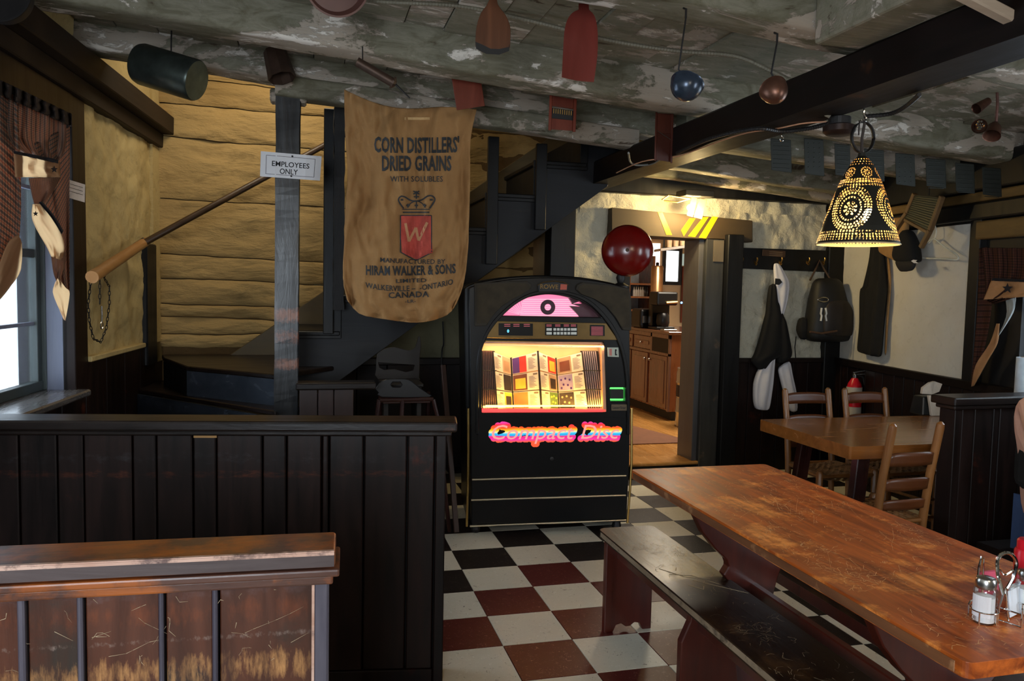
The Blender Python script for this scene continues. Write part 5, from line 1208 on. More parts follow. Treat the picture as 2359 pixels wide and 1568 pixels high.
# red wooden block box, two slicers behind the joist
outline_item('wooden_spice_box', 'small tilted red brown wooden box overlapping the top right corner of the sack', 'box', [(1040, 178), (1108, 184), (1117, 244), (1052, 254)], .72, .05, 'redwood')
def slicer(px, label, y, blade, mat='redwood'):
    (a, b, c, d) = px; t = thing('wooden_slicer', label, 'kitchen slicer', tuple(P3(*a, y)))
    lerp = lambda p, q, k: (p[0]+(q[0]-p[0])*k, p[1]+(q[1]-p[1])*k)
    for s0, s1 in ((0, .11), (.89, 1)):
        g = Geo(); g.prism([lerp(a, b, s0), lerp(a, b, s1), lerp(d, c, s1), lerp(d, c, s0)], lambda u, v, e: W(u, v, y=e), y-.012, y+.012); obj('side_rail', g, mat, t, bevel=.002)
    def strip(k0, k1, nm, m_, o0, o1, x0=.11, x1=.89, sk_=0):
        p0, p1, p2, p3 = lerp(lerp(a, d, k0), lerp(b, c, k0), x0), lerp(lerp(a, d, k0+sk_), lerp(b, c, k0+sk_), x1), lerp(lerp(a, d, k1+sk_), lerp(b, c, k1+sk_), x1), lerp(lerp(a, d, k1), lerp(b, c, k1), x0)
        g = Geo(); g.prism([p0, p1, p2, p3], lambda u, v, e: W(u, v, y=e), y+o0, y+o1); return obj(nm, g, m_, t, bevel=.001)
    if blade == 'comb':
        strip(.03, .32, 'board', mat, -.004, .006); strip(.33, .37, 'blade', 'steel', -.008, -.002); w = strip(.37, .66, 'dark_comb', 'blackmat', .0, .006)
        for k in range(9): x0 = .16+k*.08; strip(.38, .52, 'comb_tooth', 'brass', -.004, 0, x0, x0+.03)
        strip(.66, .97, 'board', mat, -.004, .006)
    else:
        strip(.02, .42, 'board', mat, -.002, .006, sk_=.0); strip(.40, .98, 'board', mat, .004, .010); strip(.37, .385, 'blade', 'steel', -.008, -.002, sk_=.16)
    hangwire(t, (a[0]+b[0])/2, (a[1]+b[1])/2, y+.003, None)
    return t
slicer([(1266, 216), (1329, 228), (1326, 304), (1263, 300)], 'red brown wooden slicer with toothed metal comb hanging behind the joist', .74, 'comb')
slicer([(1510, 258), (1552, 260), (1549, 376), (1507, 370)], 'narrow dark red mandoline with slanted blade beside the big beam', .70, 'slant', wood('dark_mandoline', C(70, 30, 20), C(92, 42, 28), 'z', 4, .35))
# sausage stuffer like tin syringe
t = thing('tin_syringe', 'thin rusty tin syringe with needle slung under the joist above the sack', 'tool', tuple(P3(860, 170, .45)))
a, b, c = P3(822, 142, .42), P3(905, 190, .42), P3(944, 226, .42); d = (b-a).normalized()
g = Geo(); g.tube([a, b], .022, 14); obj('barrel', g, 'rust', t, smooth=True); g = Geo(); g.lathe([(0, 0), (.031, 0), (.031, .008), (.012, .02)], b-d*.004, d, 14); obj('collar', g, 'rust', t); g = Geo(); g.tube([b+d*.01, c], [.006, .003], 6); obj('needle', g, 'iron', t)
g = Geo(); g.tube([a+d*.03, a+d*.03+Vector((0, .02, .09))], .003, 5); obj('hanging_wire', g, 'iron', t)
# big dark tube, cut tin, pan and bowl at the upper left
t = thing('dark_tin_tube', 'wide dark metal tube with closed end hanging at a slant before the yellow wall', 'tube', tuple(P3(380, 165, 1.0)))
a, b = P3(322, 146, 1.05), P3(454, 186, .93); d = (b-a).normalized()
g = Geo(); g.lathe([(.001, 0), (.097, 0), (.104, .02), (.104, (b-a).length-.01), (.098, (b-a).length), (.001, (b-a).length-.002)], a, d, 40, cap=False); obj('body', g, 'darktin', t, smooth=True)
m2 = a.lerp(b, .55); g = Geo(); g.tube([m2+Vector((0, 0, .09)), m2+Vector((0, .02, .22))], .004, 5); obj('hanging_wire', g, 'iron', t)
t = thing('tin_mould', 'small rusty flared tin hanging on the header above the timber post', 'tin', tuple(P3(640, 150, 1.1)))
a, b = P3(633, 118, 1.16), P3(650, 180, 1.12); d = (b-a).normalized()
g = Geo(); g.lathe([(.001, 0), (.062, 0), (.075, (b-a).length), (.068, (b-a).length), (.058, .01)], a, d, 8, cap=False); obj('body', g, 'rust', t); g = Geo(); g.tube([a, a+Vector((0, .02, .06))], .003, 5); obj('hanging_wire', g, 'iron', t)
def pan(label, u, v, y, r, nm, mat, ax, depth=.06, cat='pan'):
    t = thing(nm, label, cat, tuple(P3(u, v, y))); c = P3(u, v, y); ax = Vector(ax).normalized()
    g = Geo(); g.lathe([(.001, 0), (r*.86, 0), (r*.98, depth), (r*1.04, depth), (r*1.04, depth-.006), (r, depth-.008), (r*.9, -.006), (.001, -.006)], c, ax, 48, cap=False); obj('bowl', g, mat, t, smooth=True)
    g = Geo(); g.tube([c+Vector((0, 0, r*.8)), c+Vector((0, .03, max(.1, ZL(c.x)-c.z)))], .004, 5); obj('hanging_wire', g, 'iron', t); return t
pan('dark iron pan hanging in the extreme top left corner', 12, -4, .15, .115, 'iron_pan', 'iron', (-.1, -1, .1))
pan('shallow red brown wooden bowl, only its rim showing at the top edge', 772, -40, -.1, .125, 'wooden_bowl', plain('red_brown_bowl', C(96, 62, 54), .4), (.1, -1, -.3), .05, 'bowl')
pan('large dark blue grey pan hanging beside the beam in the top right corner', 2345, -55, -1.35, .20, 'large_pan', plain('navy_iron_pan', C(60, 62, 74), .4, .4), (.15, -1, -.1))
g = Geo(); a, b = P3(2190, -30, -1.5), P3(2400, 78, -1.5); g.beam(a, b+(b-a)*.1, .04, .034); o = obj('pale_wooden_bar', g, wood('dirty_pale_bar', C(170, 150, 130), C(196, 178, 158), 'x', 4, .5, C(90, 60, 40), .3, 6), None, bevel=.005); tag(o, 'pale dirty wooden bar slung across the pan at the top right', 'bar')
# armoured cable over the ceiling boards to the box on the beam
def cable(px, zf, r, nm, label, mat, rings=True, cat='cable'):
    pts = [W(u, v, z=z) if not isinstance(z, tuple) else W(u, v, y=z[0]) for (u, v), z in zip(px, zf)]
    out = []
    for i in range(len(pts)-1):
        p0 = pts[max(i-1, 0)]; p1 = pts[i]; p2 = pts[i+1]; p3 = pts[min(i+2, len(pts)-1)]
        for k in range(6):
            t = k/6; out.append(.5*(2*p1+(p2-p0)*t+(2*p0-5*p1+4*p2-p3)*t*t+(3*p1-p0-3*p2+p3)*t**3))
    out.append(pts[-1]); L = sum((out[i+1]-out[i]).length for i in range(len(out)-1)); g = Geo()
    if rings:
        n = int(L/.007); acc = []; i = 0; s0 = 0
        for k in range(n+1):
            s = L*k/n
            while i < len(out)-2 and s0+(out[i+1]-out[i]).length < s: s0 += (out[i+1]-out[i]).length; i += 1
            acc.append(out[i].lerp(out[i+1], min(1, (s-s0)/max(1e-6, (out[i+1]-out[i]).length))))
        g.tube(acc, [r*(1+.16*(k % 2)) for k in range(len(acc))], 7)
    else: g.tube(out, r, 7)
    o = obj(nm, g, mat, None, smooth=rings is False); return tag(o, label, cat)
cable([(660, -25), (860, 2), (1060, 14), (1240, 52), (1400, 92), (1559, 117), (1690, 128), (1770, 160), (1835, 196), (1868, 240), (1912, 268)], [(.15,), (.10,), (.06,), (.02,), (-.02,), (-.08,), (-.18,), (-.28,), (-.40,), (-.45,), (-.48,)], .0095, 'armoured_cable', 'ribbed grey armoured cable snaking along the ceiling boards to the beam box', plain('painted_armour', C(122, 116, 100), .6, .3))
cable([(1560, 352), (1640, 318), (1740, 296), (1800, 302), (1860, 296), (1912, 284)], [2.235]*6, .009, 'armoured_cable', 'dark armoured cable running beneath the beam, left of its junction box', 'iron'); 
cable([(1990, 268), (2050, 262), (2085, 246), (2118, 218)], [2.235]*4, .008, 'armoured_cable', 'dark armoured cable running beneath the beam, right of its junction box', 'iron')
cable([(1420, 398), (1480, 372), (1560, 360), (1650, 328), (1720, 306), (1790, 296), (1850, 284), (1905, 280)], [2.245]*8, .0035, 'thin_wire', 'thin pale wire drooping along the underside of the big beam', plain('pale_wire', C(190, 140, 110), .5), False, 'wire')
cable([(1448, 352), (1452, 372), (1466, 380), (1500, 378), (1520, 368)], [2.25]*5, .006, 'loose_wire', 'loose grey wire end curling where beam and stair header meet', plain('grey_wire', C(110, 110, 104), .5), False, 'wire')
t = thing('junction_box', 'round dark junction box fixed beneath the beam beside the lamp hook', 'junction box', tuple(W(1930, 275, z=2.24)))
c = W(1934, 278, z=2.235); g = Geo(); g.lathe([(.001, 0), (.046, 0), (.046, .05), (.001, .05)], c-Vector((0, 0, .035)), (0, 0, 1), 20); obj('neck', g, 'iron', t, bevel=.002); g = Geo(); g.lathe([(.001, -.045), (.05, -.045), (.066, -.032), (.066, -.008), (.045, 0), (.001, 0)], c-Vector((0, 0, .015)), (0, 0, 1), 24, cap=False); obj('cover', g, plain('brown_box_cover', C(48, 34, 30), .35, .5), t, smooth=True)
def hook(u, v, label, zt=2.25, s=.03):
    c = W(u, v, z=zt-.01); pts = [c+Vector((0, 0, .012)), c+Vector((0, 0, -s*.5))]+[c+Vector((s*.35*math.sin(t_)+0, 0, -s*.9-s*.38*math.cos(t_)*-1-.0)) for t_ in (0, .8, 1.6, 2.4, 3.1, 3.9, 4.5)]
    g = Geo(); g.tube(pts, .0025, 6); o = obj('cup_hook', g, 'chrome', None, smooth=True); tag(o, label, 'hook')
hook(1801, 306, 'small chrome cup hook under the beam, left of the junction box'); 
# punched tin lamp
lc = W(1975, 565, y=-.62); kpx = (lc-CAM).dot(FW)/F_PX; lx0, ly0, lz0 = lc.x, lc.y, lc.z+.004
lamp = thing('pendant_lamp', 'black punched tin cone lamp glowing warmly beneath the dark beam', 'lamp', (lx0, ly0, lz0))
prof = [(90, 566), (88, 558), (82, 540), (79, 528), (72, 505), (64, 480), (56, 455), (47, 430), (39, 412), (33, 400), (25, 385), (18, 375), (9, 366), (8, 358)]
pr = [(a*kpx, (566-b)*kpx*1.0) for a, b in prof]
Hh = pr[-1][1]
def rad(h):
    for i in range(len(pr)-1):
        if pr[i][1] <= h <= pr[i+1][1]: t_ = (h-pr[i][1])/(pr[i+1][1]-pr[i][1]); return pr[i][0]*(1-t_)+pr[i+1][0]*t_
    return pr[-1][0]
NA, NV = 330, 170
def isout(a, b):
    h = b*Hh; r = rad(h); arc = 2*math.pi*r; hp = h/kpx      # height in px above rim
    def dot(row, n, rr): return abs(hp-row) < rr and abs(((a*n) % 1)-.5)*arc/kpx/n < rr*.85
    for row, n, rr in ((8, 76, 1.5), (13.5, 76, 1.9), (19, 76, 2.2), (25, 76, 1.7), (131, 46, 2.3), (138, 46, 2.6), (144, 46, 2.1), (186, 20, 1.5), (180, 22, 1.6), (192, 18, 1.4)):
        if dot(row, n, rr): return True
    # four large rosettes
    aw = ((a*4+.10) % 1)-.5; dx = aw/4*arc/kpx; dy = hp-76; el = math.hypot(dx*1.05, dy*.92)
    if el < 50:
        th = math.atan2(dy, dx)
        for R_, n, rr in ((46, 46, 1.9), (39.5, 40, 2.6), (33, 34, 2.0), (24, 26, 1.9)):
            if abs(el-R_) < rr and abs(((th/(2*math.pi)*n) % 1)-.5)*2*math.pi*R_/n < rr*.8: return True
        if 5 < el < 15 and abs(((th/(2*math.pi)*8) % 1)-.5) < .27: return True
        if el < 2.2: return True
    aw = ((a*6+.3) % 1)-.5; dx = aw/6*arc/kpx; dy = hp-160; el = math.hypot(dx, dy)
    if el < 13:
        th = math.atan2(dy, dx)
        if abs(el-11.5) < 1.4 and abs(((th/(2*math.pi)*16) % 1)-.5) < .3: return True
        if 2 < el < 7.5 and abs(((th/(2*math.pi)*7) % 1)-.5) < .26: return True
    return False
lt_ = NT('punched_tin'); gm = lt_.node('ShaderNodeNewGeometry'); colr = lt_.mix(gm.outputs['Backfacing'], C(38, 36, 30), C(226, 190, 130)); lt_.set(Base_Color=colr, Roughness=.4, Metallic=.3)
g = Geo(); g.grid(lambda a, b: (lx0+rad(b*Hh)*math.cos(a*2*math.pi), ly0+rad(b*Hh)*math.sin(a*2*math.pi), lz0+b*Hh), NA, NV, skip=isout); g.uv = {}
o = obj('lamp_shade', g, lt_.m, lamp)
nf = Vector(o.data.polygons[5].normal); ctr = o.data.polygons[5].center
if nf.x*ctr.x+nf.y*ctr.y < 0: o.data.flip_normals()
g = Geo(); g.tube([(lx0+.0+pr[0][0]*math.cos(t_*math.pi/24), ly0+pr[0][0]*math.sin(t_*math.pi/24), lz0) for t_ in range(48)], .003, 6, closed=True); obj('rim', g, plain('pale_rim', C(214, 190, 140), .5), lamp, smooth=True)
bulbp = (lx0+.03, ly0-.03, lz0+.115)
g = Geo(); g.sphere(bulbp, .028, 16, (1, 1, 1.2)); obj('bulb', g, glow('warm_bulb', (1, .74, .36, 1), 12), lamp, smooth=True)
point('lamp_bulb_light', (lx0, ly0, lz0+.06), 2.8, (1, .74, .40), .03)
zr = lz0+Hh; rr_ = .052
g = Geo()
g.grid(lambda a, b: (lx0+.0+rr_*math.cos(a*2*math.pi)*1.0, ly0+(b-.5)*.018, zr+rr_*1.18+rr_*1.18*math.sin(a*2*math.pi)), 36, 1); obj('top_ring', g, 'iron', lamp, solid=.003, smooth=True)
ztop = 2.25
g = Geo(); g.tube([(lx0, ly0, zr-.02), (lx0, ly0+.004, zr+.06), (lx0+.006, ly0, zr+.12), (lx0, ly0, ztop-.04)], .006, 7); g.tube([(lx0-.02, ly0, zr+.07), (lx0-.012, ly0+.01, zr+.13), (lx0, ly0, ztop-.05)], .003, 5); obj('cord', g, plain('brown_cord', C(50, 40, 34), .7), lamp, smooth=True)
g = Geo(); g.tube([(lx0, ly0, ztop+.01), (lx0, ly0, ztop-.02), (lx0+.012, ly0, ztop-.03), (lx0+.010, ly0, ztop-.045), (lx0-.006, ly0, ztop-.05), (lx0-.012, ly0, ztop-.038)], .0035, 6); obj('hook', g, 'chrome', lamp, smooth=True)
# row of dark punched panels hung on the joist right of the beam
pnl = None
labs = ['leftmost of the dark metal panels hung in a row right of the beam', 'second dark panel from the left in the ceiling row, dimpled', 'third dark panel from the left in the ceiling row, left of the lamp ring', 'fourth dark panel in the ceiling row, just right of the lamp ring', 'fifth dark panel in the ceiling row, with rows of dimples', 'sixth dark panel in the ceiling row, plain faced', 'seventh dark panel in the ceiling row, above the washboard', 'eighth and rightmost dark panel of the ceiling row']
for k, (u0, v0, u1, v1) in enumerate(((1775, 318, 1822, 392), (1852, 318, 1897, 400), (1922, 330, 1958, 402), (1990, 342, 2036, 412), (2062, 352, 2107, 424), (2132, 364, 2178, 428), (2200, 374, 2244, 440), (2262, 384, 2306, 448))):
    t = thing('ceiling_hung_panel', labs[k], 'panel', tuple(P3((u0+u1)/2, v1, .42)), group='dark panels in a row on the joist right of the beam')
    g = Geo(); g.prism([(u0, v0), (u1, v0+4), (u1+2, v1+6), (u0+2, v1)], lambda u, v, d: W(u, v, y=d), .41, .43); o = obj('plate', g, plain('dark_cast_panel', C(36, 38, 33), .6, .2) if k == 0 else D.materials['dark_cast_panel'], t, bevel=.003)
    g = Geo()
    for i in range(3 if k in (1, 4) else 1):
        for j in range(6 if k in (1, 4) else 7):
            if k in (1, 4): c = P3(u0+10+i*13, v0+12+j*11, .41); g.lathe([(0, -.003), (.005, 0), (0, .003)], c, (0, -1, 0), 8)
            else: a = P3(u0+6, v0+8+j*10, .41); b = P3(u1-4, v0+10+j*10, .41); g.tube([a, b], .0022, 5)
    obj('dimples' if k in (1, 4) else 'ribs', g, D.materials['dark_cast_panel'], t, kind='stuff')
# brass and copper lamp cluster under the joist at the right
t = thing('copper_spot_lamp', 'cluster of small aged copper spot shades hanging at the upper right', 'light fitting', tuple(P3(2275, 250, -.1)))
for (u, v, r, dr, m_) in ((2288, 300, .040, (-.5, -.3, -.8), 'copper'), (2256, 292, .034, (-.7, -.7, -.1), 'copper'), (2262, 242, .026, (-.8, 0, -.5), 'copper')):
    c = P3(u, v, -.1); d = Vector(dr).normalized(); g = Geo(); g.lathe([(.012, -.05), (.018, -.045), (r*.8, -.02), (r, .03), (r*1.05, .04), (r*.95, .035), (r*.7, -.01)], c, d, 20, cap=False); obj('shade', g, m_, t, smooth=True)
g = Geo(); g.tube([P3(2297, 210, -.1), P3(2298, 240, -.1), P3(2295, 280, -.1)], .007, 7); obj('stem', g, plain('mottled_stem', C(120, 84, 76), .5, .4, var=.5), t, smooth=True)
c = P3(2297, 208, -.1); g = Geo(); g.lathe([(.001, 0), (.03, 0), (.03, max(.03, ZL(c.x)-c.z)), (.001, max(.03, ZL(c.x)-c.z))], c, (0, 0, 1), 14); obj('canopy', g, 'iron', t)
c = P3(2254, 290, -.12); g = Geo()
for i in range(7): an = i*math.pi/3; off = (.016 if i else 0); g.sphere(c+Vector((off*math.cos(an)-.02, -.03, off*math.sin(an))), .006, 8)
obj('bead_lens', g, 'chrome', t, kind='stuff')
# spot lamp with two pale straps above the lintel
t = thing('lintel_lamp', 'bright bare lamp between two pale straps above the yellow striped lintel', 'lamp', tuple(P3(1600, 470, 2.2)))
stp_ = plain('pale_strap', C(214, 186, 136), .5)
for q in (((1594, 452), (1607, 456), (1596, 500), (1582, 496)), ((1612, 456), (1629, 460), (1617, 505), (1598, 500))):
    g = Geo(); g.prism(list(q), lambda u, v, d: W(u, v, y=d), 2.10, 2.115); obj('strap', g, stp_, t, bevel=.002)
c = P3(1590, 478, 2.22); g = Geo(); g.sphere(c+Vector((0, 0, 0)), .026, 14); obj('bulb', g, glow('white_hot_bulb', (1, .82, .45, 1), 30), t, smooth=True)
g = Geo(); c2_ = P3(1603, 452, 2.16); g.box((c2_.x-.12, 2.09, c2_.z-.005), (c2_.x+.12, 2.26, c2_.z+.04)); obj('fitting', g, 'blackmat', t, bevel=.004)
g = Geo(); g.tube([P3(1525, 460, 2.2), P3(1540, 450, 2.2), P3(1590, 458, 2.2), P3(1560, 466, 2.2), P3(1530, 462, 2.2)], .006, 6); obj('wire_loop', g, 'brass', t)
point('lintel_lamp_light', (c.x, 2.16, c.z-.01), 20, (1, .74, .34), .025)
point('lintel_fill_light', (P3(1600, 505, 2.05).x, 2.02, P3(1600, 505, 2.05).z+.04), 9, (1, .76, .36), .03)  # added fill light in mid-air before the lintel, without a fitting

# ================================================================== CLOTHES AND THINGS ON THE WALLS
def loft(name, rows, P, N_, mat, parent=None, n=22, rip=.0, freq=7, ph=0, off=.03, sub=1, label=None):
    """closed padded form: rows (v_left, v_right, uL, uR, depth) measured on the plane P, N_"""
    g = Geo(); k = 0; rr = []
    for i in range(len(rows)-1):
        for t in (0, .5):
            rr.append(tuple(rows[i][c]*(1-t)+rows[i+1][c]*t for c in range(5)))
    rr.append(rows[-1])
    rings = []
    for i, (vl, vr, ul, ur, d) in enumerate(rr):
        a = W(ul, vl, pl=(P, N_)); b = W(ur, vr, pl=(P, N_)); c = (a+b)/2; h = (b-a)/2; ring = []
        for j in range(n):
            t = 2*math.pi*j/n; ct, st_ = math.cos(t), math.sin(t)
            q = c+h*math.copysign(abs(ct)**.8, ct)+N_*(off+d*math.copysign(abs(st_)**.8, st_)*(1+rip*math.sin(freq*ct+ph+i*.25)+rip*.8*nz(ct*2, i*.3, ph)))
            ring.append(q)
        rings.append(ring)
    for r_ in rings: g.v += r_
    for i in range(len(rings)-1):
        for j in range(n): g.f.append((i*n+j, i*n+(j+1) % n, (i+1)*n+(j+1) % n, (i+1)*n+j))
    g.f += [tuple(range(n))[::-1], tuple((len(rings)-1)*n+j for j in range(n))]
    return obj(name, g, mat, parent, smooth=True, ang=75, sub=sub, label=label)
PB = Vector((0, YB-.02, 0)); NB = Vector((0, -1, 0))
def bpx(u, v, o=0.0): return W(u, v, pl=(PB+NB*o, NB))
rk = thing('coat_rack', 'black coat rack board with brass hooks and a small plaque', 'coat rack', tuple(bpx(1800, 595)))
g = Geo(); g.prism([(1700, 570), (1940, 578), (1938, 628), (1703, 618)], lambda u, v, d: bpx(u, v, d), .0, .025); rkb = obj('board', g, 'black', rk, bevel=.004)
for u in (1705, 1738, 1795, 1858, 1893):
    g = Geo(); p = bpx(u, 602, .025); g.tube([p, p+Vector((0, -.03, -.01)), p+Vector((0, -.045, .015)), p+Vector((0, -.04, .03))], .006, 7); g.tube([p+Vector((0, 0, -.01)), p+Vector((0, -.028, -.03)), p+Vector((0, -.04, -.018))], .005, 7); obj('coat_hook', g, 'brass', rk, smooth=True)
g = Geo(); g.prism([(1757, 574), (1810, 578), (1809, 593), (1756, 589)], lambda u, v, d: bpx(u, v, d), .025, .032); pq = obj('plaque', g, plain('bronze_plaque', C(70, 50, 36), .5, .3), rk, bevel=.002)
g = Geo()
for v in (579, 583, 587): g.prism([(1772, v), (1803, v+2), (1803, v+3.2), (1772, v+1.2)], lambda u, v_, d: bpx(u, v_, d), .032, .0328)
obj('plaque_print', g, plain('plaque_print', C(120, 100, 76), .6), pq, kind='stuff')
# white and black jersey
jr = thing('sports_jersey', 'white and black long sports jersey hanging from the coat rack', 'jersey', tuple(bpx(1780, 600)))
loft('body', [(606, 606, 1775, 1786, .010), (620, 622, 1774, 1796, .02), (660, 650, 1777, 1811, .03), (700, 690, 1779, 1806, .03), (731, 731, 1781, 1794, .025)], PB, NB, 'whitecloth', jr, rip=.2, off=.05)
loft('dark_yoke', [(655, 650, 1764, 1779, .02), (690, 690, 1759, 1782, .03), (722, 726, 1756, 1795, .035), (736, 736, 1752, 1800, .04), (780, 778, 1741, 1805, .045), (815, 812, 1729, 1811, .045), (830, 826, 1720, 1770, .04), (852, 852, 1742, 1752, .02)], PB, NB, 'blackcloth', jr, rip=.25, off=.055, label='black middle section')
loft('dark_sleeve', [(730, 728, 1778, 1798, .03), (780, 770, 1778, 1806, .035), (815, 805, 1779, 1813, .035), (838, 822, 1782, 1812, .03)], PB, NB, 'blackcloth', jr, rip=.2, off=.065)
loft('white_hem', [(816, 816, 1769, 1778, .02), (850, 830, 1738, 1777, .03), (880, 880, 1728, 1773, .035), (920, 920, 1728, 1767, .035), (942, 944, 1733, 1762, .03)], PB, NB, 'whitecloth', jr, rip=.3, off=.05)
loft('white_sleeve', [(845, 825, 1783, 1812, .02), (870, 862, 1789, 1817, .03), (910, 900, 1800, 1826, .03), (948, 948, 1812, 1829, .025)], PB, NB, 'whitecloth', jr, rip=.2, off=.05)
g = Geo(); g.prism([(1786, 641), (1797, 642), (1802, 650), (1795, 656), (1785, 655)], lambda u, v, d: bpx(u, v, d), .082, .085); obj('black_patch', g, 'ink', jr)
# backpack
bk = thing('backpack', 'dark brown and black backpack with silver zip pulls hanging from the coat rack', 'backpack', tuple(bpx(1890, 620)))
loft('body', [(640, 640, 1865, 1908, .05), (652, 652, 1856, 1918, .08), (690, 690, 1848, 1926, .11), (730, 730, 1842, 1938, .12), (770, 768, 1836, 1944, .12), (786, 785, 1846, 1930, .09)], PB, NB, plain('black_nylon', C(13, 12, 12), .6, var=.3), bk, rip=.05, off=.11)
loft('front_pocket', [(688, 688, 1876, 1914, .02), (712, 712, 1862, 1928, .04), (750, 750, 1859, 1932, .045), (772, 772, 1862, 1930, .03)], PB, NB, plain('dark_brown_nylon', C(34, 27, 24), .6, var=.2), bk, rip=.03, off=.205)
g = Geo(); g.tube([bpx(1866, 764, .252), bpx(1893, 768, .256), bpx(1928, 762, .252)], .009, 7); obj('brown_piping', g, plain('brown_piping', C(84, 58, 40), .7), bk, smooth=True)
def ring_px(u, v, w, h, o, r=.004): return [bpx(u+w*math.cos(t), v+h*math.sin(t), o) for t in [2*math.pi*k/16 for k in range(16)]]
g = Geo(); g.tube(ring_px(1896, 690, 12, 5, .252), .005, 6, closed=True); obj('silver_badge', g, 'steel', bk, smooth=True)
for u in (1893, 1902):
    g = Geo(); g.tube([bpx(u, 709, .268), bpx(u+(-2 if u < 1895 else 2), 722, .268), bpx(u, 727, .268), bpx(u+(-2 if u < 1895 else 2), 739, .268)], .008, 6); obj('zip_pull', g, plain('silver_webbing', C(214, 214, 210), .5), bk, smooth=True)
g = Geo(); g.tube([bpx(1866, 645, .08), bpx(1878, 622, .05), bpx(1888, 600, .03), bpx(1900, 622, .05), bpx(1914, 645, .08)], .008, 6); obj('top_strap', g, plain('strap_brown', C(66, 48, 34), .8), bk, smooth=True)
g = Geo(); g.tube([bpx(1834, 775, .05), bpx(1831, 800, .03), bpx(1833, 826, .03)], .004, 5); obj('loose_strap', g, 'blackcloth', bk, smooth=True)
loft('side_pocket', [(730, 728, 1828, 1845, .03), (760, 756, 1823, 1845, .05), (782, 780, 1832, 1848, .03)], PB, NB, 'blackcloth', bk, rip=.05, off=.08)
# right wall: black coat, tan coat, cap, hanger, washboard
PRw = PR0; NRw = NR
def rpx(u, v, o=0.0): return W(u, v, pl=(PR0+NR*o, NR))
bc_ = thing('black_coat', 'long black coat hanging on the white wall between backpack and cap', 'coat', tuple(rpx(2030, 600)))
loft('coat_body', [(520, 520, 2030, 2040, .01), (545, 545, 2026, 2048, .02), (592, 590, 2022, 2054, .025), (630, 630, 2016, 2057, .03), (662, 660, 2009, 2060, .035), (666, 668, 2004, 2061, .04), (740, 740, 2003, 2053, .04), (805, 805, 1996, 2050, .04), (812, 826, 2000, 2045, .03)], PR0, NR, 'blackcloth', bc_, rip=.7, freq=9, off=.06)
loft('yellowish_edge', [(590, 590, 2050, 2056, .008), (650, 650, 2056, 2062, .008), (740, 740, 2050, 2054, .008), (820, 820, 2046, 2050, .006)], PR0, NR, 'tancoat', bc_, off=.03)
tc_ = thing('tan_coat', 'folded tan canvas garment hung beneath the washboard', 'coat', tuple(rpx(2085, 520)))
loft('cloth', [(500, 498, 2080, 2118, .03), (530, 535, 2062, 2110, .04), (568, 585, 2046, 2100, .035), (582, 606, 2046, 2088, .02)], PR0, NR, 'tancoat', tc_, rip=.2, off=.07)
g = Geo(); g.tube([rpx(2100, 560, .09), rpx(2086, 590, .09), rpx(2083, 612, .05)], .005, 6); obj('tie_cord', g, plain('brown_tie', C(96, 60, 40), .8), tc_, smooth=True)
cp = thing('baseball_cap', 'black cap with white mark hanging below the washboard beside the white hanger', 'cap', tuple(rpx(2120, 580)))
loft('crown', [(528, 530, 2113, 2130, .03), (560, 560, 2098, 2142, .06), (590, 592, 2092, 2146, .07), (606, 606, 2100, 2147, .055)], PR0, NR, 'blackcloth', cp, off=.10)
loft('brim', [(600, 600, 2100, 2147, .02), (615, 612, 2106, 2149, .025), (628, 625, 2114, 2142, .012)], PR0, NR, plain('cap_brim', C(26, 24, 26), .8), cp, off=.13)
g = Geo(); g.add([rpx(u, v, .172) for u, v in ((2099, 601), (2104, 598), (2113, 599), (2109, 602), (2116, 606), (2106, 606))], [(0, 1, 2, 3, 4, 5)]); obj('white_mark', g, 'paper', cp, solid=.002)
hg = thing('clothes_hanger', 'white plastic clothes hanger against the white wall', 'hanger', tuple(rpx(2150, 530)))
g = Geo(); g.tube([rpx(u, v, .05) for u, v in smoothloop([(2153, 517), (2157, 530), (2155, 545), (2148, 552), (2140, 560)], 3)], .004, 7); obj('hook', g, 'keyw', hg, smooth=True)
g = Geo(); g.tube([rpx(u, v, .05) for u, v in smoothloop([(2135, 558), (2152, 550), (2175, 568), (2200, 584), (2208, 592), (2204, 598), (2180, 596), (2140, 595), (2110, 593)], 3)], .006, 7); obj('arm', g, 'keyw', hg, smooth=True)
wbd = thing('washboard', 'wooden framed washboard with grey green ribbed panel hung at a tilt from the ceiling', 'washboard', tuple(rpx(2115, 500, .2)))
q0, q1, q2, q3 = (2103, 449), (2171, 456), (2138, 534), (2083, 508)
g = Geo(); g.prism([q0, q1, q2, q3], lambda u, v, d: rpx(u, v, d), .20, .215); pn_ = obj('ribbed_panel', g, plain('grey_green_panel', C(72, 74, 60), .5, .3), wbd)
g = Geo()
for k in range(14):
    t = (k+.5)/14; a = (q0[0]*(1-t)+q3[0]*t, q0[1]*(1-t)+q3[1]*t); b = (q1[0]*(1-t)+q2[0]*t, q1[1]*(1-t)+q2[1]*t); g.tube([rpx(*a, .216), rpx(*b, .216)], .0035, 6)
obj('rib', g, D.materials['grey_green_panel'], pn_, kind='stuff')
wdw = wood('washboard_wood', C(104, 76, 44), C(136, 104, 66), 'z', 5, .5)
for pts, w_ in (([(2108, 446), (2090, 490), (2060, 534)], .03), ([(2171, 452), (2143, 530), (2122, 570)], .03), ([(2086, 506), (2138, 534)], .022)):
    g = Geo(); a = [rpx(u, v, .21) for u, v in pts]
    for i in range(len(a)-1): g.beam(a[i], a[i+1], w_, .03, up=tuple(NR))
    obj('frame_rail', g, wdw, wbd, bevel=.003)
a = rpx(2140, 450, .21); g = Geo(); g.tube([a, (a.x, a.y, ZL(a.x)-.01)], .003, 5); obj('hanging_wire', g, 'iron', wbd)
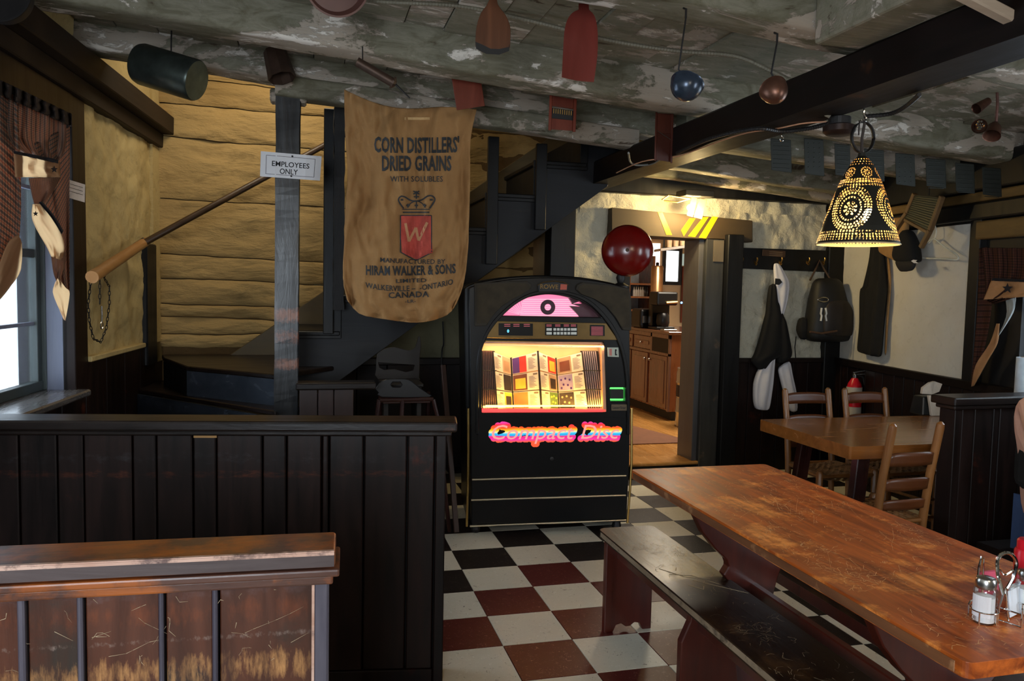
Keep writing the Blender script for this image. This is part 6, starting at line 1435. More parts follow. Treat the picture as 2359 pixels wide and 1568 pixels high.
# fire extinguisher
fe = thing('fire_extinguisher', 'red fire extinguisher with white label on the dark wall behind the ladder-back chairs', 'extinguisher', tuple(rpx(1965, 945, .08)))
c0 = rpx(1966, 935, .10); kx = (c0-CAM).dot(FW)/F_PX; r = 17*kx
g = Geo(); zb, zt2 = c0.z-.26, rpx(1966, 880, .10).z
g.lathe([(.001, zb), (r*.9, zb), (r, zb+.02), (r, zt2-.05), (r*.85, zt2-.01), (r*.4, zt2+.035), (.001, zt2+.04)], (c0.x, c0.y, 0), (0, 0, 1), 24, cap=False); tk = obj('tank', g, 'redplastic', fe, smooth=True)
g = Geo(); zl0, zl1 = rpx(1966, 921, .10).z, rpx(1966, 890, .10).z; g.lathe([(r*1.015, zl0-.0), (r*1.015, zl1)], (c0.x, c0.y, 0), (0, 0, 1), 24, cap=False); obj('label', g, plain('grey_white_label', C(196, 190, 180), .6), tk, smooth=True)
g = Geo(); g.lathe([(r*1.015, zb+.03), (r*1.015, zl0-.05)], (c0.x, c0.y, 0), (0, 0, 1), 24, cap=False); obj('label', g, D.materials['grey_white_label'], tk, smooth=True)
zt3 = zt2+.035; g = Geo(); g.lathe([(.016, 0), (.016, .03), (.01, .04)], (c0.x, c0.y, zt3), (0, 0, 1), 12); g.beam((c0.x-.02, c0.y, zt3+.045), (c0.x+.09, c0.y-.02, zt3+.065), .016, .008); g.beam((c0.x-.02, c0.y, zt3+.03), (c0.x+.07, c0.y-.02, zt3+.035), .014, .006); obj('valve_handle', g, 'steel', fe, bevel=.001)
g = Geo(); g.tube([(c0.x+.01, c0.y, zt3+.03), (c0.x+.06, c0.y-.02, zt3+.01), (c0.x+.085, c0.y-.03, zt3-.10), (c0.x+.075, c0.y-.03, zt3-.2)], .009, 7); obj('hose', g, 'blackmat', fe, smooth=True)
g = Geo(); g.tube([(c0.x+.085, c0.y-.035, zt3-.01), (c0.x+.095, c0.y-.04, zt3-.12)], .013, 8); obj('nozzle', g, 'steel', fe, smooth=True)
g = Geo(); rr2 = r*1.04; g.tube([(c0.x+rr2*math.cos(t), c0.y+rr2*math.sin(t), zl0-.01) for t in [2*math.pi*k/20 for k in range(20)]], .006, 6, closed=True); obj('strap', g, 'redplastic', fe, smooth=True)
# napkin holder on the small table
nh = thing('napkin_dispenser', 'black napkin dispenser with white paper on the small table before the booth end', 'napkin dispenser', (2.72, .30, .75))
c = W(2140, 950, z=.76); c = Vector((c.x, c.y, .751)); ax_ = Vector((1, 0, 0))
kx = (c-CAM).dot(FW)/F_PX
g = Geo(); nw = 30*kx
g.hexa([c+Vector((-nw*1.1, -.05, 0)), c+Vector((nw*.9, -.06, 0)), c+Vector((nw*.9, .07, 0)), c+Vector((-nw*1.1, .07, 0)), c+Vector((-nw*.9, -.03, 42*kx)), c+Vector((nw*.9, -.04, 42*kx)), c+Vector((nw*.9, .06, 42*kx)), c+Vector((-nw*.9, .06, 42*kx))]); obj('case', g, plain('black_plastic_case', C(26, 28, 28), .3), nh, bevel=.006)
pn2 = plain('soft_white_napkin', C(200, 186, 168), .9)
g = Geo(); g.hexa([c+Vector((-nw*.5, -.075, .0)), c+Vector((nw*.95, -.085, 0)), c+Vector((nw*.95, -.05, 0)), c+Vector((-nw*.5, -.05, 0)), c+Vector((-nw*.75, -.06, 46*kx)), c+Vector((nw*.95, -.07, 46*kx)), c+Vector((nw*.95, -.04, 46*kx)), c+Vector((-nw*.75, -.04, 46*kx))]); obj('napkin_stack', g, pn2, nh, bevel=.003)
g = Geo(); q = [(-28, 48), (-27, 62), (-12, 74), (8, 76), (27, 70), (22, 52), (0, 46)]
g.prism([(x*kx, z*kx) for x, z in q], lambda x, z, d: c+Vector((x, d+.012*math.sin(x*40), z)), -.02, .0); obj('raised_napkin', g, pn2, nh, bevel=.002)
# white cylinder at the right edge
rl = thing('paper_roll', 'white paper roll standing at the right edge behind the booth back', 'paper roll', (0, 0, 0))
c = rpx(2352, 905, .10); rl.location = c; OFF[rl.name] = Vector(c)
kx = (c-CAM).dot(FW)/F_PX; g = Geo(); zz = rpx(2352, 822, .10).z
g.lathe([(.012, c.z), (14*kx, c.z), (14*kx, zz), (.012, zz), (.012, c.z)], (c.x, c.y, 0), (0, 0, 1), 24, cap=False); obj('roll', g, plain('bluish_white_paper', C(206, 218, 228), .8), rl, smooth=True, ang=50)
g = Geo(); g.lathe([(.012, c.z-.002), (.012, zz+.002)], (c.x, c.y, 0), (0, 0, 1), 12); obj('core', g, 'tancoat', rl)

# ================================================================== THINGS ON THE LONG TABLE
TZ = .75
def tpx(u, v, z=TZ): return W(u, v, z=z)
def shaker(label, u, v, h=.105, r=.025, fill='salt', lab=True):
    c = tpx(u, v); t = thing('glass_shaker', label, 'shaker', tuple(c))
    g = Geo(); pr_ = [(.001, 0), (r*.9, 0), (r, .006)]
    for k in range(5): z = .012+k*.013; pr_ += [(r*.95, z), (r*1.02, z+.0065)]
    pr_ += [(r*.97, .08), (r*.8, .086)]
    g.lathe(pr_, c, (0, 0, 1), 24, cap=False); obj('jar', g, 'glass', t, smooth=True, ang=80)
    g = Geo(); g.lathe([(.001, .004), (r*.84, .004), (r*.84, .062), (.001, .066)], c, (0, 0, 1), 18, cap=False); obj('contents', g, fill, t, smooth=True)
    g = Geo(); g.lathe([(r*.88, .082), (r*.9, .084), (r*.9, .100), (r*.8, .105), (.001, .108)], c, (0, 0, 1), 24, cap=False); obj('lid', g, 'steel', t, smooth=True)
    if lab:
        g = Geo(); d = (CAM-c); a0 = math.atan2(d.y, d.x)-.35; g.grid(lambda a, b: (c.x+r*1.05*math.cos(a0+(a-.5)*1.7), c.y+r*1.05*math.sin(a0+(a-.5)*1.7), c.z+.018+.05*b), 8, 1); obj('paper_label', g, 'paper', t, solid=.0006)
    return t
s1 = shaker('glass salt shaker with white label at the left of the wire caddy', 2266, 1432)
s2 = shaker('glass shaker standing behind the sweetener packets, cut by the right edge', 2364, 1412, .105, .026, 'salt', False)
cd_ = thing('wire_caddy', 'chrome wire condiment caddy with looped handle on the long table', 'caddy', tuple(tpx(2310, 1425)))
c = tpx(2310, 1425)
cm = Vector((c.x, c.y, TZ)); hx = tpx(2316, 1432); kx = (hx-CAM).dot(FW)/F_PX
top_ = Vector((hx.x, hx.y, 0))
def hz(u, v): return W(u, v, pl=(Vector((hx.x, hx.y, 0)), Vector((FW.x, FW.y, 0)).normalized()))
lp_ = smoothloop([(2311, 1368), (2300, 1330), (2297, 1300), (2300, 1284), (2312, 1274), (2328, 1275), (2340, 1290), (2341, 1305), (2334, 1330), (2322, 1352), (2318, 1356)], 4)
g = Geo(); g.tube([hz(u, v) for u, v in lp_], .0042, 8); g.tube([hz(u, v) for u, v in smoothloop([(2303, 1312), (2312, 1324), (2326, 1318), (2334, 1312)], 3)], .0025, 6); obj('loop_handle', g, 'chrome', cd_, smooth=True)
g = Geo(); g.tube([hz(2316, 1354), hz(2320, 1400), hz(2324, 1436)], .0022, 6); g.tube([hz(2311, 1366), hz(2302, 1400), hz(2299, 1430)], .0018, 6); obj('upright_wire', g, 'chrome', cd_, smooth=True)
for (cc_, r_) in ((tpx(2266, 1432), .029), (tpx(2364, 1412), .030)):
    g = Geo(); g.tube([(cc_.x+r_*math.cos(t), cc_.y+r_*math.sin(t), TZ+.03) for t in [2*math.pi*k/24 for k in range(24)]], .0016, 6, closed=True)
    for t in (3.6, 4.9, 5.8): g.tube([(cc_.x+r_*math.cos(t), cc_.y+r_*math.sin(t), TZ+.03), (cc_.x+r_*math.cos(t), cc_.y+r_*math.sin(t), TZ+.002)], .0018, 6)
    obj('jar_ring', g, 'chrome', cd_, smooth=True)
g = Geo(); a = tpx(2230, 1418); g.tube([a, a+Vector((0, 0, .028)), a+Vector((.006, .002, .034)), a+Vector((.03, .01, .034))], .0022, 6); obj('foot', g, 'chrome', cd_, smooth=True)
g = Geo(); a = tpx(2270, 1405); g.tube([a+Vector((-.01, .02, 0)), a+Vector((-.006, .02, .10)), a+Vector((.0, .02, .125)), a+Vector((.006, .02, .12)), a+Vector((.010, .02, .0))], .0026, 6); obj('small_loop', g, 'chrome', cd_, smooth=True)
g = Geo(); b0 = tpx(2302, 1428); b1 = tpx(2356, 1446)
g.tube([b0, b1], .002, 6); g.tube([b0+Vector((0, 0, .03)), b1+Vector((0, 0, .03))], .002, 6); g.tube([tpx(2353, 1446), tpx(2353, 1446)+Vector((0, 0, .045))], .0022, 6); obj('base_wire', g, 'chrome', cd_, smooth=True)
# white sweetener packets: one thing each
pkm = plain('bluish_white_packet', C(224, 232, 240), .7, var=.03)
base_me = None; p0 = tpx(2312, 1418); p1 = tpx(2362, 1432)
for k in range(11):
    t = k/10; c = p0.lerp(p1, .25+.9*t)+Vector((0, .012, 0)); 
    if base_me is None:
        g = Geo(); g.box((-.026, -.0009, 0), (.026, .0009, .062)); base_me = mesh_of('sweetener_packet', g, [pkm]); 
    c = tpx(2330, 1420)+Vector((.000+.0028*k, .004*k, 0))
    o = D.objects.new('sweetener_packet', base_me); COL.objects.link(o); o.location = (c.x+.012, c.y+.0, TZ+.004); o.rotation_euler = (R(-6+k*1.2), R(-3+(k*37) % 7), R(18+(k*53) % 9))
    tag(o, 'white sweetener packet standing in the caddy between the two shakers', 'packet', 'white sweetener packets in the caddy')
base_me = None
for k in range(8):
    if base_me is None: g = Geo(); g.box((-.024, -.0009, 0), (.024, .0009, .055)); base_me = mesh_of('pink_packet', g, ['pinkpaper'])
    c = tpx(2292, 1395)+Vector((.0035*k, .003*k, 0)); o = D.objects.new('pink_packet', base_me); COL.objects.link(o); o.location = (c.x+.0, c.y+.02, TZ+.020); o.rotation_euler = (R(-8+k*2), R(-4+(k*31) % 8), R(-8+(k*53) % 9)); tag(o, 'pink sweetener packet in the caddy behind the left shaker', 'packet', 'pink sweetener packets in the caddy')
kb = thing('ketchup_bottle', 'red plastic squeeze ketchup bottle at the right edge behind the caddy', 'bottle', (0, 0, 0))
c = tpx(2362, 1372); kb.location = c; OFF[kb.name] = Vector(c); kx = (c-CAM).dot(FW)/F_PX
g = Geo(); g.lathe([(.001, 0), (.028, 0), (.031, .006), (.031, .02), (.0295, .06), (.031, .115), (.027, .122), (.001, .124)], c, (0, 0, 1), 28, cap=False); obj('bottle_body', g, 'redplastic', kb, smooth=True)
g = Geo(); g.lathe([(.025, .122), (.0255, .124), (.0255, .142), (.022, .146), (.010, .147), (.008, .16), (.004, .185), (.001, .186)], c, (0, 0, 1), 28, cap=False); obj('spout_cap', g, 'redplastic', kb, smooth=True)

# ================================================================== SEATED PERSON AT THE RIGHT EDGE
ex = W(2366, 1020, y=-.75); X0 = ex.x+.13; YP0 = -.62
sk_ = [((X0+.22, YP0, .47), .12, None), ((X0+.16, YP0-.01, .62), .135, 0), ((X0+.16, YP0-.02, .82), .15, 1), ((X0+.16, YP0-.02, 1.00), .15, 2), ((X0+.16, YP0-.04, 1.11), .055, 3), ((X0+.16, YP0-.06, 1.19), .06, 4), ((X0+.16, YP0-.08, 1.27), .095, 5), ((X0+.16, YP0-.07, 1.34), .06, 6),
       ((X0-.02, YP0-.04, 1.03), .058, 3), ((X0-.055, YP0-.14, .84), .048, 8), ((X0+.02, YP0-.36, .80), .032, 9),
       ((X0+.34, YP0-.04, 1.03), .058, 3), ((X0+.37, YP0-.14, .84), .048, 11), ((X0+.28, YP0-.36, .80), .032, 12),
       ((X0+.15, YP0-.02, .47), .09, 0), ((X0+.16, YP0-.44, .50), .068, 14), ((X0+.16, YP0-.46, .10), .045, 15), ((X0+.16, YP0-.56, .05), .04, 16),
       ((X0+.34, YP0-.02, .47), .09, 0), ((X0+.34, YP0-.44, .50), .068, 18), ((X0+.34, YP0-.46, .10), .045, 19), ((X0+.34, YP0-.56, .05), .04, 20)]
ppl = thing('person', 'seated person almost out of frame at the right edge, bare arm and blue jeans showing', 'person', (X0+.16, YP0, 0))
def skinned(name, nodes, mat, parent, off):
    bm = bmesh.new(); ids = {}
    me = D.meshes.new(name)
    idx = [i for i in nodes]; mp2 = {i: k for k, i in enumerate(idx)}
    vs = [tuple(Vector(sk_[i][0])-off) for i in idx]; ed = [(mp2[sk_[i][2]], mp2[i]) for i in idx if sk_[i][2] in mp2]
    me.from_pydata(vs, ed, []); me.materials.append(M[mat]); o = D.objects.new(name, me); COL.objects.link(o); o.parent = parent
    o.modifiers.new('skin', 'SKIN'); me.skin_vertices.new() if not me.skin_vertices else None
    for k, i in enumerate(idx): me.skin_vertices[0].data[k].radius = (sk_[i][1],)*2
    me.skin_vertices[0].data[0].use_root = True
    md = o.modifiers.new('sub', 'SUBSURF'); md.levels = md.render_levels = 2; return o
off = OFF[ppl.name]
body = skinned('body', range(22), 'skin', ppl, off); OFF[body.name] = off
# clothing: shirt and jeans, slightly larger shells
sk_save = list(sk_); 
sk_[:] = [(p, r_+.012, q) for p, r_, q in sk_save]
sh_ = skinned('grey_shirt', (2, 1, 3), 'blackcloth', ppl, off)
jn_ = skinned('blue_jeans', (0, 14, 15, 16, 18, 19, 20), 'jeans', ppl, off)
sk_[:] = sk_save
hd = Vector(sk_[6][0]); g = Geo(); g.sphere(hd+Vector((0, .02, .03)), .105, 18, (.9, 1, 1.0)); obj('hair', g, plain('brown_hair', C(60, 40, 28), .7), ppl, smooth=True)
g = Geo(); g.cbox(hd+Vector((0, -.098, -.005)), (.02, .03, .035)); obj('nose', g, 'skin', ppl, bevel=.008, seg=2)
g = Geo()
for s in (-1, 1): g.sphere(hd+Vector((s*.03, -.086, .015)), .009, 10)
obj('eyes', g, 'ink', ppl)
g = Geo(); g.cbox(hd+Vector((0, -.085, -.045)), (.04, .012, .006)); obj('mouth', g, 'pinkpaper', ppl)
for hand in (10, 13):
    hp = Vector(sk_[hand][0]); 
    for f in range(4):
        g = Geo(); y = (f-1.5)*.018; g.tube([hp+Vector((y, -.01, 0)), hp+Vector((y*1.1, -.05, .0)), hp+Vector((y*1.15, -.08+.006*abs(f-1), -.015))], [.011, .009, .007], 8); obj('finger', g, 'skin', ppl, smooth=True)
    g = Geo(); g.tube([hp+Vector((.022, 0, 0)), hp+Vector((.045, -.025, -.005)), hp+Vector((.05, -.05, -.01))], [.012, .010, .008], 8); obj('thumb', g, 'skin', ppl, smooth=True)
# booth seat the person sits on
g = Geo(); g.box((X0-.03, -.98, .31), (X0+.62, -.42, .345)); st_b = thing('corner_bench', 'dark wooden bench at the right edge beneath the seated person', 'bench', (X0+.3, -.7, 0)); obj('seat', g, 'darky', st_b, bevel=.006)
for y in (-.95, -.5): g = Geo(); g.box((X0, y, 0), (X0+.6, y+.04, .31)); obj('leg', g, 'dark', st_b, bevel=.004)

# ================================================================== UNDER THE STAIR
YU = 1.55
def upx(u, v, y=YU): return W(u, v, y=y)
bs = thing('booster_chair', 'dim curved brown wooden booster seat stored under the stair', 'chair', tuple(upx(910, 850, 1.75)))
q = smoothloop([(868, 815), (885, 803), (910, 799), (930, 804), (945, 806), (957, 798), (963, 776), (969, 776), (970, 800), (967, 825), (966, 870), (960, 875), (872, 875), (866, 850), (868, 815)], 2)[:-1]
hole = [(872, 835), (955, 841), (952, 852), (935, 856), (908, 849), (885, 851), (875, 846)]
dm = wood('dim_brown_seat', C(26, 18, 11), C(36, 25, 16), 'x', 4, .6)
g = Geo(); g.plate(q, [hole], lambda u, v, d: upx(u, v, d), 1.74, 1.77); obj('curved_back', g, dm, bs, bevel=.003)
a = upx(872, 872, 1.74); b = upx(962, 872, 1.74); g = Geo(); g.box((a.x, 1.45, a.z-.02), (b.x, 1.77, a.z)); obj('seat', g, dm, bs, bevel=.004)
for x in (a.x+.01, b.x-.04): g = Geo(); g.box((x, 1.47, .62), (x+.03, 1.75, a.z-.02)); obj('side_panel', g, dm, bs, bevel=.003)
hc = thing('high_chair', 'dark high chair with handle hole and red brown rails stored under the stair', 'chair', (upx(920, 900, 1.3).x, 1.35, 0))
q = smoothloop([(864, 896), (874, 882), (890, 873), (930, 872), (948, 877), (966, 892), (985, 905), (990, 915), (880, 915), (872, 905)], 2)
g = Geo(); g.plate(q, [[(900, 886), (905, 880), (922, 880), (926, 886), (922, 891), (905, 891)]], lambda u, v, d: upx(u, v, d), 1.28, 1.31); obj('tray_back', g, plain('black_plastic_tray', C(18, 17, 20), .45), hc, bevel=.004)
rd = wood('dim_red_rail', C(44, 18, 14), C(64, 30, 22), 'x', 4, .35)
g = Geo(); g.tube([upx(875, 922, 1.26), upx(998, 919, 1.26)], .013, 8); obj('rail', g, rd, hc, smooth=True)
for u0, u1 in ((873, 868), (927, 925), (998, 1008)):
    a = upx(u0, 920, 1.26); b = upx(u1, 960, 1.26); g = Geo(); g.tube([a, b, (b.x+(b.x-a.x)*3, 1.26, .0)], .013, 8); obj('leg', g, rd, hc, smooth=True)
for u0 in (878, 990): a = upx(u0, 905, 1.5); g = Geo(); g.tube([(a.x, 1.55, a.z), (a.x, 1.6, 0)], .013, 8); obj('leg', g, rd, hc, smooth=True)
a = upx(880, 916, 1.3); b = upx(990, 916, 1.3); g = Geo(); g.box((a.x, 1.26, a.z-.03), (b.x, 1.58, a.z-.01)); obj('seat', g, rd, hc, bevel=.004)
# leaning slats beside the jukebox
g = Geo(); a = W(1052, 1215, y=1.2); b = W(1022, 960, y=1.45); g.beam((a.x, a.y, .012), (b.x, 1.5, 1.0), .03, .02); o = obj('leaning_slat', g, wood('thin_brown_slat', C(52, 30, 22), C(74, 44, 30), 'z', 4, .5), None, bevel=.002); tag(o, 'thin dark slat leaning in the gap left of the jukebox', 'slat')
cable([(1020, 740), (1022, 790), (1018, 812), (1016, 900)], [(2.84,), (2.84,), (2.80,), (2.78,)], .006, 'power_cord', 'black cord hanging down the wall left of the jukebox', 'blackmat', False, 'cord')

# ================================================================== KITCHEN
cx0, cy0 = 2.918, 4.235; cz = .11; ct = 1.03
kc = thing('kitchen_cabinet', 'brown panelled base cabinet with drawer and doors seen through the doorway', 'cabinet', (cx0+.3, cy0+.7, cz))
g = Geo(); g.box((cx0+.06, cy0+.04, cz), (cx0+.6, 6.2, cz+.10)); obj('plinth', g, 'blackmat', kc)
g = Geo(); g.box((cx0+.02, cy0, cz+.10), (cx0+.62, 6.2, ct)); obj('carcass', g, 'cab', kc, bevel=.003)
ll = wood('kitchen_front_oak', C(112, 76, 60), C(140, 100, 80), 'z', 4, .2, coat=.8)
def front(y0, y1, z0, z1, nm, knob=None):
    g = Geo(); g.box((cx0, y0, z0), (cx0+.02, y1, z1)); o = obj(nm, g, ll, kc, bevel=.004); w_ = .05
    g = Geo(); g.box((cx0-.008, y0+w_, z0+w_), (cx0, y1-w_, z1-w_)); obj('raised_panel', g, ll, o, bevel=.006)
    if knob: g = Geo(); g.lathe([(.001, .03), (.014, .028), (.016, .02), (.006, .012), (.006, 0)], (cx0, knob[0], knob[1]), (-1, 0, 0), 12, cap=False); obj('knob', g, 'steel', o, smooth=True)
zd = ct-.20
g = Geo(); g.box((cx0-.004, cy0, ct-.045), (cx0+.02, 6.2, ct)); g.box((cx0-.004, cy0, zd-.03), (cx0+.02, 6.2, zd)); g.box((cx0-.004, cy0, cz+.1), (cx0+.02, cy0+.03, ct)); g.box((cx0-.004, cy0+.44, zd), (cx0+.02, cy0+.48, ct)); obj('face_frame', g, ll, kc, bevel=.002)
g = Geo(); g.box((cx0-.001, cy0+.03, zd), (cx0+.019, cy0+.44, ct-.045)); obj('open_drawer_slot', g, 'blackmat', kc)
front(cy0+.48, cy0+.95, zd+.005, ct-.05, 'drawer', (cy0+.72, zd+.075)); front(cy0+1.0, cy0+1.5, zd+.005, ct-.05, 'drawer', (cy0+1.25, zd+.075))
front(cy0+.06, cy0+.50, cz+.12, zd-.035, 'door', (cy0+.47, zd-.10)); front(cy0+.56, cy0+1.0, cz+.12, zd-.035, 'door', (cy0+.60, zd-.10)); front(cy0+1.04, cy0+1.5, cz+.12, zd-.035, 'door', (cy0+1.45, zd-.10))
g = Geo(); g.box((cx0-.03, cy0-.03, ct), (cx0+.70, 6.22, ct+.035)); o = obj('countertop', g, wood('dark_glossy_counter', C(84, 48, 30), C(104, 64, 42), 'y', 3, .12, coat=1), None, bevel=.006); tag(o, 'dark glossy wooden countertop on the kitchen base cabinet', 'countertop'); CT = ct+.035
# keg
kg = thing('beer_keg', 'stainless steel beer keg standing on the kitchen floor beside the cabinet', 'keg', (3.06, 3.90, KZ))
kh = .60; r = .195
g = Geo(); g.lathe([(.001, .02), (r*.9, .02), (r*.96, .0), (r, .02), (r, .14), (r*1.04, .155), (r, .17), (r, .29), (r*.98, .30), (r*1.0, .31), (r, .44), (r*1.04, .455), (r, .47), (r, .56), (r*.96, .58), (r*.97, .60), (r*.9, .60), (r*.86, .56), (.001, .55)], (3.06, 3.90, KZ), (0, 0, 1), 36, cap=False); obj('barrel', g, 'steel', kg, smooth=True)
g = Geo(); g.lathe([(.001, .55), (.03, .55), (.03, .585), (.001, .59)], (3.06, 3.90, KZ), (0, 0, 1), 14); obj('valve', g, 'steel', kg)
g = Geo(); g.lathe([(r*1.004, .31), (r*1.004, .43)], (3.06, 3.90, KZ), (0, 0, 1), 36, cap=False); obj('dark_band', g, plain('keg_band', C(40, 38, 50), .4, .6), kg, smooth=True)
g = Geo(); g.prism([(1.7, 3.1), (2.52, 3.1), (2.62, 3.25), (2.2, 4.8), (1.7, 4.8)], lambda x, y, d: (x, y, d), KZ+.0005, KZ+.008); o = obj('floor_mat', g, plain('brown_floor_mat', C(104, 64, 40), .9), None); tag(o, 'flat brown mat on the light kitchen floorboards', 'mat')
# items on the counter
def kp(u, v, y): return W(u, v, y=y)
def onct(u, y): p = kp(u, 740, y); return Vector((p.x, p.y, CT))
cf = thing('coffee_brewer', 'black coffee brewer with chrome handle and small blue light on the kitchen counter', 'coffee machine', tuple(onct(1528, 4.7)))
p = onct(1525, 4.7)
kk = (p-CAM).dot(FW)/F_PX
g = Geo(); g.box((p.x-.10, 4.62, CT), (p.x+.12, 4.85, CT+.03)); obj('base', g, 'blackgloss', cf, bevel=.006)
g = Geo(); g.box((p.x-.10, 4.76, CT+.03), (p.x+.12, 4.85, CT+.40)); obj('tower', g, 'blackgloss', cf, bevel=.01)
g = Geo(); g.box((p.x-.12, 4.58, CT+.27), (p.x+.13, 4.80, CT+.42)); obj('head', g, 'blackgloss', cf, bevel=.02, seg=2)
g = Geo(); g.lathe([(.06, 0), (.075, .04), (.07, .12), (.05, .15)], (p.x, 4.68, CT+.035), (0, 0, 1), 20); obj('carafe', g, 'blackgloss', cf, smooth=True)
g = Geo(); g.tube([(p.x-.02, 4.56, CT+.30), (p.x+.10, 4.54, CT+.31)], .014, 8); obj('handle', g, 'brass', cf, smooth=True)
q_ = kp(1570, 697, 4.56); g = Geo(); g.sphere(q_, .012, 10); obj('blue_light', g, glow('blue_led', (.1, .3, 1, 1), 6), cf)
cm_ = thing('coffee_machine', 'squat black machine at the left on the kitchen counter', 'coffee machine', tuple(onct(1500, 5.1)))
p = onct(1495, 5.0); g = Geo(); g.box((p.x-.14, 4.92, CT), (p.x+.12, 5.2, CT+.22)); obj('body', g, 'blackgloss', cm_, bevel=.03, seg=2); g = Geo(); g.box((p.x-.12, 4.90, CT+.06), (p.x-.0, 4.92, CT+.14)); obj('front_panel', g, 'steel', cm_)
for u, y, h, r, mt, nm, lb in ((1604, 4.6, .30, .05, 'paper', 'cup_stack', 'tall stack of pale cups on the counter beside the doorway post'), (1592, 4.75, .28, .045, 'paper', 'cup_stack', 'second stack of pale cups just left of the taller one'), (1466, 5.3, .13, .04, 'keyw', 'white_canister', 'small white canister at the left end of the visible counter')):
    p = onct(u, y); g = Geo(); g.lathe([(.001, 0), (r*.75, 0), (r, h*.5), (r*1.0, h-.02), (r*1.05, h), (.001, h)], p, (0, 0, 1), 20, cap=False); o = obj(nm, g, mt, None, smooth=True); tag(o, lb, 'cups' if 'cup' in nm else 'canister')
p = onct(1602, 4.42); g = Geo(); g.box((p.x-.05, 4.38, CT), (p.x+.09, 4.48, CT+.035)); o = obj('red_sponge', g, 'redplastic', None, bevel=.006); tag(o, 'small red sponge on the counter edge by the doorway', 'sponge')
p = onct(1538, 4.4); g = Geo(); g.box((p.x-.07, 4.33, CT), (p.x+.08, 4.43, CT+.02)); o = obj('steel_tray', g, 'steel', None, bevel=.004); tag(o, 'small shining steel tray at the front of the counter', 'tray')
# steel urn
p = kp(1513, 655, 5.8); r = 14*(p-CAM).dot(FW)/F_PX; zt_ = kp(1513, 612, 5.8).z
un = thing('steel_urn', 'tall cylindrical steel water heater behind the coffee machines', 'water heater', (p.x, p.y, CT))
g = Geo(); g.lathe([(.001, CT), (r, CT), (r, zt_-.02), (r*.9, zt_), (.001, zt_)], (p.x, p.y, 0), (0, 0, 1), 28, cap=False); obj('tank', g, plain('warm_steel', C(190, 150, 110), .3, .9), un, smooth=True); g = Geo(); g.lathe([(.02, 0), (.02, .04), (.001, .045)], (p.x, p.y, zt_), (0, 0, 1), 12); obj('lid_knob', g, 'iron', un)
# second counter / shelves with bottles at the left, shelf above
p = kp(1475, 690, 6.3)
sh2 = thing('bottle_shelf', 'wooden back shelf unit holding small bottles left in the kitchen view', 'shelf', (p.x, 6.5, cz))
xl, xr = kp(1440, 690, 6.4).x, kp(1500, 690, 6.4).x
for v in (682, 652, 712): z = kp(1470, v, 6.4).z; g = Geo(); g.box((xl, 6.3, z-.025), (xr, 6.78, z)); obj('shelf_board', g, 'cab', sh2, bevel=.003)
for x in (xl, xr-.03): g = Geo(); g.box((x, 6.3, cz), (x+.03, 6.78, 1.95)); obj('side_panel', g, 'cab', sh2, bevel=.003)
g = Geo(); g.box((xl, 6.76, cz), (xr, 6.79, 1.95)); obj('back_board', g, plain('pale_blue_back', C(190, 200, 210), .5), sh2)
z = kp(1470, 682, 6.4).z; zs_ = kp(1470, 655, 6.4).z-kp(1470, 682, 6.4).z
bp = None
for k, u in enumerate((1462, 1467, 1472, 1477, 1482, 1487, 1492)):
    x = kp(u, 670, 6.4).x; h = min(zs_-.03, .15)*(1 if k != 5 else 1.0)
    if bp is None or k == 5:
        g = Geo(); g.lathe([(.001, 0), (.018, 0), (.018, h*.6), (.008, h*.75), (.008, h), (.001, h)], (0, 0, 0), (0, 0, 1), 12, cap=False); bp = mesh_of('small_bottle', g, [plain('bottle_glass_%d' % k, C(196, 190, 180) if k < 5 else C(36, 26, 20), .2)]); smooth_me(bp)
    o = D.objects.new('small_bottle', bp); COL.objects.link(o); o.location = (x, 6.42, z); tag(o, ('dark bottle on the kitchen back shelf beside the pale row' if k == 5 else 'rightmost dark bottle on the kitchen back shelf') if k >= 5 else 'small pale bottle in the row on the kitchen back shelf', 'bottle', 'bottles on the kitchen back shelf' if k < 5 else 'dark bottles at the right of the kitchen back shelf')
os_ = thing('overhead_shelf', 'pale overhead rack shelf with glassware in the kitchen', 'shelf', tuple(kp(1565, 570, 5.2)))
a = kp(1522, 575, 5.3); b = kp(1625, 562, 4.9); g = Geo(); g.hexa([(a.x, a.y, a.z-.015), (b.x, b.y, b.z-.015), (b.x+.05, b.y+.3, b.z-.015), (a.x+.05, a.y+.3, a.z-.015), (a.x, a.y, a.z+.015), (b.x, b.y, b.z+.015), (b.x+.05, b.y+.3, b.z+.015), (a.x+.05, a.y+.3, a.z+.015)]); obj('board', g, plain('pale_shelf', C(190, 180, 170), .4), os_, bevel=.003)
for t in (.2, .8): c = a.lerp(b, t); g = Geo(); g.tube([(c.x, c.y+.15, c.z+.01), (c.x, c.y+.15, 2.45)], .01, 6); obj('hanging_rod', g, 'iron', os_)
gm_ = None
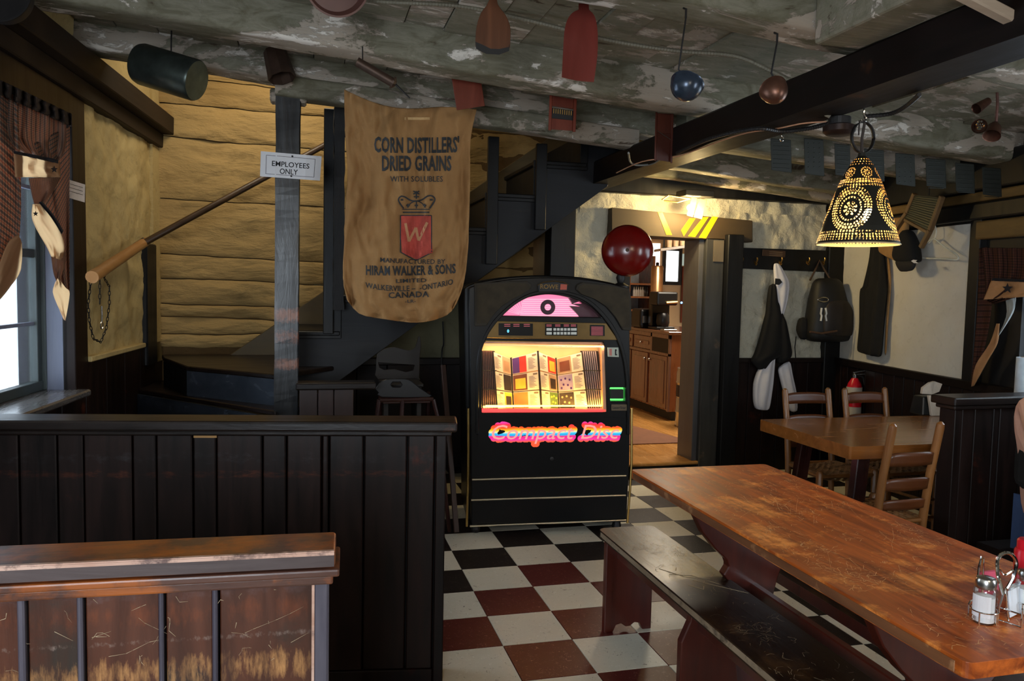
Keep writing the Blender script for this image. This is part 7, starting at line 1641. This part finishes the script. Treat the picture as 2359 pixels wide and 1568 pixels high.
for k, t in enumerate((.25, .4, .55, .7, .88)):
    c = a.lerp(b, t); 
    if gm_ is None: g = Geo(); g.lathe([(.001, 0), (.028, 0), (.035, .09), (.033, .09), (.027, .004), (.001, .004)], (0, 0, 0), (0, 0, 1), 16, cap=False); gm_ = mesh_of('drinking_glass', g, [plain('amber_glass', C(214, 180, 140), .1)]); smooth_me(gm_)
    o = D.objects.new('drinking_glass', gm_); COL.objects.link(o); o.location = (c.x, c.y+.06, c.z+.015); tag(o, 'upright glass on the kitchen overhead shelf', 'glass', 'glasses on the overhead shelf')
# kitchen window and red back wall boards
kwin = struct('window_3'); yk = 6.79
wl0, wl1 = kp(1533, 600, yk).x, kp(1562, 600, yk).x; zt0, zt1 = kp(1550, 648, yk).z, kp(1550, 578, yk).z
out = glow('bright_daylight_outside', (.95, 1, .97, 1), 5)
g = Geo(); g.box((wl0, yk-.005, zt0), (wl1, yk, zt1)); obj('lit_pane', g, out, kwin)
g = Geo(); fr_ = ((wl0-.05, wl0, zt0-.05, zt1+.05), (wl1, wl1+.05, zt0-.05, zt1+.05), (wl0, wl1, zt0-.05, zt0), (wl0, wl1, zt1, zt1+.05))
for x0, x1, z0, z1 in fr_: g.box((x0, yk-.03, z0), (x1, yk, z1))
obj('sash_frame', g, 'blackmat', kwin, bevel=.003)
wx0, wx1 = kp(1500, 590, yk).x, kp(1520, 590, yk).x; z0, z1 = kp(1500, 612, yk).z, kp(1500, 560, yk).z
g = Geo(); g.box((wx0, yk-.005, z0), (wx1, yk, z1)); obj('lit_pane', g, glow('pinkish_lit_sign', (1, .8, .75, 1), 2.2), kwin)
wx2 = kp(1570, 590, yk).x; wx3 = kp(1625, 590, yk).x
g = Geo(); g.box((wx2, yk-.005, kp(1590, 612, yk).z), (wx3, yk, kp(1590, 585, yk).z)); obj('lit_pane', g, glow('dull_green_pane', (.55, .66, .58, 1), .55), kwin)
mh = wood('mahogany_back_board', C(84, 30, 18), C(112, 44, 26), 'z', 4, .3, coat=.4)
for k in range(5):
    x0 = wx2+(wx3-wx2)*k/5; g = Geo(); g.box((x0+.004, yk-.04, 1.05), (x0+(wx3-wx2)/5-.004, yk-.006, kp(1590, 614, yk).z)); obj('wall_board', g, mh, kw, bevel=.003)
p = kp(1593, 600, 6.0); g = Geo(); g.tube([(p.x, 6.0, 1.02), (p.x, 6.0, kp(1593, 560, 6).z)], .018, 10); o = obj('brass_post', g, 'brass', None, smooth=True); tag(o, 'slender brass post rising from the kitchen counter', 'post')
